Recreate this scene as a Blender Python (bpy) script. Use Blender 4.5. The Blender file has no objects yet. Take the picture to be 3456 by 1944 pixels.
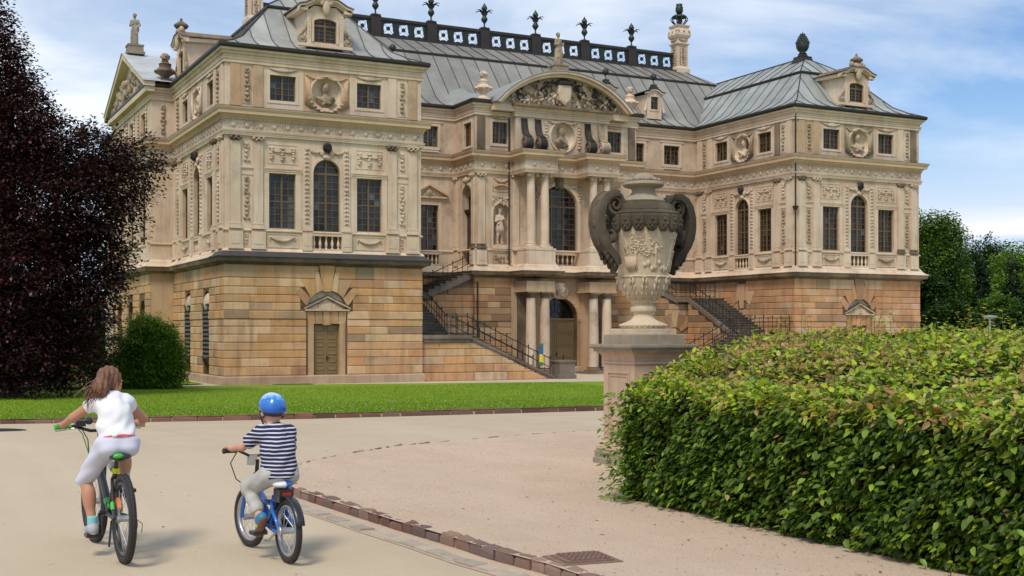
# Baroque palace in a park with two cycling children, a stone vase and a hedge.
import bpy, math, random
import numpy as np
from mathutils import Vector, Matrix

R = math.radians
rnd = random.Random(7)
rng = np.random.default_rng(11)
SC = bpy.context.scene
COL = SC.collection

# ------------------------------------------------------------------ camera
CAM_YAW = 0.4723
cam_d = bpy.data.cameras.new('camera')
cam = bpy.data.objects.new('camera', cam_d)
COL.objects.link(cam)
cam.location = (-13.822, -55.871, 2.475)
cam.rotation_euler = (R(90), 0, -CAM_YAW)
cam_d.sensor_width = 36.0
cam_d.lens = 43.165
cam_d.shift_y = 0.04248
cam_d.clip_end = 3000
SC.camera = cam

# ------------------------------------------------------------------ sky and sun
SUN_EL, SUN_AZ = R(54), R(226)      # azimuth clockwise from +Y: the sun stands to the left, behind the camera
SUN_DIR = Vector((math.sin(SUN_AZ) * math.cos(SUN_EL), math.cos(SUN_AZ) * math.cos(SUN_EL), math.sin(SUN_EL)))
world = bpy.data.worlds.new('World')
SC.world = world
world.use_nodes = True
wn, wl = world.node_tree.nodes, world.node_tree.links
wn.clear()
w_out = wn.new('ShaderNodeOutputWorld')
w_bg = wn.new('ShaderNodeBackground')
sky = wn.new('ShaderNodeTexSky')
sky.sky_type = 'NISHITA'
sky.sun_disc = False
sky.sun_elevation = SUN_EL
sky.sun_rotation = SUN_AZ
sky.air_density = 1.0
sky.dust_density = 1.2
sky.ozone_density = 1.6
w_bg.inputs['Strength'].default_value = 0.096
tc = wn.new('ShaderNodeTexCoord')
mp = wn.new('ShaderNodeMapping')
mp.inputs['Scale'].default_value = (1.0, 1.0, 4.2)
mp.inputs['Rotation'].default_value = (0.05, 0.12, 0.3)
n1 = wn.new('ShaderNodeTexNoise')
n1.inputs['Scale'].default_value = 2.3
n1.inputs['Detail'].default_value = 7
n1.inputs['Roughness'].default_value = 0.55
n1.inputs['Distortion'].default_value = 0.6
n2 = wn.new('ShaderNodeTexNoise')
n2.inputs['Scale'].default_value = 6.0
n2.inputs['Detail'].default_value = 5
cr = wn.new('ShaderNodeValToRGB')
cr.color_ramp.elements[0].position = 0.36
cr.color_ramp.elements[0].color = (0, 0, 0, 1)
cr.color_ramp.elements[1].position = 0.66
cr.color_ramp.elements[1].color = (1, 1, 1, 1)
cc = wn.new('ShaderNodeValToRGB')
cc.color_ramp.elements[0].position = 0.3
cc.color_ramp.elements[0].color = (4.6, 5.2, 6.0, 1)
cc.color_ramp.elements[1].position = 0.7
cc.color_ramp.elements[1].color = (6.9, 7.1, 7.3, 1)
boost = wn.new('ShaderNodeMix')
boost.data_type = 'RGBA'
boost.blend_type = 'MULTIPLY'
boost.inputs['Factor'].default_value = 1.0
boost.inputs['B'].default_value = (0.66, 0.78, 0.92, 1)
wmix = wn.new('ShaderNodeMix')
wmix.data_type = 'RGBA'
wl.new(tc.outputs['Generated'], mp.inputs['Vector'])
wl.new(mp.outputs['Vector'], n1.inputs['Vector'])
wl.new(mp.outputs['Vector'], n2.inputs['Vector'])
wl.new(n1.outputs['Fac'], cr.inputs['Fac'])
wl.new(n2.outputs['Fac'], cc.inputs['Fac'])
wl.new(sky.outputs['Color'], boost.inputs['A'])
wl.new(boost.outputs['Result'], wmix.inputs['A'])
wl.new(cc.outputs['Color'], wmix.inputs['B'])
wl.new(cr.outputs['Color'], wmix.inputs['Factor'])
# low cloud bank with a bright warm gap above it
sx = wn.new('ShaderNodeSeparateXYZ')
wl.new(tc.outputs['Generated'], sx.inputs[0])
nb = wn.new('ShaderNodeMath'); nb.operation = 'MULTIPLY_ADD'; nb.inputs[1].default_value = 0.045
wl.new(n1.outputs['Fac'], nb.inputs[0]); wl.new(sx.outputs['Z'], nb.inputs[2])
def wramp(stops):
    r_ = wn.new('ShaderNodeValToRGB'); e = r_.color_ramp.elements
    e[0].position, e[0].color = stops[0][0], (stops[0][1],) * 3 + (1,)
    e[1].position, e[1].color = stops[-1][0], (stops[-1][1],) * 3 + (1,)
    for p, v in stops[1:-1]: e.new(p).color = (v, v, v, 1)
    wl.new(nb.outputs[0], r_.inputs['Fac']); return r_.outputs['Color']
def wover(fac, src, col):
    m_ = wn.new('ShaderNodeMix'); m_.data_type = 'RGBA'
    wl.new(fac, m_.inputs['Factor']); wl.new(src, m_.inputs['A']); m_.inputs['B'].default_value = (*col, 1); return m_.outputs['Result']
w1_ = wover(wramp([(0.0, 0.75), (0.10, 0.75), (0.19, 0.0)]), wmix.outputs['Result'], (3.9, 4.7, 6.0))
w2_ = wover(wramp([(0.092, 0.0), (0.097, 0.8), (0.102, 0.55), (0.113, 0.15), (0.14, 0.0)]), w1_, (8.2, 7.6, 7.4))
wl.new(w2_, w_bg.inputs['Color'])
wl.new(w_bg.outputs['Background'], w_out.inputs['Surface'])

sun_d = bpy.data.lights.new('sun', 'SUN')
sun = bpy.data.objects.new('sun', sun_d)
COL.objects.link(sun)
sun_d.energy = 1.4
sun_d.angle = R(15)
sun_d.color = (1.0, 0.90, 0.74)
sun.rotation_euler = SUN_DIR.to_track_quat('Z', 'Y').to_euler()

SC.view_settings.view_transform = 'Standard'
SC.view_settings.look = 'None'
SC.view_settings.exposure = 0.76
SC.view_settings.gamma = 1.0
SC.view_settings.use_curve_mapping = False
SC.render.engine = 'CYCLES'

# ------------------------------------------------------------------ materials
def N(nt, t, **kw):
    n = nt.nodes.new(t)
    for k, v in kw.items():
        if k in n.inputs:
            n.inputs[k].default_value = v
        else:
            setattr(n, k, v)
    return n

def new_mat(name):
    m = bpy.data.materials.new(name)
    m.use_nodes = True
    nt = m.node_tree
    b = nt.nodes['Principled BSDF']
    return m, nt, b

def mixc(nt, fac, a, b, mode='MIX'):
    n = nt.nodes.new('ShaderNodeMix')
    n.data_type = 'RGBA'
    n.blend_type = mode
    for sock, v in (('Factor', fac), ('A', a), ('B', b)):
        if isinstance(v, (int, float)):
            n.inputs[sock].default_value = v
        elif isinstance(v, tuple):
            n.inputs[sock].default_value = (*v, 1)
        else:
            nt.links.new(v, n.inputs[sock])
    return n.outputs['Result']

def ramp(nt, src, p0, p1, c0=(0, 0, 0), c1=(1, 1, 1)):
    n = nt.nodes.new('ShaderNodeValToRGB')
    e = n.color_ramp.elements
    e[0].position, e[1].position = p0, p1
    e[0].color, e[1].color = (*c0, 1), (*c1, 1)
    nt.links.new(src, n.inputs['Fac'])
    return n.outputs['Color']

def pos_noise(nt, scale, detail=4, stretch=None, rough=0.55):
    g = nt.nodes.new('ShaderNodeNewGeometry')
    v = g.outputs['Position']
    if stretch:
        mpn = nt.nodes.new('ShaderNodeMapping')
        mpn.inputs['Scale'].default_value = stretch
        nt.links.new(v, mpn.inputs['Vector'])
        v = mpn.outputs['Vector']
    n = nt.nodes.new('ShaderNodeTexNoise')
    n.inputs['Scale'].default_value = scale
    n.inputs['Detail'].default_value = detail
    n.inputs['Roughness'].default_value = rough
    nt.links.new(v, n.inputs['Vector'])
    return n.outputs['Fac']

def add_bump(nt, b, src, strength=0.3, dist=0.02):
    n = nt.nodes.new('ShaderNodeBump')
    n.inputs['Strength'].default_value = strength
    n.inputs['Distance'].default_value = dist
    nt.links.new(src, n.inputs['Height'])
    nt.links.new(n.outputs['Normal'], b.inputs['Normal'])

def stone_mat(name, c1, c2, stain=(0.075, 0.058, 0.045), amount=0.5, streak=0.5, use_col=False, rough=0.88, fine=14.0, bump=0.35):
    """Weathered sandstone: two tones, sooty blotches and rain streaks."""
    m, nt, b = new_mat(name)
    base = mixc(nt, ramp(nt, pos_noise(nt, 0.55, 5), 0.35, 0.65), c1, c2)
    if use_col:
        at = nt.nodes.new('ShaderNodeAttribute')
        at.attribute_name = 'Col'
        base = mixc(nt, 1.0, at.outputs['Color'], mixc(nt, ramp(nt, pos_noise(nt, 1.3, 5), 0.3, 0.7), c1, c2), 'MULTIPLY')
    blot = ramp(nt, pos_noise(nt, 0.9, 7, rough=0.70), 0.52, 0.74)
    strk = ramp(nt, pos_noise(nt, 1.0, 5, (2.6, 2.6, 0.22), 0.65), 0.50, 0.76)
    f1 = nt.nodes.new('ShaderNodeMath'); f1.operation = 'MULTIPLY'; f1.inputs[1].default_value = amount
    f2 = nt.nodes.new('ShaderNodeMath'); f2.operation = 'MULTIPLY'; f2.inputs[1].default_value = streak
    nt.links.new(blot, f1.inputs[0]); nt.links.new(strk, f2.inputs[0])
    base = mixc(nt, f1.outputs[0], base, stain)
    base = mixc(nt, f2.outputs[0], base, stain)
    fn = pos_noise(nt, fine, 6, rough=0.7)
    base = mixc(nt, 0.25, base, mixc(nt, fn, (0.55, 0.55, 0.55), (1.35, 1.32, 1.28)), 'MULTIPLY')
    nt.links.new(base, b.inputs['Base Color'])
    b.inputs['Roughness'].default_value = rough
    b.inputs['Specular IOR Level'].default_value = 0.25
    add_bump(nt, b, fn, bump, 0.015)
    return m

def plain_mat(name, col, rough=0.6, metal=0.0, var=0.15, scale=8.0, spec=0.5, bump=0.0, coat=0.0):
    m, nt, b = new_mat(name)
    fn = pos_noise(nt, scale, 5)
    lo = tuple(c * (1 - var) for c in col); hi = tuple(min(1, c * (1 + var)) for c in col)
    nt.links.new(mixc(nt, fn, lo, hi), b.inputs['Base Color'])
    b.inputs['Roughness'].default_value = rough
    b.inputs['Metallic'].default_value = metal
    b.inputs['Specular IOR Level'].default_value = spec
    b.inputs['Coat Weight'].default_value = coat
    if bump:
        add_bump(nt, b, fn, bump, 0.01)
    return m

def leaf_mat(name, rough=0.5, trans=0.35, sat=1.0):
    """Leaves: colour from the Col attribute, a little light shining through."""
    m, nt, b = new_mat(name)
    at = nt.nodes.new('ShaderNodeAttribute'); at.attribute_name = 'Col'
    nt.links.new(at.outputs['Color'], b.inputs['Base Color'])
    b.inputs['Roughness'].default_value = rough
    b.inputs['Specular IOR Level'].default_value = 0.35
    tr = nt.nodes.new('ShaderNodeBsdfTranslucent')
    tcx = mixc(nt, 1.0, at.outputs['Color'], (1.3, 1.35, 0.6), 'MULTIPLY')
    nt.links.new(tcx, tr.inputs['Color'])
    ms = nt.nodes.new('ShaderNodeMixShader')
    ms.inputs[0].default_value = trans
    nt.links.new(b.outputs[0], ms.inputs[1]); nt.links.new(tr.outputs[0], ms.inputs[2])
    nt.links.new(ms.outputs[0], nt.nodes['Material Output'].inputs['Surface'])
    return m

M = {}
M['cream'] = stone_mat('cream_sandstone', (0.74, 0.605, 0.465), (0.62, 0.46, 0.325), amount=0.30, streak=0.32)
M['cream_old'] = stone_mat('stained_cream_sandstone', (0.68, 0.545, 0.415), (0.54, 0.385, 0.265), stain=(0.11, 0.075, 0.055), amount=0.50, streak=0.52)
M['cream_trim'] = stone_mat('cream_trim_sandstone', (0.75, 0.61, 0.47), (0.65, 0.49, 0.35), amount=0.26, streak=0.26)
M['relief'] = stone_mat('relief_sandstone', (0.68, 0.56, 0.435), (0.50, 0.37, 0.265), amount=0.55, streak=0.35)
M['sooty'] = stone_mat('sooty_sandstone', (0.30, 0.215, 0.14), (0.13, 0.10, 0.075), stain=(0.03, 0.026, 0.022), amount=0.75, streak=0.5)
M['ledge_dark'] = stone_mat('blackened_ledge_stone', (0.15, 0.115, 0.08), (0.06, 0.05, 0.042), stain=(0.02, 0.018, 0.016), amount=0.6, streak=0.5)
M['black'] = stone_mat('soot_black_sandstone', (0.055, 0.048, 0.042), (0.02, 0.018, 0.017), stain=(0.22, 0.19, 0.15), amount=0.35, streak=0.2)
M['relief_old'] = stone_mat('old_relief_sandstone', (0.50, 0.40, 0.28), (0.27, 0.205, 0.14), stain=(0.03, 0.026, 0.022), amount=0.85, streak=0.35)
M['orange'] = stone_mat('orange_sandstone', (0.54, 0.35, 0.205), (0.55, 0.41, 0.27), amount=0.4, streak=0.3)
M['block'] = stone_mat('sandstone_block', (1.04, 1.0, 0.93), (0.86, 0.78, 0.68), stain=(0.11, 0.075, 0.055), amount=0.42, streak=0.52, use_col=True)
M['groove'] = stone_mat('joint_sandstone', (0.20, 0.13, 0.075), (0.13, 0.085, 0.05), amount=0.5, streak=0.4)
M['yellow'] = stone_mat('painted_cornice_stone', (0.68, 0.50, 0.335), (0.63, 0.455, 0.30), amount=0.28, streak=0.22)
M['vase'] = stone_mat('vase_sandstone', (0.64, 0.525, 0.37), (0.53, 0.415, 0.275), amount=0.45, streak=0.35, fine=26, bump=0.5)
M['vase_dark'] = stone_mat('blackened_vase_sandstone', (0.085, 0.068, 0.045), (0.035, 0.03, 0.022), stain=(0.27, 0.22, 0.145), amount=0.6, streak=0.35, fine=26, bump=0.6)
M['vase_grey'] = stone_mat('grey_vase_sandstone', (0.36, 0.30, 0.22), (0.20, 0.165, 0.115), stain=(0.07, 0.06, 0.045), amount=0.6, streak=0.3, fine=26, bump=0.5)
M['pedestal'] = stone_mat('pink_pedestal_sandstone', (0.57, 0.41, 0.285), (0.50, 0.34, 0.225), amount=0.3, streak=0.35, fine=30, bump=0.4)
M['pedestal_grey'] = stone_mat('grey_pedestal_sandstone', (0.38, 0.32, 0.235), (0.27, 0.225, 0.165), amount=0.5, streak=0.4, fine=30, bump=0.5)
M['stair'] = stone_mat('stair_stone', (0.24, 0.195, 0.15), (0.14, 0.115, 0.09), stain=(0.035, 0.03, 0.026), amount=0.6, streak=0.4)
M['lead'] = plain_mat('slate_lead', (0.052, 0.047, 0.045), 0.65, 0.0, 0.35, 3.0)
M['gutter'] = plain_mat('gutter_copper', (0.045, 0.036, 0.03), 0.45, 0.5, 0.3, 2.0)
M['iron'] = plain_mat('dark_iron', (0.035, 0.036, 0.038), 0.5, 0.6, 0.3, 6.0)
M['bronze'] = plain_mat('patinated_copper', (0.045, 0.055, 0.048), 0.5, 0.5, 0.45, 3.0)
M['bal_green'] = plain_mat('dark_green_copper', (0.028, 0.036, 0.028), 0.55, 0.4, 0.4, 2.5)
M['bal_brown'] = plain_mat('dark_brown_copper', (0.046, 0.036, 0.030), 0.5, 0.4, 0.35, 2.5)
M['wood_door'] = plain_mat('olive_door_paint', (0.225, 0.152, 0.062), 0.5, 0.0, 0.14, 5.0)
M['dark_door'] = plain_mat('dark_red_door', (0.045, 0.017, 0.014), 0.45, 0.0, 0.3, 5.0)
M['frame'] = plain_mat('brown_window_paint', (0.165, 0.095, 0.033), 0.5, 0.0, 0.15, 5.0)

def roof_mat():
    m, nt, b = new_mat('zinc_roof_sheet')
    at = nt.nodes.new('ShaderNodeAttribute'); at.attribute_name = 'Col'
    blot = pos_noise(nt, 0.8, 6, rough=0.6)
    col = mixc(nt, ramp(nt, blot, 0.3, 0.7), (0.78, 0.77, 0.76), (1.18, 1.2, 1.2))
    col = mixc(nt, 1.0, at.outputs['Color'], col, 'MULTIPLY')
    teal = ramp(nt, pos_noise(nt, 1.7, 6, rough=0.7), 0.60, 0.74)
    f = nt.nodes.new('ShaderNodeMath'); f.operation = 'MULTIPLY'; f.inputs[1].default_value = 0.45
    nt.links.new(teal, f.inputs[0])
    col = mixc(nt, f.outputs[0], col, (0.25, 0.34, 0.33))
    nt.links.new(col, b.inputs['Base Color'])
    b.inputs['Metallic'].default_value = 0.12
    rr = ramp(nt, pos_noise(nt, 2.0, 4), 0.3, 0.7, (0.46,) * 3, (0.66,) * 3)
    nt.links.new(rr, b.inputs['Roughness'])
    add_bump(nt, b, pos_noise(nt, 1.6, 3), 0.25, 0.03)
    return m
M['roof'] = roof_mat()

def glass_mat():
    m, nt, b = new_mat('window_glass')
    at = nt.nodes.new('ShaderNodeAttribute'); at.attribute_name = 'Col'
    nt.links.new(at.outputs['Color'], b.inputs['Base Color'])
    b.inputs['Roughness'].default_value = 0.06
    b.inputs['Specular IOR Level'].default_value = 0.5
    b.inputs['IOR'].default_value = 1.45
    add_bump(nt, b, pos_noise(nt, 2.2, 2), 0.12, 0.02)
    return m
M['glass'] = glass_mat()
# ------------------------------------------------------------------ mesh helpers
import re
ORNAMENT = {'leaf_garland', 'long_garland', 'short_garland', 'attic_garland', 'trophy_relief', 'festoon_relief', 'window_relief', 'carved_drapery', 'niche_relief', 'drapery_relief', 'panel_relief', 'medallion_garland', 'arch_garland', 'stone_flowers', 'chimney_relief', 'cone_scales', 'acanthus_leaf', 'leaf_ring', 'lid_knob'}
def wloc(o):
    v = Vector((0, 0, 0))
    while o is not None:
        v += o.location
        o = o.parent
    return v

def tag(o, label=None, category=None, group=None, kind=None):
    if label: o['label'] = label
    if category: o['category'] = category
    if group: o['group'] = group
    if kind: o['kind'] = kind
    return o

def empty(name, loc, label, category, group=None, rot=None):
    o = bpy.data.objects.new(name, None)
    o.empty_display_size = 0.3
    o.location = loc
    if rot: o.rotation_euler = rot
    COL.objects.link(o)
    return tag(o, label, category, group)

def link_mesh(name, me, mats, parent=None, smooth=False):
    for m in (mats if isinstance(mats, (list, tuple)) else [mats]):
        me.materials.append(M[m] if isinstance(m, str) else m)
    if smooth:
        me.polygons.foreach_set('use_smooth', [True] * len(me.polygons))
    o = bpy.data.objects.new(name, me)
    COL.objects.link(o)
    if parent is not None: o.parent = parent
    return o

def np_mesh(name, V, F, cols=None, mat_idx=None):
    """V (n,3), F (m,k) with one k: fast mesh from arrays; cols per face or per vertex."""
    V = np.asarray(V, np.float32); F = np.asarray(F, np.int32)
    me = bpy.data.meshes.new(name)
    k = F.shape[1]
    me.vertices.add(len(V)); me.vertices.foreach_set('co', V.ravel())
    me.loops.add(F.size); me.loops.foreach_set('vertex_index', F.ravel())
    me.polygons.add(len(F))
    me.polygons.foreach_set('loop_start', np.arange(0, F.size, k, dtype=np.int32))
    me.polygons.foreach_set('loop_total', np.full(len(F), k, np.int32))
    if mat_idx is not None: me.polygons.foreach_set('material_index', np.asarray(mat_idx, np.int32))
    me.update(calc_edges=True)
    if cols is not None:
        cols = np.asarray(cols, np.float32)
        dom = 'POINT' if len(cols) == len(V) else 'FACE'
        a = me.attributes.new('Col', 'FLOAT_COLOR', dom)
        c4 = np.ones((len(cols), 4), np.float32); c4[:, :3] = cols
        a.data.foreach_set('color', c4.ravel())
    return me

class MB:
    """Collects polygons; build() makes one mesh object of them."""
    def __init__(s, col=None):
        s.v, s.f, s.m, s.c = [], [], [], []
        s.mi, s.col, s.xf = 0, col, None
    def P(s, p):
        p = Vector(p)
        if s.xf is not None: p = s.xf @ p
        s.v.append((p.x, p.y, p.z)); return len(s.v) - 1
    def F(s, *idx):
        s.f.append(tuple(idx)); s.m.append(s.mi); s.c.append(s.col)
    def poly(s, pts): s.F(*[s.P(p) for p in pts])
    def hexa(s, b):
        """b: 8 points, bottom ring 0-3 then top ring 4-7"""
        i = [s.P(p) for p in b]
        for q in ((3, 2, 1, 0), (4, 5, 6, 7), (0, 1, 5, 4), (1, 2, 6, 5), (2, 3, 7, 6), (3, 0, 4, 7)):
            s.F(*[i[k] for k in q])
    def box(s, x0, y0, z0, x1, y1, z1):
        s.hexa([(x0, y0, z0), (x1, y0, z0), (x1, y1, z0), (x0, y1, z0), (x0, y0, z1), (x1, y0, z1), (x1, y1, z1), (x0, y1, z1)])
    def ring_loft(s, rings, closed=True, cap0=True, cap1=True):
        ids = [[s.P(p) for p in r] for r in rings]
        n = len(ids[0])
        for a, b in zip(ids[:-1], ids[1:]):
            for k in range(n if closed else n - 1):
                s.F(a[k], a[(k + 1) % n], b[(k + 1) % n], b[k])
        if cap0: s.F(*reversed(ids[0]))
        if cap1: s.F(*ids[-1])
    def lathe(s, prof, c=(0, 0, 0), seg=16, sx=1.0, sy=1.0, fn=None):
        """prof: (radius, z) pairs from the bottom up"""
        rings = []
        for r, z in prof:
            ring = []
            for k in range(seg):
                a = 2 * math.pi * k / seg
                rr = r * (fn(a, z) if fn else 1.0)
                ring.append((c[0] + rr * math.cos(a) * sx, c[1] + rr * math.sin(a) * sy, c[2] + z))
            rings.append(ring)
        s.ring_loft(rings)
    def tube(s, pts, r, seg=8, r1=None):
        pts = [Vector(p) for p in pts]
        n = len(pts)
        rs = r if isinstance(r, (list, tuple)) else [r + ((r1 if r1 is not None else r) - r) * i / max(1, n - 1) for i in range(n)]
        rings = []
        up = None
        for i, p in enumerate(pts):
            t = (pts[min(i + 1, n - 1)] - pts[max(i - 1, 0)])
            if t.length < 1e-9: t = Vector((0, 0, 1))
            t.normalize()
            if up is None:
                up = Vector((0, 0, 1)) if abs(t.z) < 0.9 else Vector((1, 0, 0))
            a = t.cross(up)
            if a.length < 1e-6: a = t.cross(Vector((0.3, 1, 0.2)))
            a.normalize(); b = a.cross(t).normalized(); up = b
            rings.append([p + (a * math.cos(2 * math.pi * k / seg) + b * math.sin(2 * math.pi * k / seg)) * rs[i] for k in range(seg)])
        s.ring_loft(rings)
    def ell(s, c, r, seg=8, rows=5, rot=None):
        """ellipsoid"""
        c = Vector(c)
        rings = []
        for j in range(rows + 1):
            th = math.pi * j / rows
            rr = max(0.02, math.sin(th))
            ring = []
            for k in range(seg):
                a = 2 * math.pi * k / seg
                p = Vector((rr * math.cos(a) * r[0], rr * math.sin(a) * r[1], -math.cos(th) * r[2]))
                if rot is not None: p = rot @ p
                ring.append(c + p)
            rings.append(ring)
        s.ring_loft(rings)
    def torus(s, c, R1, r2, seg=32, sub=8, rx=Matrix.Identity(3), a0=0.0, a1=2 * math.pi):
        full = abs(a1 - a0 - 2 * math.pi) < 1e-6
        ids = []
        cnt = seg if full else seg + 1
        for i in range(cnt):
            a = a0 + (a1 - a0) * i / seg
            ring = []
            for k in range(sub):
                b = 2 * math.pi * k / sub
                rr = R1 + r2 * math.cos(b)
                ring.append(s.P(Vector(c) + rx @ Vector((rr * math.cos(a), rr * math.sin(a), r2 * math.sin(b)))))
            ids.append(ring)
        for i in range(seg):
            a, b = ids[i], ids[(i + 1) % cnt]
            for k in range(sub):
                s.F(a[k], b[k], b[(k + 1) % sub], a[(k + 1) % sub])
        if not full:
            s.F(*ids[0]); s.F(*reversed(ids[-1]))
    def build(s, name, mats, parent=None, smooth=False, local=False, angle=None):
        off = Vector((0, 0, 0)) if (local or parent is None) else wloc(parent)
        me = bpy.data.meshes.new(name)
        v = [(a - off.x, b - off.y, c - off.z) for a, b, c in s.v] if off.length > 0 else s.v
        me.from_pydata(v, [], s.f)
        if any(s.m): me.polygons.foreach_set('material_index', s.m)
        if any(c is not None for c in s.c):
            a = me.attributes.new('Col', 'FLOAT_COLOR', 'FACE')
            a.data.foreach_set('color', [x for c in s.c for x in (*(c or (1, 1, 1)), 1.0)])
        me.update()
        if angle is not None:
            smooth = True
        o = link_mesh(name, me, mats, parent, smooth)
        if re.sub(r'\.\d+$', '', name) in ORNAMENT: o['kind'] = 'stuff'
        if angle is not None:
            try: me.set_sharp_from_angle(angle=R(angle))
            except Exception: pass
        return o

class Fr:
    """A facade frame: a along the wall, z up, c out of the wall."""
    def __init__(s, o, u, n):
        s.o, s.u, s.n = Vector((*o, 0)), Vector((*u, 0)), Vector((*n, 0))
    def __call__(s, a, z, c=0.0):
        return s.o + s.u * a + s.n * c + Vector((0, 0, z))
    def mat(s):
        m = Matrix.Identity(4)
        m.col[0][:3] = s.u; m.col[1][:3] = -s.n; m.col[2][:3] = (0, 0, 1); m.col[3][:3] = s.o
        return m
    def mb(s, col=None):
        """A builder in wall coordinates: x along, y INTO the wall, z up."""
        b = MB(col); b.xf = s.mat(); return b

def sweep(path, prof, closed=False, mb=None):
    """Sweep prof [(out, z)...] (bottom to top) along a plan polyline whose outside lies on the right-hand side of travel."""
    mb = mb or MB()
    P = [Vector(p) for p in path]
    n = len(P)
    rings = []
    for i, p in enumerate(P):
        d0 = (P[i] - P[i - 1]).normalized() if (i > 0 or closed) else None
        d1 = (P[(i + 1) % n] - P[i]).normalized() if (i < n - 1 or closed) else None
        d0 = d0 or d1; d1 = d1 or d0
        n0 = Vector((d0.y, -d0.x)); n1 = Vector((d1.y, -d1.x))
        b = n0 + n1
        b = b / max(0.2, b.dot(n0)) if b.length > 1e-6 else n0
        rings.append([(p.x + b.x * o, p.y + b.y * o, z) for o, z in prof])
    if closed: rings.append(rings[0])
    mb.ring_loft(rings, closed=True, cap0=not closed, cap1=not closed)
    return mb

def wall_sheet(mb, a0, a1, z0, z1, holes, depth=0.3, seg=12):
    """A wall face in a Fr builder (y into the wall) with openings: dicts a0,a1,z0,z1,[arch spring] and reveals."""
    us = sorted({a0, a1, *[h['a0'] for h in holes], *[h['a1'] for h in holes]})
    zs = sorted({z0, z1, *[h['z0'] for h in holes], *[h['z1'] for h in holes]})
    us = [u for u in us if a0 <= u <= a1]; zs = [z for z in zs if z0 <= z <= z1]
    for i in range(len(us) - 1):
        for j in range(len(zs) - 1):
            cu, cz = (us[i] + us[i + 1]) / 2, (zs[j] + zs[j + 1]) / 2
            if any(h['a0'] < cu < h['a1'] and h['z0'] < cz < h['z1'] for h in holes): continue
            mb.poly([(us[i], 0, zs[j]), (us[i + 1], 0, zs[j]), (us[i + 1], 0, zs[j + 1]), (us[i], 0, zs[j + 1])])
    for h in holes:
        A0, A1, Z0, Z1 = h['a0'], h['a1'], h['z0'], h['z1']
        d = h.get('depth', depth)
        pts = [(A0, Z0), (A1, Z0)]
        if 'spring' in h:
            c, s_, rx, rz = (A0 + A1) / 2, h['spring'], (A1 - A0) / 2, Z1 - h['spring']
            arc = [(c + rx * math.cos(math.pi * k / seg), s_ + rz * math.sin(math.pi * k / seg)) for k in range(seg + 1)]
            pts += arc
            for k in range(seg):
                (x0, y0), (x1, y1) = arc[k], arc[k + 1]
                corner = (A1, Z1) if k < seg / 2 else (A0, Z1)
                mb.poly([(x0, 0, y0), (corner[0], 0, corner[1]), (x1, 0, y1)])
        else:
            pts += [(A1, Z1), (A0, Z1)]
        n = len(pts)
        for k in range(n):
            (x0, y0), (x1, y1) = pts[k], pts[(k + 1) % n]
            if abs(x0 - x1) + abs(y0 - y1) < 1e-7: continue
            mb.poly([(x0, 0, y0), (x0, d, y0), (x1, d, y1), (x1, 0, y1)])
        if h.get('back'):
            mb.poly([(x, d, y) for x, y in pts])

# ------------------------------------------------------------------ smooth bodies from distance fields
def sd_cone(p, a, b, ra, rb):
    a = np.array(a, np.float32); b = np.array(b, np.float32)
    ba = b - a
    h = np.clip(((p - a) @ ba) / max(1e-9, float(ba @ ba)), 0, 1)
    return np.linalg.norm(p - a - h[..., None] * ba, axis=-1) - (ra + (rb - ra) * h)

def sd_ell(p, c, r, rot=None):
    q = p - np.array(c, np.float32)
    if rot is not None: q = q @ np.array(rot, np.float32)
    r = np.array(r, np.float32)
    k0 = np.linalg.norm(q / r, axis=-1); k1 = np.linalg.norm(q / (r * r), axis=-1)
    return k0 * (k0 - 1) / np.maximum(k1, 1e-6)

def smin(a, b, k):
    h = np.clip(0.5 + 0.5 * (b - a) / k, 0, 1)
    return b + (a - b) * h - k * h * (1 - h)

def field(p, prims):
    """prims: ('c',a,b,ra,rb[,k]) cone, ('e',c,r[,k[,rot]]) ellipsoid, ('-e',...) carved, ('pl', point, normal) keep the side the normal leaves"""
    d = None
    for q in prims:
        t = q[0]
        if t == 'c':
            e = sd_cone(p, q[1], q[2], q[3], q[4]); k = q[5] if len(q) > 5 else 0.02
        elif t == 'k':      # cone cut flat at its far end
            e = sd_cone(p, q[1], q[2], q[3], q[4]); k = q[5] if len(q) > 5 else 0.02
            av = np.array(q[2], np.float32) - np.array(q[1], np.float32); av /= np.linalg.norm(av)
            e = np.maximum(e, (p - np.array(q[2], np.float32)) @ av)
        elif t in ('e', '-e'):
            e = sd_ell(p, q[1], q[2], q[4] if len(q) > 4 else None); k = q[3] if len(q) > 3 else 0.02
        elif t == 'pl':
            e = (p - np.array(q[1], np.float32)) @ np.array(q[2], np.float32)
            d = np.maximum(d, e); continue
        if d is None: d = e
        elif t == '-e': d = -smin(-d, e, k)
        else: d = smin(d, e, k)
    return d

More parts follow.
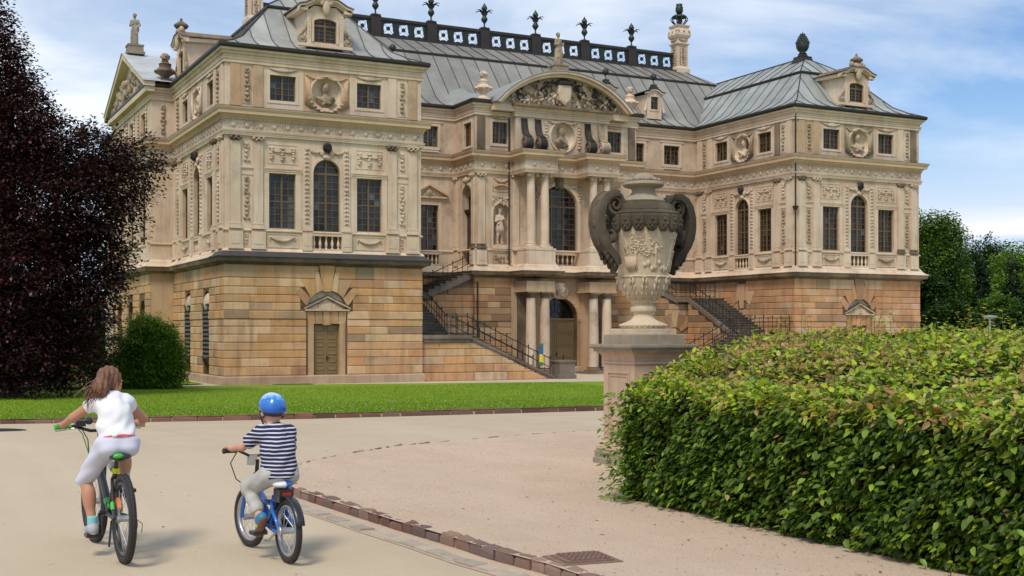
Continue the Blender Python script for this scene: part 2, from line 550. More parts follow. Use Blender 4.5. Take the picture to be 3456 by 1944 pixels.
def surface_net(prims, lo, hi, h, extra=None):
    lo = np.array(lo, np.float32); n = np.ceil((np.array(hi) - lo) / h).astype(int) + 1
    ax = [lo[i] + h * np.arange(n[i], dtype=np.float32) for i in range(3)]
    G = np.stack(np.meshgrid(*ax, indexing='ij'), -1)
    D = field(G, prims)
    if extra is not None: D = D + extra(G)
    D = D.astype(np.float32)
    cell = np.zeros([k - 1 for k in n], np.float32)
    acc = np.zeros((*[k - 1 for k in n], 3), np.float32); cnt = np.zeros([k - 1 for k in n], np.float32)
    corners = [(i, j, k) for i in (0, 1) for j in (0, 1) for k in (0, 1)]
    sl = lambda c: D[c[0]:n[0] - 1 + c[0], c[1]:n[1] - 1 + c[1], c[2]:n[2] - 1 + c[2]]
    for a in corners:
        for ax_ in range(3):
            if a[ax_]: continue
            b = list(a); b[ax_] = 1
            da, db = sl(a), sl(tuple(b))
            cr_ = (da < 0) != (db < 0)
            t = np.where(cr_, da / np.where(cr_, da - db, 1), 0)
            pt = np.zeros((*da.shape, 3), np.float32)
            pt[...] = np.array(a, np.float32); pt[..., ax_] = t
            acc += np.where(cr_[..., None], pt, 0); cnt += cr_
    act = cnt > 0
    idx = np.full(act.shape, -1, np.int64); idx[act] = np.arange(act.sum())
    ijk = np.argwhere(act)
    V = lo + h * (ijk + acc[act] / cnt[act][:, None])
    F = []
    for ax_ in range(3):
        u, w = (ax_ + 1) % 3, (ax_ + 2) % 3
        da = D; sh = [slice(None)] * 3; sh2 = [slice(None)] * 3
        sh[ax_] = slice(0, -1); sh2[ax_] = slice(1, None)
        s0 = D[tuple(sh)] < 0; s1 = D[tuple(sh2)] < 0
        ed = np.argwhere(s0 != s1)
        ed = ed[(ed[:, u] > 0) & (ed[:, w] > 0) & (ed[:, u] < n[u] - 1) & (ed[:, w] < n[w] - 1)]
        if len(ed) == 0: continue
        inside = s0[tuple(ed.T)]
        q = []
        for du, dw in ((0, 0), (-1, 0), (-1, -1), (0, -1)):
            e = ed.copy(); e[:, u] += du; e[:, w] += dw
            q.append(idx[tuple(e.T)])
        q = np.stack(q, 1)
        q[~inside] = q[~inside][:, ::-1]
        F.append(q)
    F = np.concatenate(F)
    F = F[(F >= 0).all(1)]
    return V, F

def sdf_obj(name, prims, lo, hi, h, mats, parent=None, extra=None, mat_fn=None, xf=None):
    V, F = surface_net(prims, lo, hi, h, extra)
    mi = None
    if mat_fn is not None: mi = mat_fn(V[F].mean(1))
    if xf is not None: V = V @ np.array(xf.to_3x3().transposed()) + np.array(xf.translation)
    me = np_mesh(name, V, F, mat_idx=mi)
    return link_mesh(name, me, mats, parent, smooth=True)
# ================================================================== THE PALACE
W, D, X2 = 9.69, 9.80, 33.13          # wing width, court depth, left edge of the right wing
XC = 21.41                            # axis of the palace
RL, RR, RY = 16.0, 26.82, 7.1         # central bay: left, right, front
DEEP = 34.0

palace = empty('palace', (XC, 17.0, 0), 'cream and tan sandstone baroque palace with two wings and grey metal roofs', 'palace')

def mirror(pts): return [(2 * XC - x, y) for x, y in reversed(pts)]
SIDE_L = [(0, DEEP), (0, 23), (-1.2, 23), (-1.2, 11), (0, 11), (0, 0), (W, 0), (W, D), (RL, D), (RL, RY)]
SIDE_R = [(RR, RY), (RR, D), (X2, D), (X2, 0), (X2 + W, 0), (X2 + W, DEEP)]
STEP = [(18.4, RY), (18.4, 5.45), (20.3, 5.45), (20.3, 6.75), (22.52, 6.75), (22.52, 5.45), (24.42, 5.45), (24.42, RY)]
STEP_A = [(18.35, RY), (18.35, 6.6), (24.47, 6.6), (24.47, RY)]
PATH_E = SIDE_L + STEP + SIDE_R
PATH_A = SIDE_L + STEP_A + SIDE_R

F_LF = Fr((W / 2, 0), (1, 0), (0, -1))
F_RF = Fr((X2 + W / 2, 0), (1, 0), (0, -1))
F_RI = Fr((X2, 4.9), (0, -1), (-1, 0))
F_LS = Fr((0, 5.5), (0, -1), (-1, 0))
F_ML = Fr(((W + RL) / 2, D), (1, 0), (0, -1))
F_MR = Fr(((RR + X2) / 2, D), (1, 0), (0, -1))
F_CL = Fr((RL, (RY + D) / 2), (0, -1), (-1, 0))
F_CF = Fr((XC, RY), (1, 0), (0, -1))
F_CA = Fr((XC, 6.6), (1, 0), (0, -1))
F_SR = Fr((-1.2, 17), (0, -1), (-1, 0))

# ---------------------------------------------------------------- cornices and bands
def part_sweep(name, path, prof, mat, **kw):
    return sweep(path, prof, closed=True).build(name, mat, palace, **kw)

M['plinth_stone'] = stone_mat('plinth_sandstone', (0.50, 0.37, 0.25), (0.40, 0.28, 0.18), stain=(0.12, 0.09, 0.07), amount=0.5, streak=0.45)
part_sweep('plinth', SIDE_L + SIDE_R, [(-0.5, 0), (0.16, 0), (0.16, 0.36), (0.10, 0.42), (-0.5, 0.42)], 'plinth_stone')
def split_sweep(name, prof, m_left, m_rest):
    for pts, m in (([(0, 1.4), (0, 0), (W, 0), (W, D - 0.01)], m_left), ([(0, DEEP), (0, 23), (-1.2, 23), (-1.2, 11), (0, 11), (0, 1.4)], m_rest), ([(W, D), (RL, D), (RL, RY)] + STEP + SIDE_R, m_rest)):
        sweep(pts, prof).build(name, m, palace)
split_sweep('ledge', [(-0.5, 5.59), (0.10, 5.59), (0.13, 5.63), (0.16, 5.66), (0.36, 5.70), (0.40, 5.86), (0.40, 5.90), (-0.5, 5.90)], 'ledge_dark', 'sooty')
split_sweep('ledge_flashing', [(-0.4, 5.905), (0.43, 5.905), (0.43, 5.935), (0.26, 6.02), (0.13, 6.17), (-0.4, 6.17)], 'lead', 'cream')
part_sweep('base_moulding', PATH_E, [(-0.4, 6.172), (0.14, 6.172), (0.10, 6.24), (0.04, 6.30), (-0.4, 6.30)], 'cream_trim')
part_sweep('sill_band', PATH_A, [(-0.2, 7.09), (0.05, 7.09), (0.07, 7.13), (0.07, 7.17), (0.01, 7.20), (-0.2, 7.20)], 'cream_trim')
part_sweep('architrave', PATH_E, [(-0.5, 11.49), (0.10, 11.49), (0.10, 11.56), (0.12, 11.56), (0.12, 11.64), (0.15, 11.64), (0.17, 11.72), (-0.5, 11.72)], 'cream_trim')
part_sweep('frieze', PATH_E, [(-0.5, 11.72), (0.09, 11.72), (0.09, 12.18), (-0.5, 12.18)], 'relief')
part_sweep('cornice', PATH_E, [(-0.5, 12.18), (0.11, 12.18), (0.12, 12.30), (0.15, 12.30), (0.19, 12.36), (0.20, 12.40), (0.36, 12.43), (0.37, 12.58), (0.40, 12.60), (0.45, 12.70), (0.45, 12.74), (-0.5, 12.80)], 'yellow')
part_sweep('cornice_flashing', PATH_E, [(-0.4, 12.802), (0.462, 12.742), (0.462, 12.755), (-0.4, 12.83)], 'gutter')
part_sweep('attic_architrave', PATH_A, [(-0.3, 14.80), (0.08, 14.80), (0.08, 14.93), (0.11, 14.95), (0.13, 15.03), (0.03, 15.06), (-0.3, 15.06)], 'cream_trim')
part_sweep('eaves_cornice', PATH_A, [(-0.3, 15.065), (0.05, 15.065), (0.06, 15.17), (0.14, 15.20), (0.16, 15.30), (0.26, 15.34), (0.28, 15.44), (-0.3, 15.44)], 'cream_trim')
PATH_G = SIDE_L + SIDE_R
part_sweep('gutter', PATH_G, [(-0.2, 15.445), (0.33, 15.445), (0.37, 15.52), (0.37, 15.60), (0.34, 15.66), (0.28, 15.66), (-0.2, 15.62)], 'gutter')

# dentils along the visible fronts
mb = MB()
def dentils(F, a0, a1, c0=0.11):
    n = int((a1 - a0) / 0.115)
    for k in range(n):
        a = a0 + (a1 - a0) * (k + 0.5) / n
        p = [F(a - 0.03, 12.195, c0), F(a + 0.03, 12.195, c0), F(a + 0.03, 12.195, c0 + 0.075), F(a - 0.03, 12.195, c0 + 0.075)]
        mb.hexa(p + [q + Vector((0, 0, 0.10)) for q in p])
for F, h in ((F_LF, 4.95), (F_RF, 4.95), (F_RI, 4.7), (F_LS, 5.4)): dentils(F, -h, h)
dentils(F_ML, -2.9, 2.9); dentils(F_MR, -2.9, 2.9); dentils(F_CL, -1.1, 1.4)
for x0, x1, y in ((16.0, 18.3, RY), (18.3, 20.4, 5.45), (20.42, 22.4, 6.75), (22.42, 24.52, 5.45), (24.52, 26.9, RY)):
    dentils(Fr(((x0 + x1) / 2, y), (1, 0), (0, -1)), -(x1 - x0) / 2, (x1 - x0) / 2)
tag(mb.build('dentils', 'yellow', palace), kind='stuff')

# frieze ornament: rosettes and scrolls
mb = MB()
def frieze(F, a0, a1):
    n = max(1, int((a1 - a0) / 0.62))
    for k in range(n):
        a = a0 + (a1 - a0) * (k + 0.5) / n
        b = F.mb(); b.v, b.f, b.m, b.c = mb.v, mb.f, mb.m, mb.c
        b.ell((a, -0.10, 11.95), (0.13, 0.06, 0.13), 8, 4)
        for s in (-1, 1):
            b.ell((a + s * 0.20, -0.09, 11.95 + 0.07 * s), (0.07, 0.035, 0.05), 6, 3)
            b.ell((a + s * 0.27, -0.09, 11.93 - 0.06 * s), (0.05, 0.03, 0.07), 6, 3)
for F, h in ((F_LF, 4.8), (F_RF, 4.8), (F_RI, 4.8), (F_LS, 5.3)): frieze(F, -h, h)
frieze(F_ML, -3.1, 3.1); frieze(F_MR, -3.1, 3.1); frieze(F_CL, -1.3, 1.3)
for x0, x1, y in ((16.0, 18.3, RY), (18.45, 20.25, 5.45), (20.42, 22.4, 6.75), (22.57, 24.37, 5.45), (24.52, 26.9, RY)):
    frieze(Fr(((x0 + x1) / 2, y), (1, 0), (0, -1)), -(x1 - x0) / 2, (x1 - x0) / 2)
tag(mb.build('frieze_relief', 'relief', palace, smooth=True), kind='stuff')

# ---------------------------------------------------------------- rusticated ground floor
COURSES = [0.42, 0.84, 1.24, 1.60, 1.97, 2.34, 2.71, 3.05, 3.45, 3.82, 4.18, 4.55, 4.96, 5.58]
STONE = [((0.60, 0.395, 0.225), 10), ((0.63, 0.37, 0.175), 8), ((0.66, 0.50, 0.33), 8), ((0.56, 0.33, 0.17), 7),
         ((0.42, 0.32, 0.22), 3), ((0.47, 0.26, 0.15), 3), ((0.23, 0.185, 0.14), 1.2), ((0.64, 0.54, 0.40), 3)]
STONE_R = [((0.58, 0.335, 0.19), 12), ((0.61, 0.36, 0.19), 7), ((0.66, 0.49, 0.345), 5), ((0.52, 0.285, 0.16), 8), ((0.33, 0.23, 0.16), 3), ((0.58, 0.47, 0.35), 2.0)]
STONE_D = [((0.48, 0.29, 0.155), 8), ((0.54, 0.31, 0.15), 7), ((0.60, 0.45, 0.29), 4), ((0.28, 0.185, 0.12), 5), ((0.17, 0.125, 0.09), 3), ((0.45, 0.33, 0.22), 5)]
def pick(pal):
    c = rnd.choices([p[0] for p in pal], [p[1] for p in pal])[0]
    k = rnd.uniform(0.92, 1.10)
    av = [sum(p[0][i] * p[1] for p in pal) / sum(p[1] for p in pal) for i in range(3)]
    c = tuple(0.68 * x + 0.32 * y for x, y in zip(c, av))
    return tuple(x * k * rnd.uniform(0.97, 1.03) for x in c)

def block_geo(b, a0, a1, z0, z1, c0, c1, bev=0.028):
    """A stone with chamfered top and bottom; y into the wall."""
    g = 0.004
    a0 += g; a1 -= g
    prof = [(-c0, z0), (-(c1 - bev), z0 + 0.012), (-c1, z0 + 0.012 + bev), (-c1, z1 - 0.012 - bev), (-(c1 - bev), z1 - 0.012), (-c0, z1)]
    L = [(a0, y, z) for y, z in prof]; Rr = [(a1, y, z) for y, z in prof]
    b.ring_loft([L, Rr])

def ashlar(F, a0, a1, pal, wall, single, skip=(), zmin=0.0, zmax=9.0, proud=0.055, wid=(0.75, 1.7), slope=None):
    """Lay the courses of stones; single: every stone its own object, else one joined part."""
    joint = MB()
    for i in range(len(COURSES) - 1):
        z0, z1 = COURSES[i], COURSES[i + 1]
        if z0 < zmin - 1e-3 or z1 > zmax + 1e-3: continue
        band = abs(z0 - 3.05) < 1e-3
        spans = [(a0, a1)]
        for (s0, s1, y0, y1) in skip:
            if z0 < y1 - 0.02 and z1 > y0 + 0.02:
                spans = [q for (p0, p1) in spans for q in ((p0, min(p1, s0)), (max(p0, s1), p1)) if q[1] - q[0] > 0.08]
        for (p0, p1) in spans:
            a = p0
            while a < p1 - 1e-6:
                w = rnd.uniform(*wid)
                e = p1 if p1 - (a + w) < 0.5 else a + w
                col = pick(pal)
                c1 = proud + (0.035 if band else 0.0) + rnd.uniform(-0.004, 0.004)
                if single:
                    b = F.mb(col); block_geo(b, a, e, z0, z1, 0.0, c1); b.build('stone_block', 'block', wall)
                else:
                    b = F.mb(col); b.v, b.f, b.m, b.c = joint.v, joint.f, joint.m, joint.c
                    block_geo(b, a, e, z0, z1, 0.0, c1)
                a = e
    if not single and joint.v:
        tag(joint.build('stone_courses', 'block', wall), kind='stuff')

def gwall(F, a0, a1, holes=(), z1=5.62):
    b = F.mb(); wall_sheet(b, a0, a1, 0, z1, list(holes), depth=0.45)
    return b.build('ground_floor_wall', 'groove', palace)

DOOR = dict(a0=-0.92, a1=0.92, z0=0.0, z1=3.42, depth=0.28, back=True)
NICHE = dict(a0=-1.02, a1=1.02, z0=3.43, z1=4.46, spring=3.44, depth=0.22, back=True)
SKIP_WING = [(-1.02, 1.02, 0.0, 3.45), (-1.30, 1.30, 3.45, 4.55), (-0.42, 0.42, 4.55, 5.6)]

def voussoirs(F, wall, pal, zc=3.44, r0=1.0, flat=False):
    # keystone
    b = F.mb(pick(pal))
    kp = [(-0.19, 4.36), (0.19, 4.36), (0.40, 5.62), (-0.40, 5.62)] if not flat else [(-0.14, 3.9), (0.14, 3.9), (0.36, 5.4), (-0.36, 5.4)]
    b.ring_loft([[(x, 0.0, z) for x, z in kp], [(x, -0.10, z) for x, z in kp]])
    b.build('keystone', 'block', wall)
    for s in (-1, 1):
        for (t0, t1, outer) in ((79, 58, [(0.60, 5.28), (0.40, 5.28)]), (57, 38, [(1.28, 4.95), (0.62, 4.95)]), (37, 10, [(1.52, 4.32), (1.30, 4.55)])):
            if flat and t0 == 37: continue
            b = F.mb(pick(pal))
            inner = [(r0 * math.cos(R(t)), zc + r0 * math.sin(R(t))) for t in (t0, (t0 + t1) / 2, t1)]
            pts = [(s * x, z) for x, z in inner + outer]
            if s < 0: pts = pts[::-1]
            b.ring_loft([[(x, 0.0, z) for x, z in pts], [(x, -0.075, z) for x, z in pts]])
            b.build('voussoir', 'block', wall)

def panel_door(F, a0, a1, z0, z1, y, mat, name, rows, cols=2, handle=True):
    b = F.mb(); b.box(a0, y, z0, a1, y + 0.06, z1)
    d = b.build(name, mat, palace)
    w = (a1 - a0) / cols
    for c in range(cols):
        h = (z1 - z0 - 0.12) / rows
        for r in range(rows):
            x0, x1 = a0 + c * w + 0.10, a0 + (c + 1) * w - 0.10
            q0, q1 = z0 + 0.12 + r * h + 0.05, z0 + 0.12 + (r + 1) * h - 0.05
            b = F.mb(); t = 0.035
            b.ring_loft([[(x0, y - 0.001, q0), (x1, y - 0.001, q0), (x1, y - 0.001, q1), (x0, y - 0.001, q1)],
                         [(x0 + 0.01, y - t, q0 + 0.01), (x1 - 0.01, y - t, q0 + 0.01), (x1 - 0.01, y - t, q1 - 0.01), (x0 + 0.01, y - t, q1 - 0.01)],
                         [(x0 + 0.05, y - t, q0 + 0.05), (x1 - 0.05, y - t, q0 + 0.05), (x1 - 0.05, y - t, q1 - 0.05), (x0 + 0.05, y - t, q1 - 0.05)],
                         [(x0 + 0.06, y - 0.012, q0 + 0.06), (x1 - 0.06, y - 0.012, q0 + 0.06), (x1 - 0.06, y - 0.012, q1 - 0.06), (x0 + 0.06, y - 0.012, q1 - 0.06)]])
            b.build('door_panel', mat, d)
    b = F.mb(); xm = (a0 + a1) / 2
    b.box(xm - 0.03, y - 0.03, z0 + 0.02, xm + 0.03, y - 0.002, z1); b.build('meeting_stile', mat, d)
    if handle:
        b = F.mb(); b.box(xm + 0.05, y - 0.05, z0 + 1.0, xm + 0.09, y - 0.003, z0 + 1.22); b.box(xm + 0.05, y - 0.09, z0 + 1.12, xm + 0.18, y - 0.05, z0 + 1.15)
        b.build('door_handle', 'iron', d)
    return d

def wing_ground(F, half, pal, door=True, zmin=0.0, doors_open=True):
    wall = gwall(F, -half, half, [DOOR, NICHE] if door else [])
    ashlar(F, -half - 0.055, half + 0.055, pal, wall, True, SKIP_WING, zmin)
    voussoirs(F, wall, pal)
    # door surround with flat-arch lintel and pediment
    m = 'orange'
    for s in (-1, 1):
        b = F.mb((0.50, 0.36, 0.23)); b.box(s * 0.64 if s > 0 else -0.92, -0.03, 0.10, 0.92 if s > 0 else -0.64, 0.30, 2.84)
        b.build('door_jamb', 'block', palace)
    for k in range(5):
        x0, x1 = -0.92 + 1.84 * k / 5, -0.92 + 1.84 * (k + 1) / 5
        t = 0.07 * (k - 2) / 2
        b = F.mb(pick(pal)); pr = -0.05 if k == 2 else -0.035
        zb = 2.84 if k != 2 else 2.78
        b.hexa([(x0 + t * 0.0 + 0.004, pr, zb), (x1 - 0.004, pr, zb), (x1 - 0.004, 0.3, zb), (x0 + 0.004, 0.3, zb),
                (x0 + t + 0.004, pr, 3.42), (x1 + t - 0.004, pr, 3.42), (x1 + t - 0.004, 0.3, 3.42), (x0 + t + 0.004, 0.3, 3.42)])
        b.build('lintel_stone', 'block', palace)
    b = F.mb(); b.box(-1.10, -0.16, 3.45, 1.10, 0.1, 3.53)
    b.ring_loft([[(-0.9, y, 3.53), (0.9, y, 3.53), (0, y, 4.0)] for y in (0.05, -0.04)])
    b.box(-0.40, -0.09, 3.44, 0.40, 0.0, 3.80)
    for s in (-1, 1):
        pts = [(s * 1.16, 3.53), (s * 1.16, 3.61), (0, 4.18), (0, 4.08)]
        if s > 0: pts = pts[::-1]
        b.ring_loft([[(x, 0.05, z) for x, z in pts], [(x, -0.17, z) for x, z in pts]])
    pd = b.build('door_pediment', 'cream_old', palace)
    b = F.mb(); b.poly([(1.0 * math.cos(math.pi * k / 16), 0.12, 3.45 + 0.99 * math.sin(math.pi * k / 16)) for k in range(17)]); b.build('tympanum', 'cream', pd)
    b = F.mb()
    for s in (-1, 1):
        pts = [(s * 1.20, 3.612), (s * 1.20, 3.64), (0, 4.215), (0, 4.185)]
        if s > 0: pts = pts[::-1]
        b.ring_loft([[(x, 0.05, z) for x, z in pts], [(x, -0.20, z) for x, z in pts]])
    b.build('pediment_flashing', 'lead', pd)
    if door: panel_door(F, -0.64, 0.64, 0.10, 2.80, 0.20, 'wood_door', 'door', 7)
    return wall

gw_lf = wing_ground(F_LF, W / 2, STONE)
gw_rf = wing_ground(F_RF, W / 2, STONE_R, zmin=1.2)
gw_ri = gwall(F_RI, -4.9, 4.9)
ashlar(F_RI, -4.9, 4.9, STONE_R, gw_ri, True, [(-0.42, 0.42, 3.9, 5.6)], zmin=2.3, proud=0.05, wid=(0.9, 2.0))
voussoirs(F_RI, gw_ri, STONE_R, flat=True)
# left flank with its grilled niches
g_holes = [dict(a0=a - 0.62, a1=a + 0.62, z0=0.42, z1=4.45, spring=3.83, depth=0.5, back=True) for a in (-2.0, 2.0)]
gw_ls = gwall(F_LS, -5.5, 5.5, g_holes)
ashlar(F_LS, -5.5, 5.555, STONE, gw_ls, False, [(a - 0.66, a + 0.66, 0.42, 4.5) for a in (-2.0, 2.0)], wid=(0.6, 1.2))
b = F_SR.mb(); wall_sheet(b, -6, 6, 0, 5.62, [dict(a0=a - 0.8, a1=a + 0.8, z0=0.42, z1=4.2, spring=3.4, depth=0.4, back=True) for a in (-3.6, 0, 3.6)])
gw_sr = b.build('ground_floor_wall', 'groove', palace)
ashlar(F_SR, -6, 6, STONE, gw_sr, False, [(a - 0.85, a + 0.85, 0.42, 4.25) for a in (-3.6, 0, 3.6)], wid=(0.6, 1.3))
b = Fr((-0.6, 11), (1, 0), (0, -1)).mb(); wall_sheet(b, -0.6, 0.6, 0, 5.62, []); b.build('ground_floor_wall', 'orange', palace)
gw_ml = gwall(F_ML, -(RL - W) / 2, (RL - W) / 2)
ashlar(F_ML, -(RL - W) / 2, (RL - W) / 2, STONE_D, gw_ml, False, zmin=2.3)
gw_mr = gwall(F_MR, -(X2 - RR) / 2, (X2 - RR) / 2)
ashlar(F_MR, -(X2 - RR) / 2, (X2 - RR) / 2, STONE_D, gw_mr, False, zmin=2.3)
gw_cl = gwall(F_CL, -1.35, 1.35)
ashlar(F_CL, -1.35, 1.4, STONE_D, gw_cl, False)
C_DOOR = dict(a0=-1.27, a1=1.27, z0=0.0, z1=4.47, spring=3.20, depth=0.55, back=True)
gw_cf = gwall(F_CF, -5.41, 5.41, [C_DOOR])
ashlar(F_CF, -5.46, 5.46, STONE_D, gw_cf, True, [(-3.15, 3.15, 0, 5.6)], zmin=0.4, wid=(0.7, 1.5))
# centre doorway lining between the columns
b = F_CF.mb()
wall_sheet(b, -3.15, 3.15, 0.0, 5.58, [dict(C_DOOR, depth=0.06, back=False)], depth=0.06)
b2 = b.build('doorway_wall', 'orange', palace); b2.location.y -= 0.06
b = F_CF.mb()
for k in range(13):
    t0, t1 = math.pi * k / 13, math.pi * (k + 0.96) / 13
    q = [(r * math.cos(t), 3.20 + r * math.sin(t)) for r, t in ((1.27, t0), (1.56, t0), (1.56, t1), (1.27, t1))]
    b.ring_loft([[(x, -0.06, z) for x, z in q], [(x, -0.13, z) for x, z in q]])
b.build('door_archivolt', 'orange', palace)
for s in (-1, 1):
    b = F_CF.mb((0.47, 0.31, 0.19)); x0, x1 = sorted((s * 1.28, s * 1.58)); b.box(x0, -0.12, 0.0, x1, -0.06, 3.05); b.box(x0 - 0.03, -0.16, 3.05, x1 + 0.03, -0.06, 3.19); b.build('door_jamb', 'block', palace)
main_door = panel_door(F_CF, -1.27, 1.27, 0.02, 3.14, 0.42, 'wood_door', 'main_door', 4)
b = F_CF.mb(); b.box(-1.27, 0.36, 3.14, 1.27, 0.48, 3.26)
b.build('door_transom', 'wood_door', main_door)
b = F_CF.mb((0.010, 0.012, 0.012)); arc = [(1.27 * math.cos(math.pi * k / 16), 3.26 + 1.21 * math.sin(math.pi * k / 16)) for k in range(17)]
b.poly([(x, 0.46, z) for x, z in arc]); b.build('fanlight', 'glass', main_door)
b = F_CF.mb()
for k in range(1, 8):
    t = math.pi * k / 8; b.tube([(0.35 * math.cos(t), 0.44, 3.28 + 0.35 * math.sin(t)), (1.26 * math.cos(t), 0.44, 3.26 + 1.2 * math.sin(t))], 0.014, 5)
b.torus((0, 0.44, 3.27), 0.36, 0.015, 16, 5, Matrix.Rotation(R(90), 3, 'X'), 0, math.pi)
b.torus((0, 0.44, 3.27), 0.80, 0.015, 20, 5, Matrix.Rotation(R(90), 3, 'X'), 0, math.pi)
b.build('fanlight_grille', 'iron', main_door)
# window grilles on the flank
for a in (-2.0, 2.0):
    b = F_LS.mb()
    for i in range(9):
        x = a - 0.6 + 1.2 * i / 8
        b.tube([(x + 0.03 * (-1) ** k, -0.05, 1.25 + 2.5 * k / 24) for k in range(25)], 0.022, 5)
    for z in (1.22, 3.76): b.box(a - 0.64, -0.12, z - 0.04, a + 0.64, 0.0, z + 0.04)
    b.build('window_grille', 'iron', palace)
    b = F_LS.mb(); b.ell((a, 0.15, 3.85), (0.52, 0.30, 0.5), 14, 8); b.ell((a, -0.02, 3.78), (0.16, 0.12, 0.14), 8, 5)
    b.build('shell_ornament', 'relief', palace, smooth=True)
# ---------------------------------------------------------------- windows
PANE_LEFT = [290]
def clip_poly(poly, clip):
    """Sutherland-Hodgman: poly against a convex counter-clockwise clip polygon."""
    out = poly
    for i in range(len(clip)):
        (ax, ay), (bx, by) = clip[i], clip[(i + 1) % len(clip)]
        inp, out = out, []
        side = lambda p: (bx - ax) * (p[1] - ay) - (by - ay) * (p[0] - ax)
        for k in range(len(inp)):
            p, q = inp[k], inp[(k + 1) % len(inp)]
            sp, sq = side(p), side(q)
            if sp >= 0: out.append(p)
            if (sp >= 0) != (sq >= 0):
                t = sp / (sp - sq); out.append((p[0] + (q[0] - p[0]) * t, p[1] + (q[1] - p[1]) * t))
        if not out: return []
    return out

def window(F, a, z0, z1, w, rows, cols=4, spring=None, y=0.2, single=True, transom=None, leaves=2, parent=None, tone=1.0):
    """A casement: painted frame, mullions and glazing bars, with its panes as children."""
    x0, x1 = a - w / 2, a + w / 2
    fr, mw, gb = 0.055, 0.085, 0.024
    if spring:
        arc = [(a + w / 2 * math.cos(math.pi * k / 16), spring + (z1 - spring) * math.sin(math.pi * k / 16)) for k in range(17)]
        outline = [(x0, z0), (x1, z0)] + arc
    else:
        outline = [(x0, z0), (x1, z0), (x1, z1), (x0, z1)]
    b = F.mb()
    n = len(outline)
    cx, cz = a, (z0 + z1) / 2
    inner = []
    for (px, pz) in outline:
        ix = max(x0 + fr, min(x1 - fr, px)); iz = max(z0 + fr, pz)
        if spring and pz > spring:
            t = math.atan2((pz - spring) / (z1 - spring), (px - a) / (w / 2))
            ix, iz = a + (w / 2 - fr) * math.cos(t), spring + (z1 - spring - fr) * math.sin(t)
        elif not spring: iz = min(z1 - fr, iz)
        inner.append((ix, iz))
    for k in range(n):
        p, q, r_, s_ = outline[k], outline[(k + 1) % n], inner[(k + 1) % n], inner[k]
        b.poly([(p[0], y - 0.05, p[1]), (q[0], y - 0.05, q[1]), (r_[0], y - 0.05, r_[1]), (s_[0], y - 0.05, s_[1])])
        b.poly([(s_[0], y - 0.05, s_[1]), (r_[0], y - 0.05, r_[1]), (r_[0], y + 0.04, r_[1]), (s_[0], y + 0.04, s_[1])])
    tz = (transom if transom is not None else spring)
    zs = [z0 + fr] + ([tz] if tz else []) + [z1 - fr]
    def top_at(x):
        if not spring: return z1 - fr
        t = min(1, abs(x - a) / (w / 2)); return spring + (z1 - spring - fr) * math.sqrt(max(0, 1 - t * t))
    xs = [x0 + fr + (x1 - x0 - 2 * fr) * k / leaves for k in range(leaves + 1)]
    for x in xs[1:-1]: b.box(x - mw / 2, y - 0.06, z0 + fr, x + mw / 2, y + 0.03, top_at(x))
    if tz: b.box(x0 + fr, y - 0.065, tz - 0.05, x1 - fr, y + 0.03, tz + 0.05)
    # glazing bars
    per = max(1, cols // leaves)
    xb = []
    for i in range(leaves):
        lo = xs[i] + (mw / 2 if i else 0); hi = xs[i + 1] - (mw / 2 if i < leaves - 1 else 0)
        xb.append([lo + (hi - lo) * k / per for k in range(per + 1)])
    zb = []
    lo = z0 + fr; hi = (tz - 0.05) if tz else (z1 - fr)
    zb.append([lo + (hi - lo) * k / rows for k in range(rows + 1)])
    if tz:
        r2 = max(1, round((z1 - tz) / ((hi - lo) / rows)))
        zb.append([tz + 0.05 + (z1 - fr - tz - 0.05) * k / r2 for k in range(r2 + 1)])
    for li in xb:
        for x in li[1:-1]: b.box(x - gb / 2, y - 0.035, z0 + fr, x + gb / 2, y + 0.015, top_at(x))
    for zz in zb:
        mid = len(zz) // 2
        for i, z in enumerate(zz[1:-1], 1):
            t = 0.03 if (i == mid and rows > 5) else gb / 2
            hw = (w / 2 - fr)
            if spring and z > spring: hw *= math.sqrt(max(0, 1 - ((z - spring) / (z1 - spring)) ** 2))
            b.box(a - hw, y - 0.034, z - t, a + hw, y + 0.014, z + t)
    win = b.build('window', 'frame', parent or palace)
    clip = inner
    cells = []
    for li in xb:
        for k in range(len(li) - 1):
            for zz in zb:
                for j in range(len(zz) - 1):
                    c = clip_poly([(li[k], zz[j]), (li[k + 1], zz[j]), (li[k + 1], zz[j + 1]), (li[k], zz[j + 1])], clip)
                    if len(c) >= 3: cells.append(c)
    ok = single and PANE_LEFT[0] >= len(cells) and parent is None
    jb = F.mb()
    cur = rnd.random() < 0.4; cs = rnd.choice((-1, 1)); czt = z0 + (z1 - z0) * rnd.uniform(0.45, 0.9)
    for c in cells:
        g = rnd.uniform(0.5, 2.0) * tone * (4.0 if rnd.random() < 0.05 else 1.0)  # uneven reflections imitated by varying each pane's own colour
        col = (0.011 * g, 0.016 * g, 0.021 * g)
        mx = sum(p[0] for p in c) / len(c); mz = sum(p[1] for p in c) / len(c)
        if cur and (mx - a) * cs > w * 0.22 and mz < czt: col = (0.075 * rnd.uniform(0.8, 1.2), 0.08, 0.08)
        b = F.mb(col) if ok else jb
        b.col = col
        tx, tz_ = rnd.gauss(0, 0.022), rnd.gauss(0, 0.022)
        b.poly([(px, y + (px - mx) * tx + (pz - mz) * tz_, pz) for px, pz in c])
        if ok: b.build('pane', 'glass', win)
    if ok: PANE_LEFT[0] -= len(cells)
    elif parent is None: tag(jb.build('panes', 'glass', win), kind='stuff')
    else: jb.build('panes', 'glass', parent)
    return win

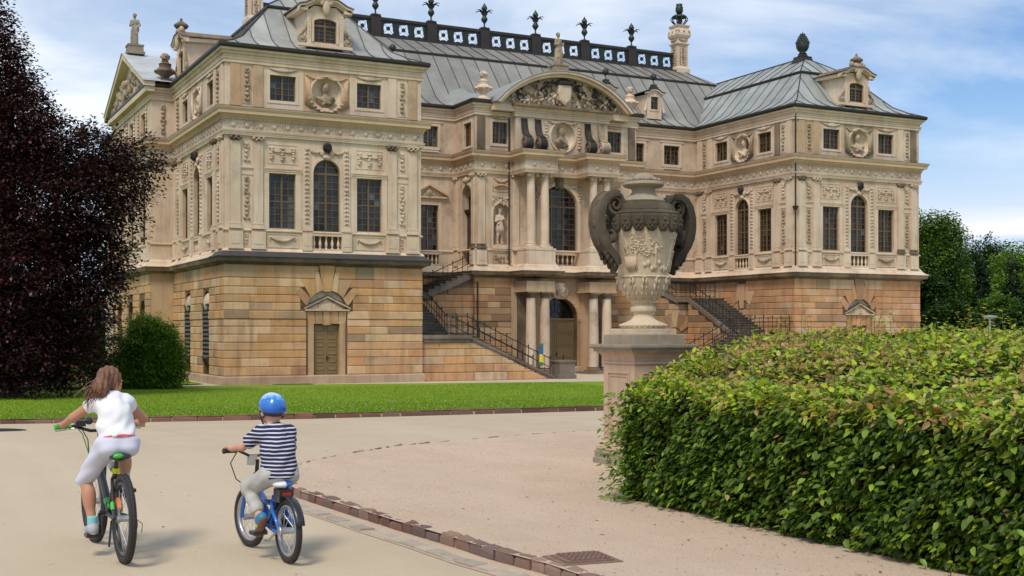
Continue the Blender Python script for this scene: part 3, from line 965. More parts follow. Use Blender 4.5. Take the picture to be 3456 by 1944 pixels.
# ---------------------------------------------------------------- carved ornament (x along, -y outwards)
def drop(b, x, z1, z0, w, d=0.07, seed=0):
    r_ = random.Random(int(x * 100) + int(z1 * 37) + seed)
    n = max(3, int((z1 - z0) / (w * 0.62)))
    b.ell((x, -d * 0.5, z1), (w * 0.42, d * 0.9, w * 0.28), 7, 4)
    for k in range(n):
        z = z1 - (z1 - z0) * (k + 0.6) / n
        ww = w * (0.55 if k % 2 else 0.42) * r_.uniform(0.85, 1.1)
        if k % 3 == 0:
            for s in (-1, 1): b.ell((x + s * ww * 0.5, -d * 0.5, z), (ww * 0.42, d, w * 0.32), 6, 4, Matrix.Rotation(s * 0.5, 3, 'Y'))
        else:
            b.ell((x + r_.uniform(-0.1, 0.1) * w, -d * 0.55, z), (ww * 0.7, d * 1.15, w * 0.33), 7, 4)

def swag(b, x0, x1, z, sag, r, n=9, y=-0.03):
    for k in range(n + 1):
        t = k / n; s_ = 4 * t * (1 - t)
        b.ell((x0 + (x1 - x0) * t, y - 0.02 * s_, z - sag * s_), (abs(x1 - x0) / n * 0.75, r * (0.7 + 0.6 * s_), r * (0.65 + 0.75 * s_)), 7, 4)

def pelmet(b, x, z, w):
    """three hanging trophies joined by swags"""
    for i, s in enumerate((-1, 0, 1)):
        xx = x + s * w * 0.36
        b.ell((xx, -0.03, z + 0.27), (0.11, 0.06, 0.05), 8, 4)
        for q in (-1, 1): b.ell((xx + q * 0.07, -0.03, z + 0.30), (0.06, 0.035, 0.035), 6, 4, Matrix.Rotation(q * 0.5, 3, 'Y'))
        for j in range(4): b.ell((xx + 0.02 * (-1) ** j, -0.04, z + 0.17 - 0.12 * j - (0.06 if s == 0 else 0)), (0.085 + 0.02 * (j == 2), 0.07, 0.075), 7, 4)
    for s in (-1, 1): swag(b, x, x + s * w * 0.36, z + 0.20, 0.09, 0.032, 6)

def acanthus(b, x, z, w, h, d=0.09):
    """capital: two volutes, leaves and abacus"""
    b.box(x - w * 0.62, -d - 0.06, z + h - 0.05, x + w * 0.62, 0.0, z + h)
    for s in (-1, 1):
        b.ell((x + s * w * 0.5, -d * 0.8, z + h * 0.60), (w * 0.17, d * 0.95, h * 0.30), 8, 5)
        b.ell((x + s * w * 0.26, -d * 0.8, z + h * 0.30), (w * 0.15, d * 0.8, h * 0.26), 6, 4)
    b.ell((x, -d * 0.9, z + h * 0.55), (w * 0.2, d, h * 0.28), 7, 4)
    b.box(x - w * 0.5, -d * 0.7, z, x + w * 0.5, 0, z + 0.035)

# a bust for the medallions (one mesh, turned a little differently for each)
def bust_prims():
    return [('e', (0, 0, 0.62), (0.115, 0.135, 0.155), 0.02), ('e', (0, -0.03, 0.55), (0.085, 0.10, 0.11), 0.03),
            ('e', (0, -0.145, 0.595), (0.022, 0.04, 0.045), 0.02), ('e', (0, 0.03, 0.70), (0.125, 0.13, 0.09), 0.02),
            ('e', (-0.045, -0.118, 0.632), (0.03, 0.02, 0.018), 0.02), ('e', (0.045, -0.118, 0.632), (0.03, 0.02, 0.018), 0.02),
            ('e', (0, -0.11, 0.52), (0.045, 0.03, 0.022), 0.02), ('e', (0.115, 0, 0.60), (0.02, 0.035, 0.05), 0.02), ('e', (-0.115, 0, 0.60), (0.02, 0.035, 0.05), 0.02),
            ('c', (0, 0.01, 0.50), (0, 0.02, 0.32), 0.075, 0.095, 0.05),
            ('e', (0, 0.02, 0.20), (0.27, 0.16, 0.17), 0.07), ('e', (-0.20, 0.02, 0.24), (0.12, 0.12, 0.11), 0.05), ('e', (0.20, 0.02, 0.24), (0.12, 0.12, 0.11), 0.05),
            ('c', (-0.24, -0.10, 0.30), (0.16, -0.16, 0.10), 0.05, 0.06, 0.03), ('c', (0.24, -0.08, 0.30), (-0.05, -0.15, 0.08), 0.045, 0.05, 0.03),
            ('c', (0, 0.02, 0.08), (0, 0.02, -0.05), 0.12, 0.08, 0.04), ('c', (-0.12, 0.02, -0.09), (0.12, 0.02, -0.09), 0.05, 0.05, 0.02)]
BV, BF = surface_net(bust_prims(), (-0.4, -0.3, -0.2), (0.4, 0.3, 0.85), 0.026)
BUST = np_mesh('bust', BV, BF)
def bust(F, x, z, y, mat, turn, k=1.0, parent=None):
    me = BUST.copy()
    o = link_mesh('bust', me, mat, parent or palace, True)
    off = wloc(parent or palace)
    o.matrix_local = Matrix.Translation(F(x, z, -y) - off) @ Matrix(((F.u.x, -F.n.x, 0, 0), (F.u.y, -F.n.y, 0, 0), (0, 0, 1, 0), (0, 0, 0, 1))) @ Matrix.Rotation(turn, 4, 'Z') @ Matrix.Scale(k, 4)
    return o

# heads for keystones
def head_prims():
    return [('e', (0, 0, 0), (0.125, 0.15, 0.175), 0.02), ('e', (0, -0.03, -0.09), (0.085, 0.11, 0.10), 0.03), ('e', (0, -0.16, -0.02), (0.024, 0.045, 0.05), 0.02),
            ('e', (-0.05, -0.13, 0.02), (0.034, 0.022, 0.02), 0.02), ('e', (0.05, -0.13, 0.02), (0.034, 0.022, 0.02), 0.02), ('e', (0, -0.125, -0.10), (0.05, 0.03, 0.02), 0.02),
            ('e', (0, 0.02, 0.12), (0.15, 0.16, 0.10), 0.03), ('e', (-0.14, 0.02, 0.02), (0.06, 0.10, 0.14), 0.03), ('e', (0.14, 0.02, 0.02), (0.06, 0.10, 0.14), 0.03)]
HV, HF = surface_net(head_prims(), (-0.3, -0.3, -0.3), (0.3, 0.3, 0.35), 0.03)

def balustrade(F, a, w, z0, z1, n, single=True, y=0.02):
    b = F.mb(); b.box(a - w / 2, y - 0.06, z1 - 0.10, a + w / 2, y + 0.16, z1); b.box(a - w / 2, y - 0.07, z0, a + w / 2, y + 0.18, z0 + 0.09)
    par = b.build('window_balustrade', 'cream_trim', palace)
    h = z1 - z0 - 0.19
    prof = [(0.062, 0), (0.062, 0.05 * h), (0.035, 0.10 * h), (0.045, 0.16 * h), (0.075, 0.36 * h), (0.066, 0.46 * h), (0.036, 0.70 * h), (0.034, 0.80 * h), (0.05, 0.86 * h), (0.038, 0.90 * h), (0.06, 0.95 * h), (0.06, h)]
    for k in range(n):
        x = a - w / 2 + w * (k + 0.5) / n
        m = F.mb(); m.lathe(prof, (x, y + 0.05, z0 + 0.09), 10)
        m.build('baluster', 'cream_trim', par, angle=40)
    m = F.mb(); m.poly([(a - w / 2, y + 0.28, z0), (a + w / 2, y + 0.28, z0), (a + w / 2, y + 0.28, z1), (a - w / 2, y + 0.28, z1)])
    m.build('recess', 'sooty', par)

def pilaster(F, a, w=0.45, z0=7.2, z1=11.49, proj=0.10, dark=0.0, ped=True, cap='relief'):
    b = F.mb(); b.box(a - w / 2, -proj, z0 + 0.27, a + w / 2, 0.0, z1 - 0.27)
    p = b.build('pilaster', 'cream', palace)
    b = F.mb()
    b.box(a - w / 2 - 0.09, -proj - 0.08, z0, a + w / 2 + 0.09, 0.0, z0 + 0.09); b.box(a - w / 2 - 0.06, -proj - 0.055, z0 + 0.09, a + w / 2 + 0.06, 0.0, z0 + 0.16)
    b.box(a - w / 2 - 0.03, -proj - 0.025, z0 + 0.16, a + w / 2 + 0.03, 0.0, z0 + 0.21); b.box(a - w / 2 - 0.05, -proj - 0.04, z0 + 0.21, a + w / 2 + 0.05, 0.0, z0 + 0.27)
    b.build('pilaster_base', 'sooty' if rnd.random() < 0.25 else 'cream_trim', p)
    b = F.mb(); acanthus(b, a, z1 - 0.27, w, 0.27, proj + 0.05)
    b.build('capital', cap, p)
    if ped:
        b = F.mb(); b.box(a - w / 2 - 0.10, -proj - 0.05, 6.27, a + w / 2 + 0.10, 0.0, 7.09); b.box(a - w / 2 - 0.13, -proj - 0.08, 6.27, a + w / 2 + 0.13, 0, 6.36)
        b.box(a - w / 2 + 0.03, -proj - 0.065, 6.50, a + w / 2 - 0.03, -proj - 0.04, 6.98)
        b.build('pilaster_pedestal', 'cream_trim', p)
    return p

def frame_band(b, x0, x1, z0, z1, t, d):
    """picture frame moulding"""
    b.box(x0 - t, -d, z0 - t, x0, 0, z1 + t); b.box(x1, -d, z0 - t, x1 + t, 0, z1 + t)
    b.box(x0, -d, z1, x1, 0, z1 + t); b.box(x0, -d, z0 - t, x1, 0, z0)

def archivolt(b, a, w, z0, spring, z1, t=0.13, d=0.05, n=14):
    for k in range(n):
        q = []
        for (rr, th) in ((0, k), (t, k), (t, k + 1), (0, k + 1)):
            an = math.pi * th / n; q.append((a + (w / 2 + rr) * math.cos(an), spring + (z1 - spring + rr) * math.sin(an)))
        b.ring_loft([[(x, 0, z) for x, z in q], [(x, -d, z) for x, z in q]], cap0=False)
    for s in (-1, 1):
        x0, x1 = sorted((a + s * w / 2, a + s * (w / 2 + t))); b.box(x0, -d, z0, x1, 0, spring)

def medallion(F, a, z, rx, rz, mat, turn, drape=True, bust_mat='cream', k=1.0):
    """oval niche with a bust and a carved cloth round it"""
    b = F.mb()
    n = 28
    el = lambda r, y: [(a + rx * r * math.cos(2 * math.pi * i / n), y, z + rz * r * math.sin(2 * math.pi * i / n)) for i in range(n)]
    b.ring_loft([el(1.12, -0.005), el(1.10, -0.08), el(1.02, -0.08), el(1.0, -0.03), el(0.96, 0.16), el(0.75, 0.30), el(0.02, 0.36)], cap0=False)
    p = b.build('medallion_niche', 'cream', palace, angle=35)
    o = bust(F, a, z - rz * 0.80, 0.16, bust_mat, turn, 1.45 * k * rz / 0.76, p)
    b = F.mb(); b.box(a - 0.16, -0.02, z - rz * 1.12, a + 0.16, 0.25, z - rz * 0.86); b.build('bust_socle', 'cream_trim', p)
    if drape:
        b = F.mb(); oval_hole_wall(b, a - 1.14, a + 1.14, z - 0.92, z + 1.02, a, z, rx * 1.1, rz * 1.1)
        for q in b.v[:]: pass
        pl_ = b.build('drapery_panel', mat, p); pl_.location = F.n * 0.012
        b = F.mb()
        for s in (-1, 1):
            for j in range(6):
                b.tube([(a + s * (1.05 - 0.03 * j), -0.05, z + 0.72 - 0.03 * j), (a + s * (0.98 - 0.05 * j), -0.07, z + 0.1 - 0.06 * j), (a + s * (1.06 - 0.07 * j), -0.06, z - 0.55 - 0.04 * j)], [0.035, 0.05, 0.045], 6)
            swag(b, a, a + s * 0.95, z + 0.80, 0.14, 0.045, 8)
            for j in range(5):
                t0 = R(198 + 14 * j) if s < 0 else R(342 - 14 * j)
                b.ell((a + rx * 1.16 * math.cos(t0), -0.06, z + rz * 1.14 * math.sin(t0)), (0.12, 0.08, 0.07), 7, 4)
        b.build('carved_drapery', mat, p, smooth=True)
    return p

def oval_hole_wall(b, x0, x1, z0, z1, a, z, rx, rz, n=28):
    """wall sheet with one elliptical opening"""
    ring = [(a + rx * math.cos(2 * math.pi * i / n), z + rz * math.sin(2 * math.pi * i / n)) for i in range(n)]
    def edge(p):
        dx, dz = p[0] - a, p[1] - z
        t = min((x1 - a) / dx if dx > 1e-9 else 9e9, (x0 - a) / dx if dx < -1e-9 else 9e9, (z1 - z) / dz if dz > 1e-9 else 9e9, (z0 - z) / dz if dz < -1e-9 else 9e9)
        return (a + dx * t, z + dz * t)
    out = [edge(p) for p in ring]
    for i in range(n):
        j = (i + 1) % n
        pts = [ring[i], out[i]]
        for c in ((x1, z1), (x0, z1), (x0, z0), (x1, z0)):
            o1, o2 = out[i], out[j]
            if abs(o1[0] - o2[0]) > 1e-6 and abs(o1[1] - o2[1]) > 1e-6:
                if (abs(c[0] - o1[0]) < 1e-6 or abs(c[1] - o1[1]) < 1e-6) and (abs(c[0] - o2[0]) < 1e-6 or abs(c[1] - o2[1]) < 1e-6): pts.append(c)
        pts += [out[j], ring[j]]
        b.poly([(x, 0, y) for x, y in pts])

def wing_face(F, half, sp=2.15, pil=True, hi=True, dark=False, turn=0.0):
    """The upper storeys of one face of a wing: main floor and attic."""
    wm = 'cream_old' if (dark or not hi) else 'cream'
    holes = [dict(a0=s * sp - 0.635, a1=s * sp + 0.635, z0=7.27, z1=9.83) for s in (-1, 1)]
    holes.append(dict(a0=-0.67, a1=0.67, z0=7.2, z1=10.62, spring=9.95))
    holes.append(dict(a0=-0.75, a1=0.75, z0=6.31, z1=7.08, depth=0.3))
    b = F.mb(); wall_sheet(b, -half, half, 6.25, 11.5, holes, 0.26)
    b.build('main_floor_wall', wm, palace)
    ah = [dict(a0=s * (sp - 0.02) - 0.62, a1=s * (sp - 0.02) + 0.62, z0=13.22, z1=14.40) for s in (-1, 1)]
    b = F.mb()
    wall_sheet(b, -half, -1.15, 12.75, 14.85, ah[:1], 0.22); wall_sheet(b, 1.15, half, 12.75, 14.85, ah[1:], 0.22)
    oval_hole_wall(b, -1.15, 1.15, 12.75, 14.85, 0, 13.74, 0.77, 0.79)
    b.build('attic_wall', wm, palace)
    for s in (-1, 1):
        window(F, s * sp, 7.27, 9.83, 1.27, 8, 4, single=hi)
        window(F, s * (sp - 0.02), 13.22, 14.40, 1.24, 4, 4, single=hi, y=0.17)
        # lintel, architrave and reliefs of the side windows
        b = F.mb(); x = s * sp
        b.box(x - 0.92, -0.07, 9.93, x + 0.92, 0, 10.02); b.box(x - 0.90, -0.10, 10.02, x + 0.90, 0, 10.07); b.box(x - 0.92, -0.045, 9.84, x + 0.92, 0, 9.93)
        for q in (-1, 1): x0, x1 = sorted((x + q * 0.64, x + q * 0.90)); b.box(x0, -0.03, 7.2, x1, 0, 9.84)
        b.build('window_surround', 'cream_trim', palace)
        b = F.mb(); frame_band(b, x - 0.70, x + 0.70, 10.32, 11.16, 0.035, 0.02); b.build('relief_frame', 'cream_trim', palace)
        b = F.mb(); pelmet(b, x, 10.72, 1.45); b.build('trophy_relief', 'relief', palace, smooth=True)
        b = F.mb(); frame_band(b, x - 0.72, x + 0.72, 6.42, 7.0, 0.04, 0.025); b.build('relief_frame', 'cream_trim', palace)
        b = F.mb(); swag(b, x - 0.55, x + 0.55, 6.86, 0.17, 0.062, 12); b.ell((x - 0.6, -0.03, 6.8), (0.04, 0.03, 0.12), 6, 4); b.ell((x + 0.6, -0.03, 6.8), (0.04, 0.03, 0.12), 6, 4)
        b.build('festoon_relief', 'relief_old' if (dark and s > 0) else 'relief', palace, smooth=True)
        b = F.mb(); xa = s * (sp - 0.02); frame_band(b, xa - 0.62, xa + 0.62, 13.22, 14.40, 0.13, 0.03); b.build('window_surround', 'cream_trim', palace)
        b = F.mb(); swag(b, xa - 0.6, xa + 0.6, 14.70, 0.10, 0.06, 12); swag(b, xa + 0.4, xa - 0.4, 14.62, -0.06, 0.05, 8); b.build('window_relief', 'relief', palace, smooth=True)
        # jamb strips of the arch and their leaf drops
        b = F.mb(); x0, x1 = sorted((s * 0.80, s * 1.16)); b.box(x0, -0.05, 7.42, x1, 0, 11.0); b.box(x0 - 0.05, -0.12, 7.2, x1 + 0.05, 0, 7.30); b.box(x0 - 0.03, -0.09, 7.30, x1 + 0.03, 0, 7.42)
        b.box(x0 - 0.06, -0.14, 6.27, x1 + 0.06, 0, 7.09); b.box(x0, -0.155, 6.5, x1, -0.13, 6.98)
        b.build('arch_jamb', 'cream_trim', palace)
        b = F.mb()
        for k in range(17):
            z = 10.85 - 3.25 * k / 16
            for q in (-1, 1): b.ell((s * 0.98 + q * 0.055, -0.075, z), (0.085, 0.05, 0.045), 6, 4, Matrix.Rotation(q * 0.9, 3, 'Y'))
        b.ell((s * 0.98, -0.09, 9.2), (0.10, 0.07, 0.09), 7, 4); b.ell((s * 0.98, -0.08, 11.05), (0.10, 0.06, 0.10), 7, 4)
        b.build('leaf_garland', 'relief', palace, smooth=True)
    # arched window
    b = F.mb(); archivolt(b, 0, 1.34, 7.2, 9.95, 10.62, 0.12, 0.06); b.build('arch_moulding', 'cream_trim', palace)
    window(F, 0, 7.2, 10.62, 1.34, 8, 4, spring=9.95, single=hi)
    b = F.mb()
    for s in (-1, 1): swag(b, s * 0.15, s * 0.95, 11.12, 0.20, 0.055, 8); b.ell((s * 0.23, -0.06, 10.92), (0.13, 0.07, 0.17), 8, 5); b.ell((s * 0.12, -0.07, 10.72), (0.12, 0.06, 0.10), 7, 4)
    b.ell((0, -0.08, 10.72), (0.20, 0.08, 0.14), 8, 5)
    kn = b.build('arch_keystone', 'relief', palace, smooth=True)
    V = HV * 1.15
    c = F(0, 11.14, 0.16)
    Mx = np.array([[F.u.x, -F.n.x, 0], [F.u.y, -F.n.y, 0], [0, 0, 1]])
    rz = np.array(Matrix.Rotation(turn, 3, 'Z') @ Matrix.Rotation(R(12), 3, 'X'))
    V = V @ rz.T @ Mx.T + np.array(c) - np.array(wloc(kn))
    link_mesh('carved_head', np_mesh('carved_head', V, HF), 'black', kn, True)
    balustrade(F, 0, 1.50, 6.30, 7.09, 5)
    # medallion and attic strips
    medallion(F, 0, 13.74, 0.76, 0.78, 'relief_old' if dark else ('orange' if hi else 'relief'), rnd.uniform(-0.5, 0.5), True, rnd.choice(['cream', 'relief_old', 'relief']))
    o = half - 4.845
    pos = (4.37 + o, 3.31 + o * 0.6)
    for s in (-1, 1):
        for k, a in enumerate(pos):
            pilaster(F, s * a, cap='sooty' if (k + (s > 0)) % 2 == 0 else 'relief')
            b = F.mb(); b.box(s * a - 0.225, -0.055, 12.84, s * a + 0.225, 0, 14.78); b.box(s * a - 0.25, -0.075, 12.84, s * a + 0.25, 0, 12.98)
            b.build('attic_pilaster', rnd.choice(['cream', 'cream', 'orange', 'sooty']) if dark else rnd.choice(['cream', 'cream', 'orange']), palace)
        x = s * sum(pos) / 2
        b = F.mb(); b.box(x - 0.30, -0.05, 9.93, x + 0.30, 0, 10.0); b.box(x - 0.30, -0.09, 10.0, x + 0.30, 0, 10.06); b.box(x - 0.30, -0.03, 9.7, x + 0.30, 0, 9.93); b.build('string_course', 'cream_trim', palace)
        b = F.mb(); drop(b, x, 11.10, 10.28, 0.28); b.build('short_garland', 'relief', palace, smooth=True)
        b = F.mb(); drop(b, x, 9.55, 7.62, 0.30); b.build('long_garland', 'relief_old' if s < 0 or dark else 'relief', palace, smooth=True)
        b = F.mb(); b.box(x - 0.24, -0.02, 12.95, x + 0.24, 0, 14.70); gp = b.build('garland_panel', 'orange' if s < 0 else 'cream', palace)
        b = F.mb(); drop(b, x, 14.55, 13.1, 0.30, 0.09); b.build('attic_garland', 'relief_old', gp, smooth=True)
        b = F.mb(); drop(b, x, 6.95, 6.5, 0.20, 0.04); b.build('short_garland', 'relief', palace, smooth=True)

wing_face(F_LF, W / 2, turn=0.3)
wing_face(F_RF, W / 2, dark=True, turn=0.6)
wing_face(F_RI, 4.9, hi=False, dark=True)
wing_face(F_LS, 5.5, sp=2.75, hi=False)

# plain inner flank of the left wing, outer flank of the right wing, back
b = MB()
b.poly([(W, 0, 0), (W, D, 0), (W, D, 15.4), (W, 0, 15.4)])
b.poly([(X2 + W, 0, 0), (X2 + W, DEEP, 0), (X2 + W, DEEP, 15.4), (X2 + W, 0, 15.4)])
b.poly([(0, DEEP, 0), (X2 + W, DEEP, 0), (X2 + W, DEEP, 15.4), (0, DEEP, 15.4)])
b.poly([(0, 23, 0), (0, DEEP, 0), (0, DEEP, 15.4), (0, 23, 15.4)])
b.poly([(RR, RY, 0), (RR, D, 0), (RR, D, 15.4), (RR, RY, 15.4)])
b.build('rear_wall', 'cream', palace)
# pedimented bay in the middle of the left flank
b = F_SR.mb()
wall_sheet(b, -6, 6, 6.25, 11.5, [dict(a0=a - 0.7, a1=a + 0.7, z0=7.2, z1=10.6, spring=9.9) for a in (-3.6, 0, 3.6)], 0.3); b.build('main_floor_wall', 'cream', palace); b = F_SR.mb()
wall_sheet(b, -6, 6, 12.75, 14.85, [dict(a0=a - 0.6, a1=a + 0.6, z0=13.2, z1=14.4) for a in (-3.6, 0, 3.6)], 0.3)
b.build('main_floor_wall', 'cream', palace)
for a in (-3.6, 0, 3.6):
    window(F_SR, a, 7.2, 10.6, 1.4, 8, 4, spring=9.9, single=False); window(F_SR, a, 13.2, 14.4, 1.2, 4, 4, single=False)
    for s in (-1, 1):
        b = F_SR.mb(); drop(b, a + s * 1.15, 14.6, 13.0, 0.3); b.build('attic_garland', 'relief', palace, smooth=True)
for a in (-5.6, -1.8, 1.8, 5.6): pilaster(F_SR, a)
F_SN = Fr((-0.6, 11), (1, 0), (0, -1))
b = F_SN.mb(); wall_sheet(b, -0.6, 0.6, 6.25, 14.85, []); b.build('main_floor_wall', 'cream', palace)
b = F_SN.mb(); drop(b, 0.0, 14.5, 13.0, 0.34); b.build('attic_garland', 'relief_old', palace, smooth=True)
for k in (9.5, 7.5):
    pass
b = F_SR.mb()
b.poly([(-6.3, 0, 15.5), (6.3, 0, 15.5), (0, 0, 18.1)])
for s in (-1, 1):
    pts = [(s * 6.5, 15.46), (s * 6.5, 15.72), (0, 18.42), (0, 18.10)]
    if s > 0: pts = pts[::-1]
    b.ring_loft([[(x, 0.1, z) for x, z in pts], [(x, -0.5, z) for x, z in pts]])
b.box(-6.4, -0.35, 15.2, 6.4, 0.1, 15.46)
ped = b.build('flank_pediment', 'cream_trim', palace)
b = F_SR.mb(); rr = random.Random(5)
for k in range(70):
    x = rr.uniform(-5.0, 5.0); zmax = 15.6 + 2.1 * (1 - abs(x) / 5.6)
    z = rr.uniform(15.6, zmax)
    b.ell((x, -0.12, z), (rr.uniform(0.12, 0.36), rr.uniform(0.12, 0.26), rr.uniform(0.14, 0.42)), 7, 5, Matrix.Rotation(rr.uniform(-1, 1), 3, 'Y'))
tag(b.build('figure_relief', 'relief_old', ped, smooth=True), kind='stuff')
# ---------------------------------------------------------------- main range beside the centre
def main_face(F, half, cs, side):
    holes, ah = [], []
    for c in cs:
        holes += [dict(a0=c - 0.63, a1=c + 0.63, z0=7.15, z1=9.83), dict(a0=c - 0.66, a1=c + 0.66, z0=6.31, z1=7.06, depth=0.3)]
        ah.append(dict(a0=c - 0.6, a1=c + 0.6, z0=13.2, z1=14.42))
    b = F.mb(); wall_sheet(b, -half, half, 5.6, 11.5, holes, 0.26); b.build('main_floor_wall', 'cream_old', palace)
    b = F.mb(); wall_sheet(b, -half, half, 12.75, 14.85, ah, 0.22); b.build('attic_wall', 'cream_old', palace)
    for c in cs:
        window(F, c, 7.15, 9.83, 1.26, 8, 4, single=side)
        window(F, c, 13.2, 14.42, 1.2, 4, 4, single=side, y=0.16)
        b = F.mb(); frame_band(b, c - 0.6, c + 0.6, 13.2, 14.42, 0.16, 0.035); b.box(c - 0.9, -0.06, 14.60, c + 0.9, 0, 14.68); b.box(c - 0.62, -0.05, 12.9, c + 0.62, 0, 12.97); b.build('window_surround', 'cream_trim', palace); b = F.mb()
        frame_band(b, c - 0.63, c + 0.63, 7.2, 9.83, 0.2, 0.03); b.build('window_surround', 'cream_trim', palace)
        b = F.mb()
        b.box(c - 1.15, -0.17, 10.22, c + 1.15, 0.0, 10.32)
        for s in (-1, 1):
            pts = [(c + s * 1.22, 10.32), (c + s * 1.22, 10.42), (c, 11.05), (c, 10.93)]
            if s > 0: pts = pts[::-1]
            b.ring_loft([[(x, 0.0, z) for x, z in pts], [(x, -0.24, z) for x, z in pts]])
        p = b.build('window_pediment', 'yellow', palace)
        b = F.mb(); b.ell((c, -0.10, 10.48), (0.24, 0.12, 0.26), 9, 6); b.ell((c - 0.25, -0.06, 10.40), (0.16, 0.07, 0.12), 7, 4); b.ell((c + 0.25, -0.06, 10.40), (0.16, 0.07, 0.12), 7, 4)
        b.build('shell_ornament', 'relief_old', p, smooth=True)
        balustrade(F, c, 1.30, 6.31, 7.06, 5)
hm = (RL - W) / 2
main_face(F_ML, hm, [14.28 - (W + RL) / 2], True)
main_face(F_MR, hm, [2 * XC - 14.28 - (RR + X2) / 2, 2 * XC - 11.56 - (RR + X2) / 2], True)
b = Fr((11.56, D), (1, 0), (0, -1)).mb(); b.box(-0.5, -0.02, 13.2, 0.5, 0.0, 14.4); b.build('blind_window', 'groove', palace)

# ---------------------------------------------------------------- left cheek of the centre with the stair door
SD = dict(a0=-0.35, a1=0.95, z0=5.95, z1=10.90, spring=10.25, depth=0.42, back=True)
b = F_CL.mb(); wall_sheet(b, -1.35, 1.35, 5.6, 11.5, [SD], 0.3); b.build('main_floor_wall', 'cream_old', palace); b = F_CL.mb()
wall_sheet(b, -1.35, 1.35, 12.75, 14.85, [dict(a0=-0.15, a1=0.85, z0=13.1, z1=14.45)], 0.22)
b.build('main_floor_wall', 'cream_old', palace)
window(F_CL, 0.35, 13.1, 14.45, 1.0, 4, 4, single=False, y=0.16)
b = F_CL.mb(); frame_band(b, -0.15, 0.85, 13.1, 14.45, 0.13, 0.03); b.build('window_surround', 'cream_trim', palace); b = F_CL.mb(); archivolt(b, 0.3, 1.3, 5.95, 10.25, 10.90, 0.16, 0.06); b.build('window_surround', 'cream_trim', palace)
b = F_CL.mb(); swag(b, -0.2, 0.8, 11.25, 0.12, 0.09, 9); b.ell((0.3, -0.1, 11.15), (0.2, 0.12, 0.2), 8, 5); b.build('arch_keystone', 'relief', palace, smooth=True)
b = F_CL.mb(); b.box(-0.35, 0.3, 5.95, 0.95, 0.36, 9.3); b.box(-0.38, 0.18, 9.3, 0.98, 0.36, 9.42); b.box(-0.42, 0.10, 9.42, 1.02, 0.36, 9.52)
sdoor = b.build('stair_door', 'dark_door', palace)
for z in (6.3, 7.3, 8.3):
    b = F_CL.mb(); b.ell((0.3, 0.28, z + 0.35), (0.36, 0.05, 0.36), 12, 6); b.build('door_panel', 'dark_door', sdoor, smooth=True)
b = F_CL.mb(); b.poly([(-0.35, 0.40, 9.5), (0.95, 0.40, 9.5), (0.95, 0.40, 10.2), (0.3, 0.40, 10.9), (-0.35, 0.40, 10.2)]); b.build('fanlight', 'black', sdoor)
pilaster(F_CL, -1.15, 0.32); pilaster(F_CL, 1.15, 0.32)

# ---------------------------------------------------------------- the centre front
NZ = dict(z0=7.43, z1=9.84, spring=9.32, depth=0.40, back=True)
b = F_CF.mb()
wall_sheet(b, -5.41, 5.41, 5.6, 11.5, [dict(a0=-4.28, a1=-3.24, **NZ), dict(a0=3.24, a1=4.28, **NZ), dict(a0=-1.25, a1=1.25, z0=7.18, z1=11.0, spring=9.80),
                                       dict(a0=-1.12, a1=1.12, z0=6.31, z1=7.06, depth=0.3)], 0.26)
b.build('centre_wall', 'cream_old', palace); b = F_CF.mb()
wall_sheet(b, -5.41, -3.0, 12.75, 14.85, [dict(a0=-4.33, a1=-3.37, z0=13.23, z1=14.47)], 0.22)
b.build('attic_wall', 'cream_old', palace); b = F_CF.mb()
wall_sheet(b, 3.0, 5.41, 12.75, 14.85, [dict(a0=3.37, a1=4.33, z0=13.23, z1=14.47)], 0.22)
b.build('attic_wall', 'cream_old', palace)
b = F_CA.mb(); oval_hole_wall(b, -1.3, 1.3, 12.75, 14.85, 0, 13.82, 0.80, 0.84); wall_sheet(b, -3.06, -1.3, 12.75, 14.85, []); wall_sheet(b, 1.3, 3.06, 12.75, 14.85, [])
b.poly([(-3.06, 0, 12.75), (-3.06, 0.5, 12.75), (-3.06, 0.5, 14.85), (-3.06, 0, 14.85)]); b.poly([(3.06, 0, 12.75), (3.06, 0.5, 12.75), (3.06, 0.5, 14.85), (3.06, 0, 14.85)])
b.build('attic_wall', 'cream_old', palace)
window(F_CF, 0, 7.18, 11.0, 2.5, 8, 6, spring=9.80, single=True, leaves=3)
b = F_CF.mb(); archivolt(b, 0, 2.5, 7.2, 9.80, 11.0, 0.20, 0.10, 20); b.build('arch_moulding', 'cream_trim', palace)
balustrade(F_CF, 0, 2.24, 6.31, 7.06, 7)
b = F_CF.mb()
b.box(-0.26, -0.16, 10.85, 0.26, 0.0, 11.45); b.ell((0, -0.2, 11.1), (0.24, 0.12, 0.25), 8, 5)
b.build('arch_keystone', 'sooty', palace)
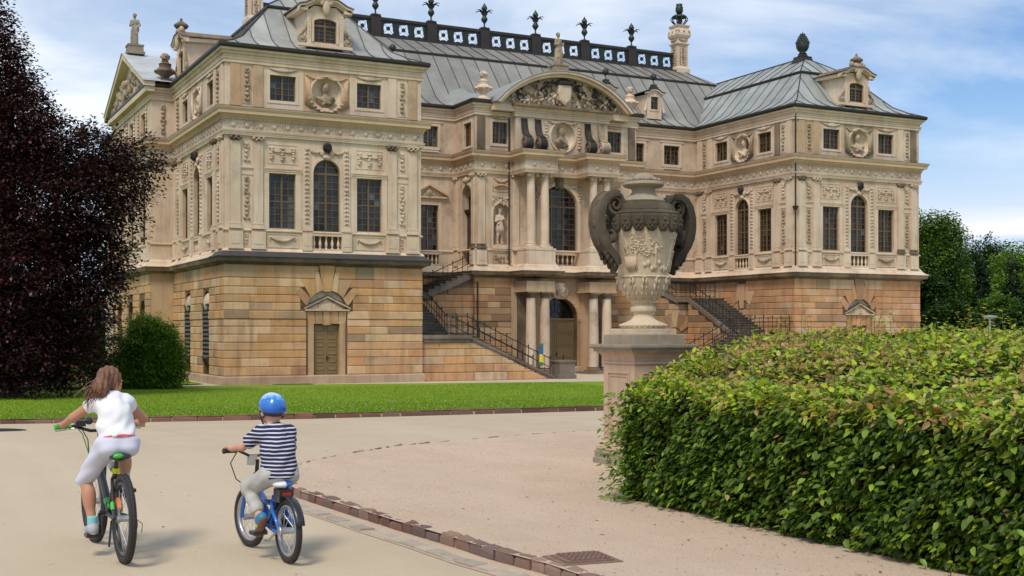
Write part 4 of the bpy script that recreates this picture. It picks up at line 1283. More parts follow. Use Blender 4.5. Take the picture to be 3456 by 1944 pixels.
for s in (-1, 1):
    b = F_CF.mb(); swag(b, s * 0.25, s * 1.35, 11.2, 0.25, 0.10, 9); drop(b, s * 1.42, 11.15, 10.1, 0.28, 0.09); b.build('arch_garland', 'relief', palace, smooth=True)
    window(F_CF, s * 3.85, 13.23, 14.47, 0.96, 4, 4, single=True, y=0.16)
    b = F_CF.mb(); frame_band(b, s * 3.85 - 0.48, s * 3.85 + 0.48, 13.23, 14.47, 0.15, 0.035); b.build('window_surround', 'cream_trim', palace)
    b = F_CF.mb(); swag(b, s * 3.85 - 0.5, s * 3.85 + 0.5, 14.76, 0.09, 0.06, 10); b.build('window_relief', 'relief', palace, smooth=True)
    pilaster(F_CF, s * 5.05, 0.44); pilaster(F_CF, s * 2.85, 0.40)
    for a, m in ((5.05, 'sooty'), (2.95, 'cream')):
        b = F_CF.mb(); b.box(s * a - 0.24, -0.06, 12.84, s * a + 0.24, 0, 14.78); b.build('attic_pilaster', m, palace)
    # niche dressing
    x = s * 3.76
    b = F_CF.mb(); archivolt(b, x, 1.04, 7.43, 9.32, 9.84, 0.09, 0.04); b.box(x - 0.6, -0.09, 7.2, x + 0.6, 0, 7.43); b.build('niche_moulding', 'cream_trim', palace)
    b = F_CF.mb(); rr = random.Random(3 + s)
    for k in range(34): b.ell((x + rr.uniform(-0.58, 0.58), -0.05, 9.95 + rr.uniform(-0.25, 0.3)), (rr.uniform(0.03, 0.08), 0.05, rr.uniform(0.03, 0.08)), 6, 4)
    b.build('niche_relief', 'relief', palace, smooth=True)
    b = F_CF.mb(); frame_band(b, x - 0.5, x + 0.5, 10.5, 11.3, 0.03, 0.02); swag(b, x - 0.45, x + 0.45, 11.25, 0.2, 0.06, 9); swag(b, x - 0.42, x + 0.42, 10.75, -0.12, 0.05, 9)
    for k in range(7): b.tube([(x - 0.4 + 0.8 * k / 6, -0.02, 11.0), (x - 0.34 + 0.68 * k / 6, -0.03, 10.62)], 0.03, 5)
    b.build('drapery_relief', 'orange', palace, smooth=True)
    b = F_CF.mb(); rr = random.Random(13 + s)
    for k in range(18): b.ell((x + rr.uniform(-0.4, 0.4), -0.04, 6.68 + rr.uniform(-0.18, 0.18)), (rr.uniform(0.05, 0.1), 0.05, rr.uniform(0.05, 0.1)), 6, 4)
    frame_band(b, x - 0.5, x + 0.5, 6.42, 6.95, 0.03, 0.02); b.build('panel_relief', 'relief_old', palace, smooth=True)
med = medallion(F_CA, 0, 13.82, 0.80, 0.84, 'cream', 0.55, False, 'relief_old')
b = F_CA.mb()
for s in (-1, 1): swag(b, s * 0.05, s * 0.95, 14.72, 0.12, 0.07, 9); drop(b, s * 1.10, 14.55, 13.15, 0.26, 0.09)
b.build('medallion_garland', 'relief', med, smooth=True)
# scroll brackets under the pediment: a hanging strap that rolls out into a volute
for a, m in ((-2.55, 'black'), (-1.66, 'black'), (1.66, 'black'), (2.55, 'relief_old')):
    b = F_CA.mb()
    prof = [(-0.03, 14.72), (-0.06, 14.45), (-0.12, 14.15), (-0.24, 13.88), (-0.42, 13.70), (-0.60, 13.62)]
    ins = [(y + 0.10, z - 0.05) for y, z in prof]
    b.ring_loft([[(a + s * 0.17, y, z) for y, z in prof + ins[::-1]] for s in (-1, 1)])
    for s in (-1, 1): b.tube([(a + s * 0.17, y - 0.015, z) for y, z in prof], 0.035, 6)
    br = b.build('scroll_bracket', m, palace)
    b = F_CA.mb(); cy, cz = -0.46, 13.24
    b.ring_loft([[(a + s * 0.22, cy + 0.36 * math.cos(t), cz + 0.38 * math.sin(t)) for t in [2 * math.pi * k / 24 for k in range(24)]] for s in (-1, 1)])
    b.build('volute_drum', m, br, angle=40)
    for s in (-1, 1):
        b = F_CA.mb(); x = a + s * 0.235
        b.tube([(x, cy - 0.36 * (1 - t / 30) * math.sin(R(40 * t)), cz + 0.38 * (1 - t / 30) * math.cos(R(40 * t))) for t in range(24)], [0.045 - 0.0012 * i for i in range(24)], 6)
        b.ell((x, cy, cz), (0.05, 0.09, 0.09), 8, 5); b.build('volute_spiral', 'sooty' if m == 'black' else 'relief', br, smooth=True)  # spiral in a paler stone: a highlight put into the colour
    b = F_CA.mb(); b.box(a - 0.20, -0.72, 12.80, a + 0.20, -0.02, 12.90); b.build('bracket_foot', 'cream_trim', br)
# columns
def column(x, y, z0, z1, r, ionic, mat='cream'):
    b = MB(); h = z1 - z0
    cz = 0.30 if ionic else 0.34
    b.lathe([(r * (1 if t < 0.33 else 1 - 0.15 * ((t - 0.33) / 0.67) ** 1.4), 0.30 + (h - 0.30 - cz) * t) for t in [k / 8 for k in range(9)]], (x, y, z0), 20)
    o = b.build('column', mat, palace, angle=40)
    b = MB(); b.box(x - r * 1.35, y - r * 1.35, z0, x + r * 1.35, y + r * 1.35, z0 + 0.10)
    b.lathe([(r * 1.32, 0.101), (r * 1.38, 0.15), (r * 1.32, 0.19), (r * 1.14, 0.20), (r * 1.12, 0.24), (r * 1.22, 0.25), (r * 1.24, 0.28), (r * 1.05, 0.30)], (x, y, z0), 20)
    b.build('column_base', 'cream_trim' if ionic else 'sooty', o, angle=40)
    b = MB(); rt = r * 0.86
    b.box(x - rt * 1.5, y - rt * 1.5, z1 - 0.07, x + rt * 1.5, y + rt * 1.5, z1 - 0.001)
    if ionic:
        b.lathe([(rt * 1.0, -0.30), (rt * 1.12, -0.26), (rt * 1.08, -0.22), (rt * 1.3, -0.08)], (x, y, z1), 16)
        for sx in (-1, 1):
            b.torus((x + sx * rt * 1.25, y - rt * 1.25, z1 - 0.16), 0.075, 0.035, 12, 6, Matrix.Rotation(R(90), 3, 'X') @ Matrix.Rotation(R(45 * sx), 3, 'Y'))
            b.ell((x + sx * rt * 1.25, y - rt * 1.2, z1 - 0.16), (0.07, 0.10, 0.07), 8, 5)
        b.ell((x, y - rt * 1.3, z1 - 0.10), (0.08, 0.05, 0.05), 7, 4)
    else:
        b.lathe([(rt * 1.02, -0.34), (rt * 1.12, -0.32), (rt * 1.12, -0.29), (rt * 1.02, -0.28), (rt * 1.02, -0.18), (rt * 1.2, -0.16), (rt * 1.42, -0.08), (rt * 1.42, -0.07)], (x, y, z1), 20)
    b.build('capital', 'relief' if ionic else 'sooty', o, angle=50)
for s in (-1, 1):
    for a in (2.52, 1.62):
        column(XC + s * a, 5.80, 7.22, 11.49, 0.255, True)
        column(XC + s * a, 5.80, 0.12, 4.72, 0.30, False, 'cream' if a > 2 else 'relief')
    # pedestals under the upper columns, entablature blocks and plinths below
    x0, x1 = sorted((XC + s * 2.98, XC + s * 1.13))
    b = MB(); b.box(x0, 5.42, 6.28, x1, RY + 0.1, 7.10); b.box(x0 - 0.03, 5.39, 7.10, x1 + 0.03, RY + 0.1, 7.21); b.box(x0 - 0.03, 5.39, 6.28, x1 + 0.03, RY + 0.1, 6.40)
    b.build('column_pedestal', 'cream', palace)
    b = MB(); b.box(x0 + 0.02, 5.45, 4.80, x1 - 0.02, RY + 0.1, 5.34); b.box(x0, 5.42, 4.73, x1, RY + 0.1, 4.80); b.build('entablature_block', 'orange', palace)
    b = MB(); b.box(x0 - 0.06, 5.30, 0.0, x1 + 0.06, RY + 0.1, 0.12); b.build('column_plinth', 'sooty', palace)
    # wall pilasters behind the lower columns
    for a in (2.52, 1.72):
        b = MB(); b.box(XC + s * a - 0.26, 6.75, 0.12, XC + s * a + 0.26, RY - 0.055, 4.72); b.build('wall_pilaster', 'sooty' if a > 2 else 'orange', palace)
# great mask over the door
mask = sdf_obj('mask_keystone', [('e', (0, 0, 0), (0.34, 0.30, 0.42), 0.05), ('e', (0, -0.28, -0.02), (0.07, 0.12, 0.13), 0.05), ('e', (-0.14, -0.24, 0.09), (0.11, 0.07, 0.05), 0.03), ('e', (0.14, -0.24, 0.09), (0.11, 0.07, 0.05), 0.03),
    ('-e', (-0.13, -0.32, 0.02), (0.06, 0.08, 0.035), 0.02), ('-e', (0.13, -0.32, 0.02), (0.06, 0.08, 0.035), 0.02), ('-e', (0, -0.33, -0.20), (0.10, 0.10, 0.03), 0.02), ('e', (0, -0.22, -0.30), (0.16, 0.12, 0.10), 0.05),
    ('e', (0, 0, 0.36), (0.42, 0.26, 0.16), 0.06), ('c', (-0.3, 0, 0.35), (-0.55, 0.0, 0.0), 0.16, 0.12, 0.06), ('c', (-0.55, 0, 0), (-0.42, 0, -0.36), 0.12, 0.10, 0.06), ('c', (0.3, 0, 0.35), (0.55, 0, 0), 0.16, 0.12, 0.06),
    ('c', (0.55, 0, 0), (0.40, 0, -0.36), 0.12, 0.10, 0.06), ('c', (-0.3, -0.05, -0.4), (0.3, -0.05, -0.4), 0.10, 0.10, 0.05), ('c', (-0.62, 0.05, 0.1), (-0.6, 0.02, 0.5), 0.06, 0.05, 0.04)],
    (-0.9, -0.55, -0.7), (0.9, 0.4, 0.75), 0.045, 'relief', palace, xf=Matrix.Translation(Vector((XC, RY - 0.22, 4.86)) - wloc(palace)) @ Matrix.Rotation(0.25, 4, 'Z'))
# segmental pediment
PW, PZ0, PZ1 = 4.55, 15.45, 17.55
def arc_pts(hw, z0, z1, n=28):
    h = z1 - z0; rad = (hw * hw + h * h) / (2 * h); cz = z1 - rad; t = math.asin(min(1, hw / rad))
    return [(rad * math.sin(-t + 2 * t * k / n), cz + rad * math.cos(-t + 2 * t * k / n)) for k in range(n + 1)]
b = F_CA.mb()
oo, ii = arc_pts(PW, PZ0, PZ1), arc_pts(PW - 0.42, PZ0 + 0.02, PZ1 - 0.34)
mid = arc_pts(PW - 0.2, PZ0 + 0.01, PZ1 - 0.15)
for k in range(28):
    for (A, B, y) in ((oo, mid, -0.62), (mid, ii, -0.45)):
        q = [A[k], A[k + 1], B[k + 1], B[k]]
        b.ring_loft([[(x, 0.25, z) for x, z in q], [(x, y, z) for x, z in q]], cap0=False)
b.poly([(x, 0.05, z) for x, z in [(-4.2, 15.44)] + ii + [(4.2, 15.44)]])
for s in (-1, 1): x0, x1 = sorted((s * 3.12, s * 4.5)); b.box(x0, -0.05, 15.065, x1, 0.5, 15.43)
seg_ped = b.build('curved_pediment', 'cream_trim', palace)
b = F_CA.mb(); b.box(-3.35, -0.45, 15.36, 3.35, 0.0, 15.50); b.build('pediment_sill', 'sooty', seg_ped)
b = F_CA.mb()
for k in range(28):
    p, q = oo[k], oo[k + 1]
    b.poly([(p[0] * 1.01, -0.66, p[1] + 0.03), (q[0] * 1.01, -0.66, q[1] + 0.03), (q[0] * 1.01, 4.6, q[1] + 0.03), (p[0] * 1.01, 4.6, p[1] + 0.03)])
    b.poly([(p[0] * 1.01, -0.66, p[1] + 0.03), (q[0] * 1.01, -0.66, q[1] + 0.03), (q[0] * 1.01, -0.66, q[1] - 0.02), (p[0] * 1.01, -0.66, p[1] - 0.02)])
b.col = (0.30, 0.31, 0.32)
b.c = [(0.33, 0.345, 0.33)] * len(b.f)
b.build('pediment_roof', 'roof', palace, smooth=False)
# tympanum figures
rr = random.Random(21)
def figure(b, x, z, k, lean, y=-0.16):
    """small reclining or standing carved figure"""
    up = Vector((math.sin(lean), 0, math.cos(lean)))
    sd = Vector((math.cos(lean), 0, -math.sin(lean)))
    o = Vector((x, y, z))
    b.ell(o + up * 0.30 * k, (0.15 * k, 0.13 * k, 0.24 * k), 8, 5, Matrix.Rotation(lean, 3, 'Y'))
    b.ell(o + up * 0.66 * k, (0.10 * k, 0.11 * k, 0.12 * k), 8, 5)
    b.tube([o + up * 0.46 * k + sd * 0.12 * k, o + up * 0.30 * k + sd * 0.32 * k, o + up * 0.42 * k + sd * 0.50 * k], [0.06 * k, 0.05 * k, 0.04 * k], 6)
    b.tube([o + up * 0.46 * k - sd * 0.12 * k, o + up * 0.25 * k - sd * 0.28 * k, o + up * 0.10 * k - sd * 0.22 * k], [0.06 * k, 0.05 * k, 0.04 * k], 6)
    b.tube([o + sd * 0.06 * k, o - up * 0.10 * k + sd * 0.36 * k, o - up * 0.38 * k + sd * 0.42 * k], [0.10 * k, 0.08 * k, 0.05 * k], 6)
    b.tube([o - sd * 0.06 * k, o - up * 0.25 * k - sd * 0.1 * k, o - up * 0.45 * k + sd * 0.05 * k], [0.10 * k, 0.08 * k, 0.05 * k], 6)
for (x, z, k, ln, m) in ((-3.45, 15.78, 0.75, 0.5, 'relief_old'), (-3.0, 16.05, 0.8, -0.2, 'black'), (-2.35, 16.1, 0.9, -0.5, 'relief_old'), (-1.75, 16.3, 1.0, 0.3, 'relief_old'), (-1.25, 16.55, 0.95, 0.9, 'black'),
                         (-1.7, 15.75, 0.8, 1.2, 'relief_old'), (-0.8, 15.95, 0.8, 0.8, 'relief'), (1.0, 16.45, 0.95, -0.4, 'black'), (1.55, 16.0, 0.9, -0.9, 'relief_old'), (2.2, 16.15, 0.9, -0.2, 'black'),
                         (2.7, 15.85, 0.85, 0.7, 'relief_old'), (3.15, 15.9, 0.8, -0.3, 'black'), (3.6, 15.75, 0.7, 0.3, 'relief_old'), (-2.6, 15.7, 0.7, 1.4, 'relief')):
    b = F_CA.mb(); figure(b, x, z, k, ln); b.build('carved_figure', m, seg_ped, smooth=True)
b = F_CA.mb()
sh = [(-0.42, 16.85), (0.42, 16.85), (0.46, 16.4), (0.36, 15.9), (0.0, 15.62), (-0.36, 15.9), (-0.46, 16.4)]
b.ring_loft([[(x * 1.0, -0.05, z) for x, z in sh], [(x * 0.98, -0.30, z) for x, z in sh], [(x * 0.8, -0.36, 16.3 + (z - 16.3) * 0.8) for x, z in sh]])
b.build('coat_of_arms_shield', 'cream', seg_ped)
b = F_CA.mb(); b.lathe([(0.60, 0), (0.66, 0.08), (0.58, 0.16), (0.50, 0.22), (0.30, 0.34), (0.05, 0.38)], (0, -0.16, 16.80), 14, 1.0, 0.5)
b.build('crown_carving', 'black', seg_ped, smooth=True)
b = F_CA.mb(); rr = random.Random(4)
for k in range(90):
    x = rr.uniform(-3.7, 3.7); zt = 15.6 + 1.5 * math.sqrt(max(0, 1 - (x / 4.1) ** 2))
    b.ell((x, -0.06, rr.uniform(15.55, zt)), (rr.uniform(0.05, 0.2), rr.uniform(0.05, 0.14), rr.uniform(0.05, 0.16)), 6, 4, Matrix.Rotation(rr.uniform(-1.5, 1.5), 3, 'Y'))
tag(b.build('trophy_carving', 'relief_old', seg_ped, smooth=True), kind='stuff')
# ---------------------------------------------------------------- roofs
roof_n = [0]
def slope(roof, e0, u, L, m, prof, h0, h1, step=0.92, tint=(0.34, 0.335, 0.33), name='roof_panel'):
    """Standing-seam slope: eaves line from e0 along u, inward m; prof (t, z); h0/h1: how much each end draws in per t."""
    e0, u, m = Vector(e0), Vector(u), Vector(m)
    n = max(1, round(L / step))
    s0 = min(h0 * prof[0][0], h0 * prof[-1][0]); s1 = L - min(h1 * prof[0][0], h1 * prof[-1][0])
    n = max(1, round((s1 - s0) / step))
    for k in range(n):
        a0, a1 = s0 + (s1 - s0) * k / n, s0 + (s1 - s0) * (k + 1) / n
        g = rnd.uniform(0.88, 1.12)
        b = MB(tuple(c * g for c in tint))
        done = False
        for (t0, z0), (t1, z1) in zip(prof[:-1], prof[1:]):
            cl = [(h0 * t0, t0), (L - h1 * t0, t0), (L - h1 * t1, t1), (h0 * t1, t1)]
            if cl[2][0] - cl[3][0] < 1e-4: cl = [cl[0], cl[1], ((cl[2][0] + cl[3][0]) / 2, t1)]
            q = clip_poly([(a0, t0), (a1, t0), (a1, t1), (a0, t1)], cl)
            if len(q) < 3: continue
            done = True
            z_at = lambda t: z0 + (z1 - z0) * (t - t0) / (t1 - t0)
            b.poly([(*(e0 + u * x + m * t), z_at(t)) for x, t in q])
            # raised seam on the left edge
            sg = [p for p in q if abs(p[0] - a0) < 1e-5]
            if len(sg) >= 2 and k > 0:
                ta, tb = min(p[1] for p in sg), max(p[1] for p in sg)
                if tb - ta > 0.02:
                    pts = []
                    for (x, t, up) in ((a0 - 0.022, ta, 0), (a0 + 0.022, ta, 0), (a0 + 0.022, tb, 0), (a0 - 0.022, tb, 0), (a0 - 0.022, ta, 0.045), (a0 + 0.022, ta, 0.045), (a0 + 0.022, tb, 0.045), (a0 - 0.022, tb, 0.045)):
                        pts.append((*(e0 + u * x + m * t), z_at(t) + up + 0.002))
                    keep = b.col; b.col = tuple(x * 0.30 for x in keep); b.hexa(pts); b.col = keep
        if done:
            b.build(name, 'roof', roof); roof_n[0] += 1

def roof_part(mb, name='roof', mat='gutter'):
    return mb.build(name, mat, palace)

WLOW = [(-0.34, 15.60), (0.45, 15.92), (1.1, 16.32), (2.85, 18.30)]
WUP = [(2.76, 18.38), (W / 2, 19.76)]
for x0, wing_tint in ((0.0, (0.36, 0.365, 0.335)), (X2, (0.33, 0.35, 0.33))):  # base colour of the roof sheets on each wing
    lip = MB(); q0, q1 = 2.78, 2.9
    P = [(x0 + q0, DEEP - q0), (x0 + q0, q0), (x0 + W - q0, q0), (x0 + W - q0, DEEP - q0)]
    sweep(P, [(-0.12, 18.26), (0.05, 18.26), (0.06, 18.31), (0.05, 18.385), (-0.12, 18.40)], closed=True, mb=lip)
    rf = lip.build('wing_roof', 'gutter', palace)
    slope(rf, (x0, 0), (1, 0), W, (0, 1), WLOW, 1, 1, tint=wing_tint); slope(rf, (x0, 0), (1, 0), W, (0, 1), WUP, 1, 1, tint=wing_tint)
    slope(rf, (x0, DEEP), (0, -1), DEEP, (1, 0), WLOW, 1, 1, 0.98, tint=wing_tint); slope(rf, (x0, DEEP), (0, -1), DEEP, (1, 0), WUP, 1, 1, 0.98, tint=wing_tint)
    far = MB((0.3, 0.3, 0.3))      # slope turned away from the front, in one sheet
    for pr in (WLOW, WUP):
        for (t0, z0), (t1, z1) in zip(pr[:-1], pr[1:]):
            far.poly([(x0 + W - t0, t0, z0), (x0 + W - t0, DEEP - t0, z0), (x0 + W - t1, DEEP - t1, z1), (x0 + W - t1, t1, z1)])
            far.poly([(x0 + W - t0, DEEP - t0, z0), (x0 + t0, DEEP - t0, z0), (x0 + t1, DEEP - t1, z1), (x0 + W - t1, DEEP - t1, z1)])
    far.build('roof_sheet', 'roof', rf)
    rc = MB()
    for sgn in (0, 1):      # hip rolls
        xs = (lambda t: x0 + t) if sgn == 0 else (lambda t: x0 + W - t)
        rc.tube([(xs(t), t, z + 0.02) for t, z in WLOW + WUP], 0.035, 6)
    rc.tube([(x0 + W / 2, W / 2, 19.78), (x0 + W / 2, DEEP - W / 2, 19.78)], 0.05, 6)
    rc.build('hip_roll', 'gutter', rf)
# main roof
MX0, MX1 = W / 2, X2 + W / 2
lip = MB()
for Y_, s in ((13.68, 1), (DEEP - 13.68, -1)):
    lip.box(MX0 + 0.5, Y_ - 0.08, 19.50, MX1 - 0.5, Y_ + 0.08, 19.62)
lip.box(XC - 14.9, 16.55, 20.95, XC + 14.9, 17.45, 21.06)
rm = lip.build('main_roof', 'gutter', palace)
slope(rm, (W - 0.2, D), (1, 0), X2 - W + 0.4, (0, 1), [(-0.34, 15.60), (0.45, 15.92), (1.1, 16.32), (3.9, 19.53)], -1.2, -1.2, 0.95, tint=(0.275, 0.265, 0.235))
slope(rm, (MX0 - 1.25, D), (1, 0), MX1 - MX0 + 2.5, (0, 1), [(3.82, 19.60), (6.8, 21.0)], 0.327, 0.327, 0.95, tint=(0.235, 0.22, 0.195))
far = MB((0.3, 0.3, 0.3)); far.poly([(MX0, DEEP - D + 0.3, 15.6), (MX1, DEEP - D + 0.3, 15.6), (MX1, 20.3, 19.55), (MX0, 20.3, 19.55)]); far.poly([(MX0, 20.3, 19.55), (MX1, 20.3, 19.55), (XC + 15.6, 17.4, 21.0), (XC - 15.6, 17.4, 21.0)])
for s in (-1, 1): far.poly([(XC + s * 15.6, 16.6, 21.0), (XC + s * 15.6, 17.4, 21.0), (XC + s * (MX1 - XC), 20.3, 19.55), (XC + s * (MX1 - XC), 13.68, 19.58)])
far.build('roof_sheet', 'roof', rm)
# roof over the centre bay shoulders, curving up into the main roof
for s in (-1, 1):
    b = MB((0.30, 0.31, 0.29))
    X = lambda o: XC + s * o
    rows = [[(5.75, 6.76, 15.60), (5.0, 6.76, 15.62), (4.2, 6.76, 15.66)], [(5.75, 8.3, 15.60), (5.0, 8.2, 15.95), (4.2, 8.2, 16.2)], [(5.75, 9.8, 15.63), (5.2, 10.2, 16.3), (4.2, 10.4, 16.7)], [(5.6, 10.95, 16.36), (5.0, 11.4, 16.9), (4.2, 11.6, 17.2)]]
    for r0, r1 in zip(rows[:-1], rows[1:]):
        for i in range(2): b.poly([(X(r0[i][0]), *r0[i][1:]), (X(r0[i + 1][0]), *r0[i + 1][1:]), (X(r1[i + 1][0]), *r1[i + 1][1:]), (X(r1[i][0]), *r1[i][1:])])
    b.build('shoulder_roof', 'roof', rm, smooth=True)
    b = MB(); x0, x1 = sorted((XC + s * 4.45, XC + s * 5.78)); b.box(x0, 6.74, 15.445, x1, 7.2, 15.62)
    b.build('shoulder_gutter', 'gutter', palace)
# gable roof of the flank bay
b = MB((0.50, 0.52, 0.52))
for s in (-1, 1): b.poly([(-1.75, 17 + s * 6.6, 15.72), (-1.75, 17, 18.45), (5, 17, 18.45), (5, 17 + s * 6.6, 15.72)])
b.build('flank_roof', 'roof', palace)

# ---------------------------------------------------------------- roof balustrade with its pierced panels
bal = MB()
BY = 17.1
bal.box(XC - 15.3, BY - 0.10, 22.18, XC + 15.3, BY + 0.10, 22.36); bal.box(XC - 15.3, BY - 0.12, 21.0, XC + 15.3, BY + 0.12, 21.22)
bal = bal.build('roof_balustrade', 'bal_brown', palace)
for k in range(-3, 4):
    x = XC + 3.82 * k
    b = MB(); b.box(x - 0.34, BY - 0.16, 21.0, x + 0.34, BY + 0.16, 22.40); b.box(x - 0.40, BY - 0.2, 21.0, x + 0.40, BY + 0.2, 21.15); b.box(x - 0.30, BY - 0.2, 22.40, x + 0.30, BY + 0.2, 22.50)
    b.build('balustrade_post', 'bal_brown', bal)
def pierced(b, cx, w, z0, z1):
    """plate with one lobed opening and a floating flower held by four bars"""
    c = (z0 + z1) / 2; n = 24
    def rad(t):
        a = abs(math.cos(2 * t)); return 0.43 if a < 0.5 else 0.325
    ring = [(cx + rad(2 * math.pi * i / n) * math.cos(2 * math.pi * i / n), c + rad(2 * math.pi * i / n) * math.sin(2 * math.pi * i / n)) for i in range(n)]
    x0, x1 = cx - w / 2, cx + w / 2
    def edge(p):
        dx, dz = p[0] - cx, p[1] - c
        t = min((x1 - cx) / abs(dx) if abs(dx) > 1e-9 else 9e9, (z1 - c) / abs(dz) if abs(dz) > 1e-9 else 9e9)
        return (cx + dx * t, c + dz * t)
    out = [edge(p) for p in ring]
    for i in range(n):
        j = (i + 1) % n; pts = [ring[i], out[i]]
        o1, o2 = out[i], out[j]
        if abs(o1[0] - o2[0]) > 1e-6 and abs(o1[1] - o2[1]) > 1e-6:
            pts.append((o1[0] if abs(abs(o1[0] - cx) - w / 2) < 1e-5 else o2[0], o1[1] if abs(abs(o1[1] - c) - (z1 - z0) / 2) < 1e-5 else o2[1]))
        pts += [out[j], ring[j]]
        for y in (BY - 0.03, BY + 0.03): b.poly([(x, y, z) for x, z in pts])
        b.poly([(ring[i][0], BY - 0.03, ring[i][1]), (ring[j][0], BY - 0.03, ring[j][1]), (ring[j][0], BY + 0.03, ring[j][1]), (ring[i][0], BY + 0.03, ring[i][1])])
    hx = [(cx + (0.15 if i % 2 else 0.12) * math.cos(math.pi * i / 6), c + (0.15 if i % 2 else 0.12) * math.sin(math.pi * i / 6)) for i in range(12)]
    b.ring_loft([[(x, BY - 0.03, z) for x, z in hx], [(x, BY + 0.03, z) for x, z in hx]])
    for q in range(4):
        t = R(45 + 90 * q); b.tube([(cx + 0.1 * math.cos(t), BY, c + 0.1 * math.sin(t)), (cx + 0.43 * math.cos(t), BY, c + 0.43 * math.sin(t))], 0.012, 5)
for k in range(-4, 4):
    xa, xb = XC + 3.82 * k + 0.34, XC + 3.82 * (k + 1) - 0.34
    for j in range(3):
        b = MB(); pierced(b, xa + (xb - xa) * (j + 0.5) / 3, (xb - xa) / 3, 21.22, 22.18); b.build('pierced_panel', 'bal_green', bal)
FIN = [(0.16, 0), (0.16, 0.04), (0.05, 0.08), (0.05, 0.28), (0.10, 0.34), (0.21, 0.50), (0.22, 0.58), (0.15, 0.72), (0.10, 0.80), (0.17, 1.0), (0.22, 1.10), (0.12, 1.14), (0.19, 1.24), (0.20, 1.32), (0.12, 1.46), (0.03, 1.60), (0.005, 1.66)]
def finial_mesh():
    b = MB(); b.lathe(FIN, (0, 0, 0), 12)
    for k in range(6):
        a = math.pi * k / 3 + 0.2; d = Vector((math.cos(a), math.sin(a), 0)); sd = Vector((-math.sin(a), math.cos(a), 0))
        cl = [d * r_ + Vector((0, 0, z)) for r_, z in ((0.12, 0.80), (0.22, 1.02), (0.36, 1.14), (0.52, 1.13), (0.64, 1.05))]
        ws = [0.07, 0.11, 0.11, 0.07, 0.01]
        top = [c + sd * w for c, w in zip(cl, ws)]; bot = [c - sd * w for c, w in zip(cl, ws)]
        ct = [c + Vector((0, 0, 0.03)) for c in cl]
        for i in range(4):
            b.poly([top[i], ct[i], ct[i + 1], top[i + 1]]); b.poly([ct[i], bot[i], bot[i + 1], ct[i + 1]])
    return b
fm = finial_mesh().build('roof_finial', 'bronze', palace, local=True, angle=50)
fm.location = Vector((XC - 3.82 * 3, BY, 22.5)) - palace.location
for k in range(-2, 4):
    f = fm.copy(); COL.objects.link(f); f.location = Vector((XC + 3.82 * k, BY, 22.5)) - palace.location

# chimneys
def chimney(x, y):
    z = 20.75
    b = MB()
    def sq(lv):
        b.ring_loft([[(x - h, y - h, zz), (x + h, y - h, zz), (x + h, y + h, zz), (x - h, y + h, zz)] for h, zz in lv])
    sq([(0.56, z - 1.0), (0.56, z + 0.45), (0.46, z + 0.62), (0.43, z + 2.20)])
    sq([(0.52, z + 2.20), (0.54, z + 2.28), (0.44, z + 2.33), (0.44, z + 2.62), (0.52, z + 2.68), (0.60, z + 2.85), (0.60, z + 3.0), (0.50, z + 3.28), (0.46, z + 3.36), (0.54, z + 3.5), (0.56, z + 3.58)])
    c = b.build('chimney', 'cream', palace)
    b = MB()
    for (nx, ny) in ((0, -1), (-1, 0)):
        F = Fr((x + nx * 0.44, y + ny * 0.44), (1, 0) if ny else (0, -1), (nx, ny)); q = F.mb(); q.v, q.f, q.m, q.c = b.v, b.f, b.m, b.c
        frame_band(q, -0.22, 0.22, z + 0.75, z + 2.05, 0.04, 0.035); drop(q, 0, z + 1.95, z + 0.85, 0.26, 0.06); swag(q, -0.3, 0.3, z + 2.55, 0.08, 0.05, 6)
        for s in (-0.45, 0, 0.45): q.ell((s, -0.12, z + 3.12), (0.10, 0.08, 0.12), 7, 4)
    b.build('chimney_relief', 'relief_old', c, smooth=True)
    b = MB()
    b.lathe([(0.50, 0.60), (0.55, 0.64), (0.50, 0.72), (0.36, 0.80), (0.14, 0.86)], (x, y, z + 3.58), 16)
    for k in range(10):
        a = 2 * math.pi * k / 10
        b.tube([(x + math.cos(a) * r_, y + math.sin(a) * r_, z + 3.58 + zz) for r_, zz in ((0.36, 0.0), (0.34, 0.12), (0.48, 0.26), (0.60, 0.42), (0.58, 0.56), (0.5, 0.64))], 0.035, 5)
    b.tube([(x, y, z + 3.58), (x, y, z + 4.4)], 0.12, 8)
    b.build('chimney_crown', 'bronze', c)
    b = MB(); b.lathe([(0.06, 0.84), (0.20, 0.92), (0.28, 1.10), (0.27, 1.32), (0.20, 1.45), (0.24, 1.58), (0.14, 1.50)], (x, y, z + 3.58), 12, fn=lambda a, zz: 1 + 0.12 * math.cos(6 * a) * (zz > 1.2))
    b.build('chimney_bud', 'bronze', c, smooth=True)
chimney(XC - 15.45, 17.0); chimney(XC + 15.45, 17.0)

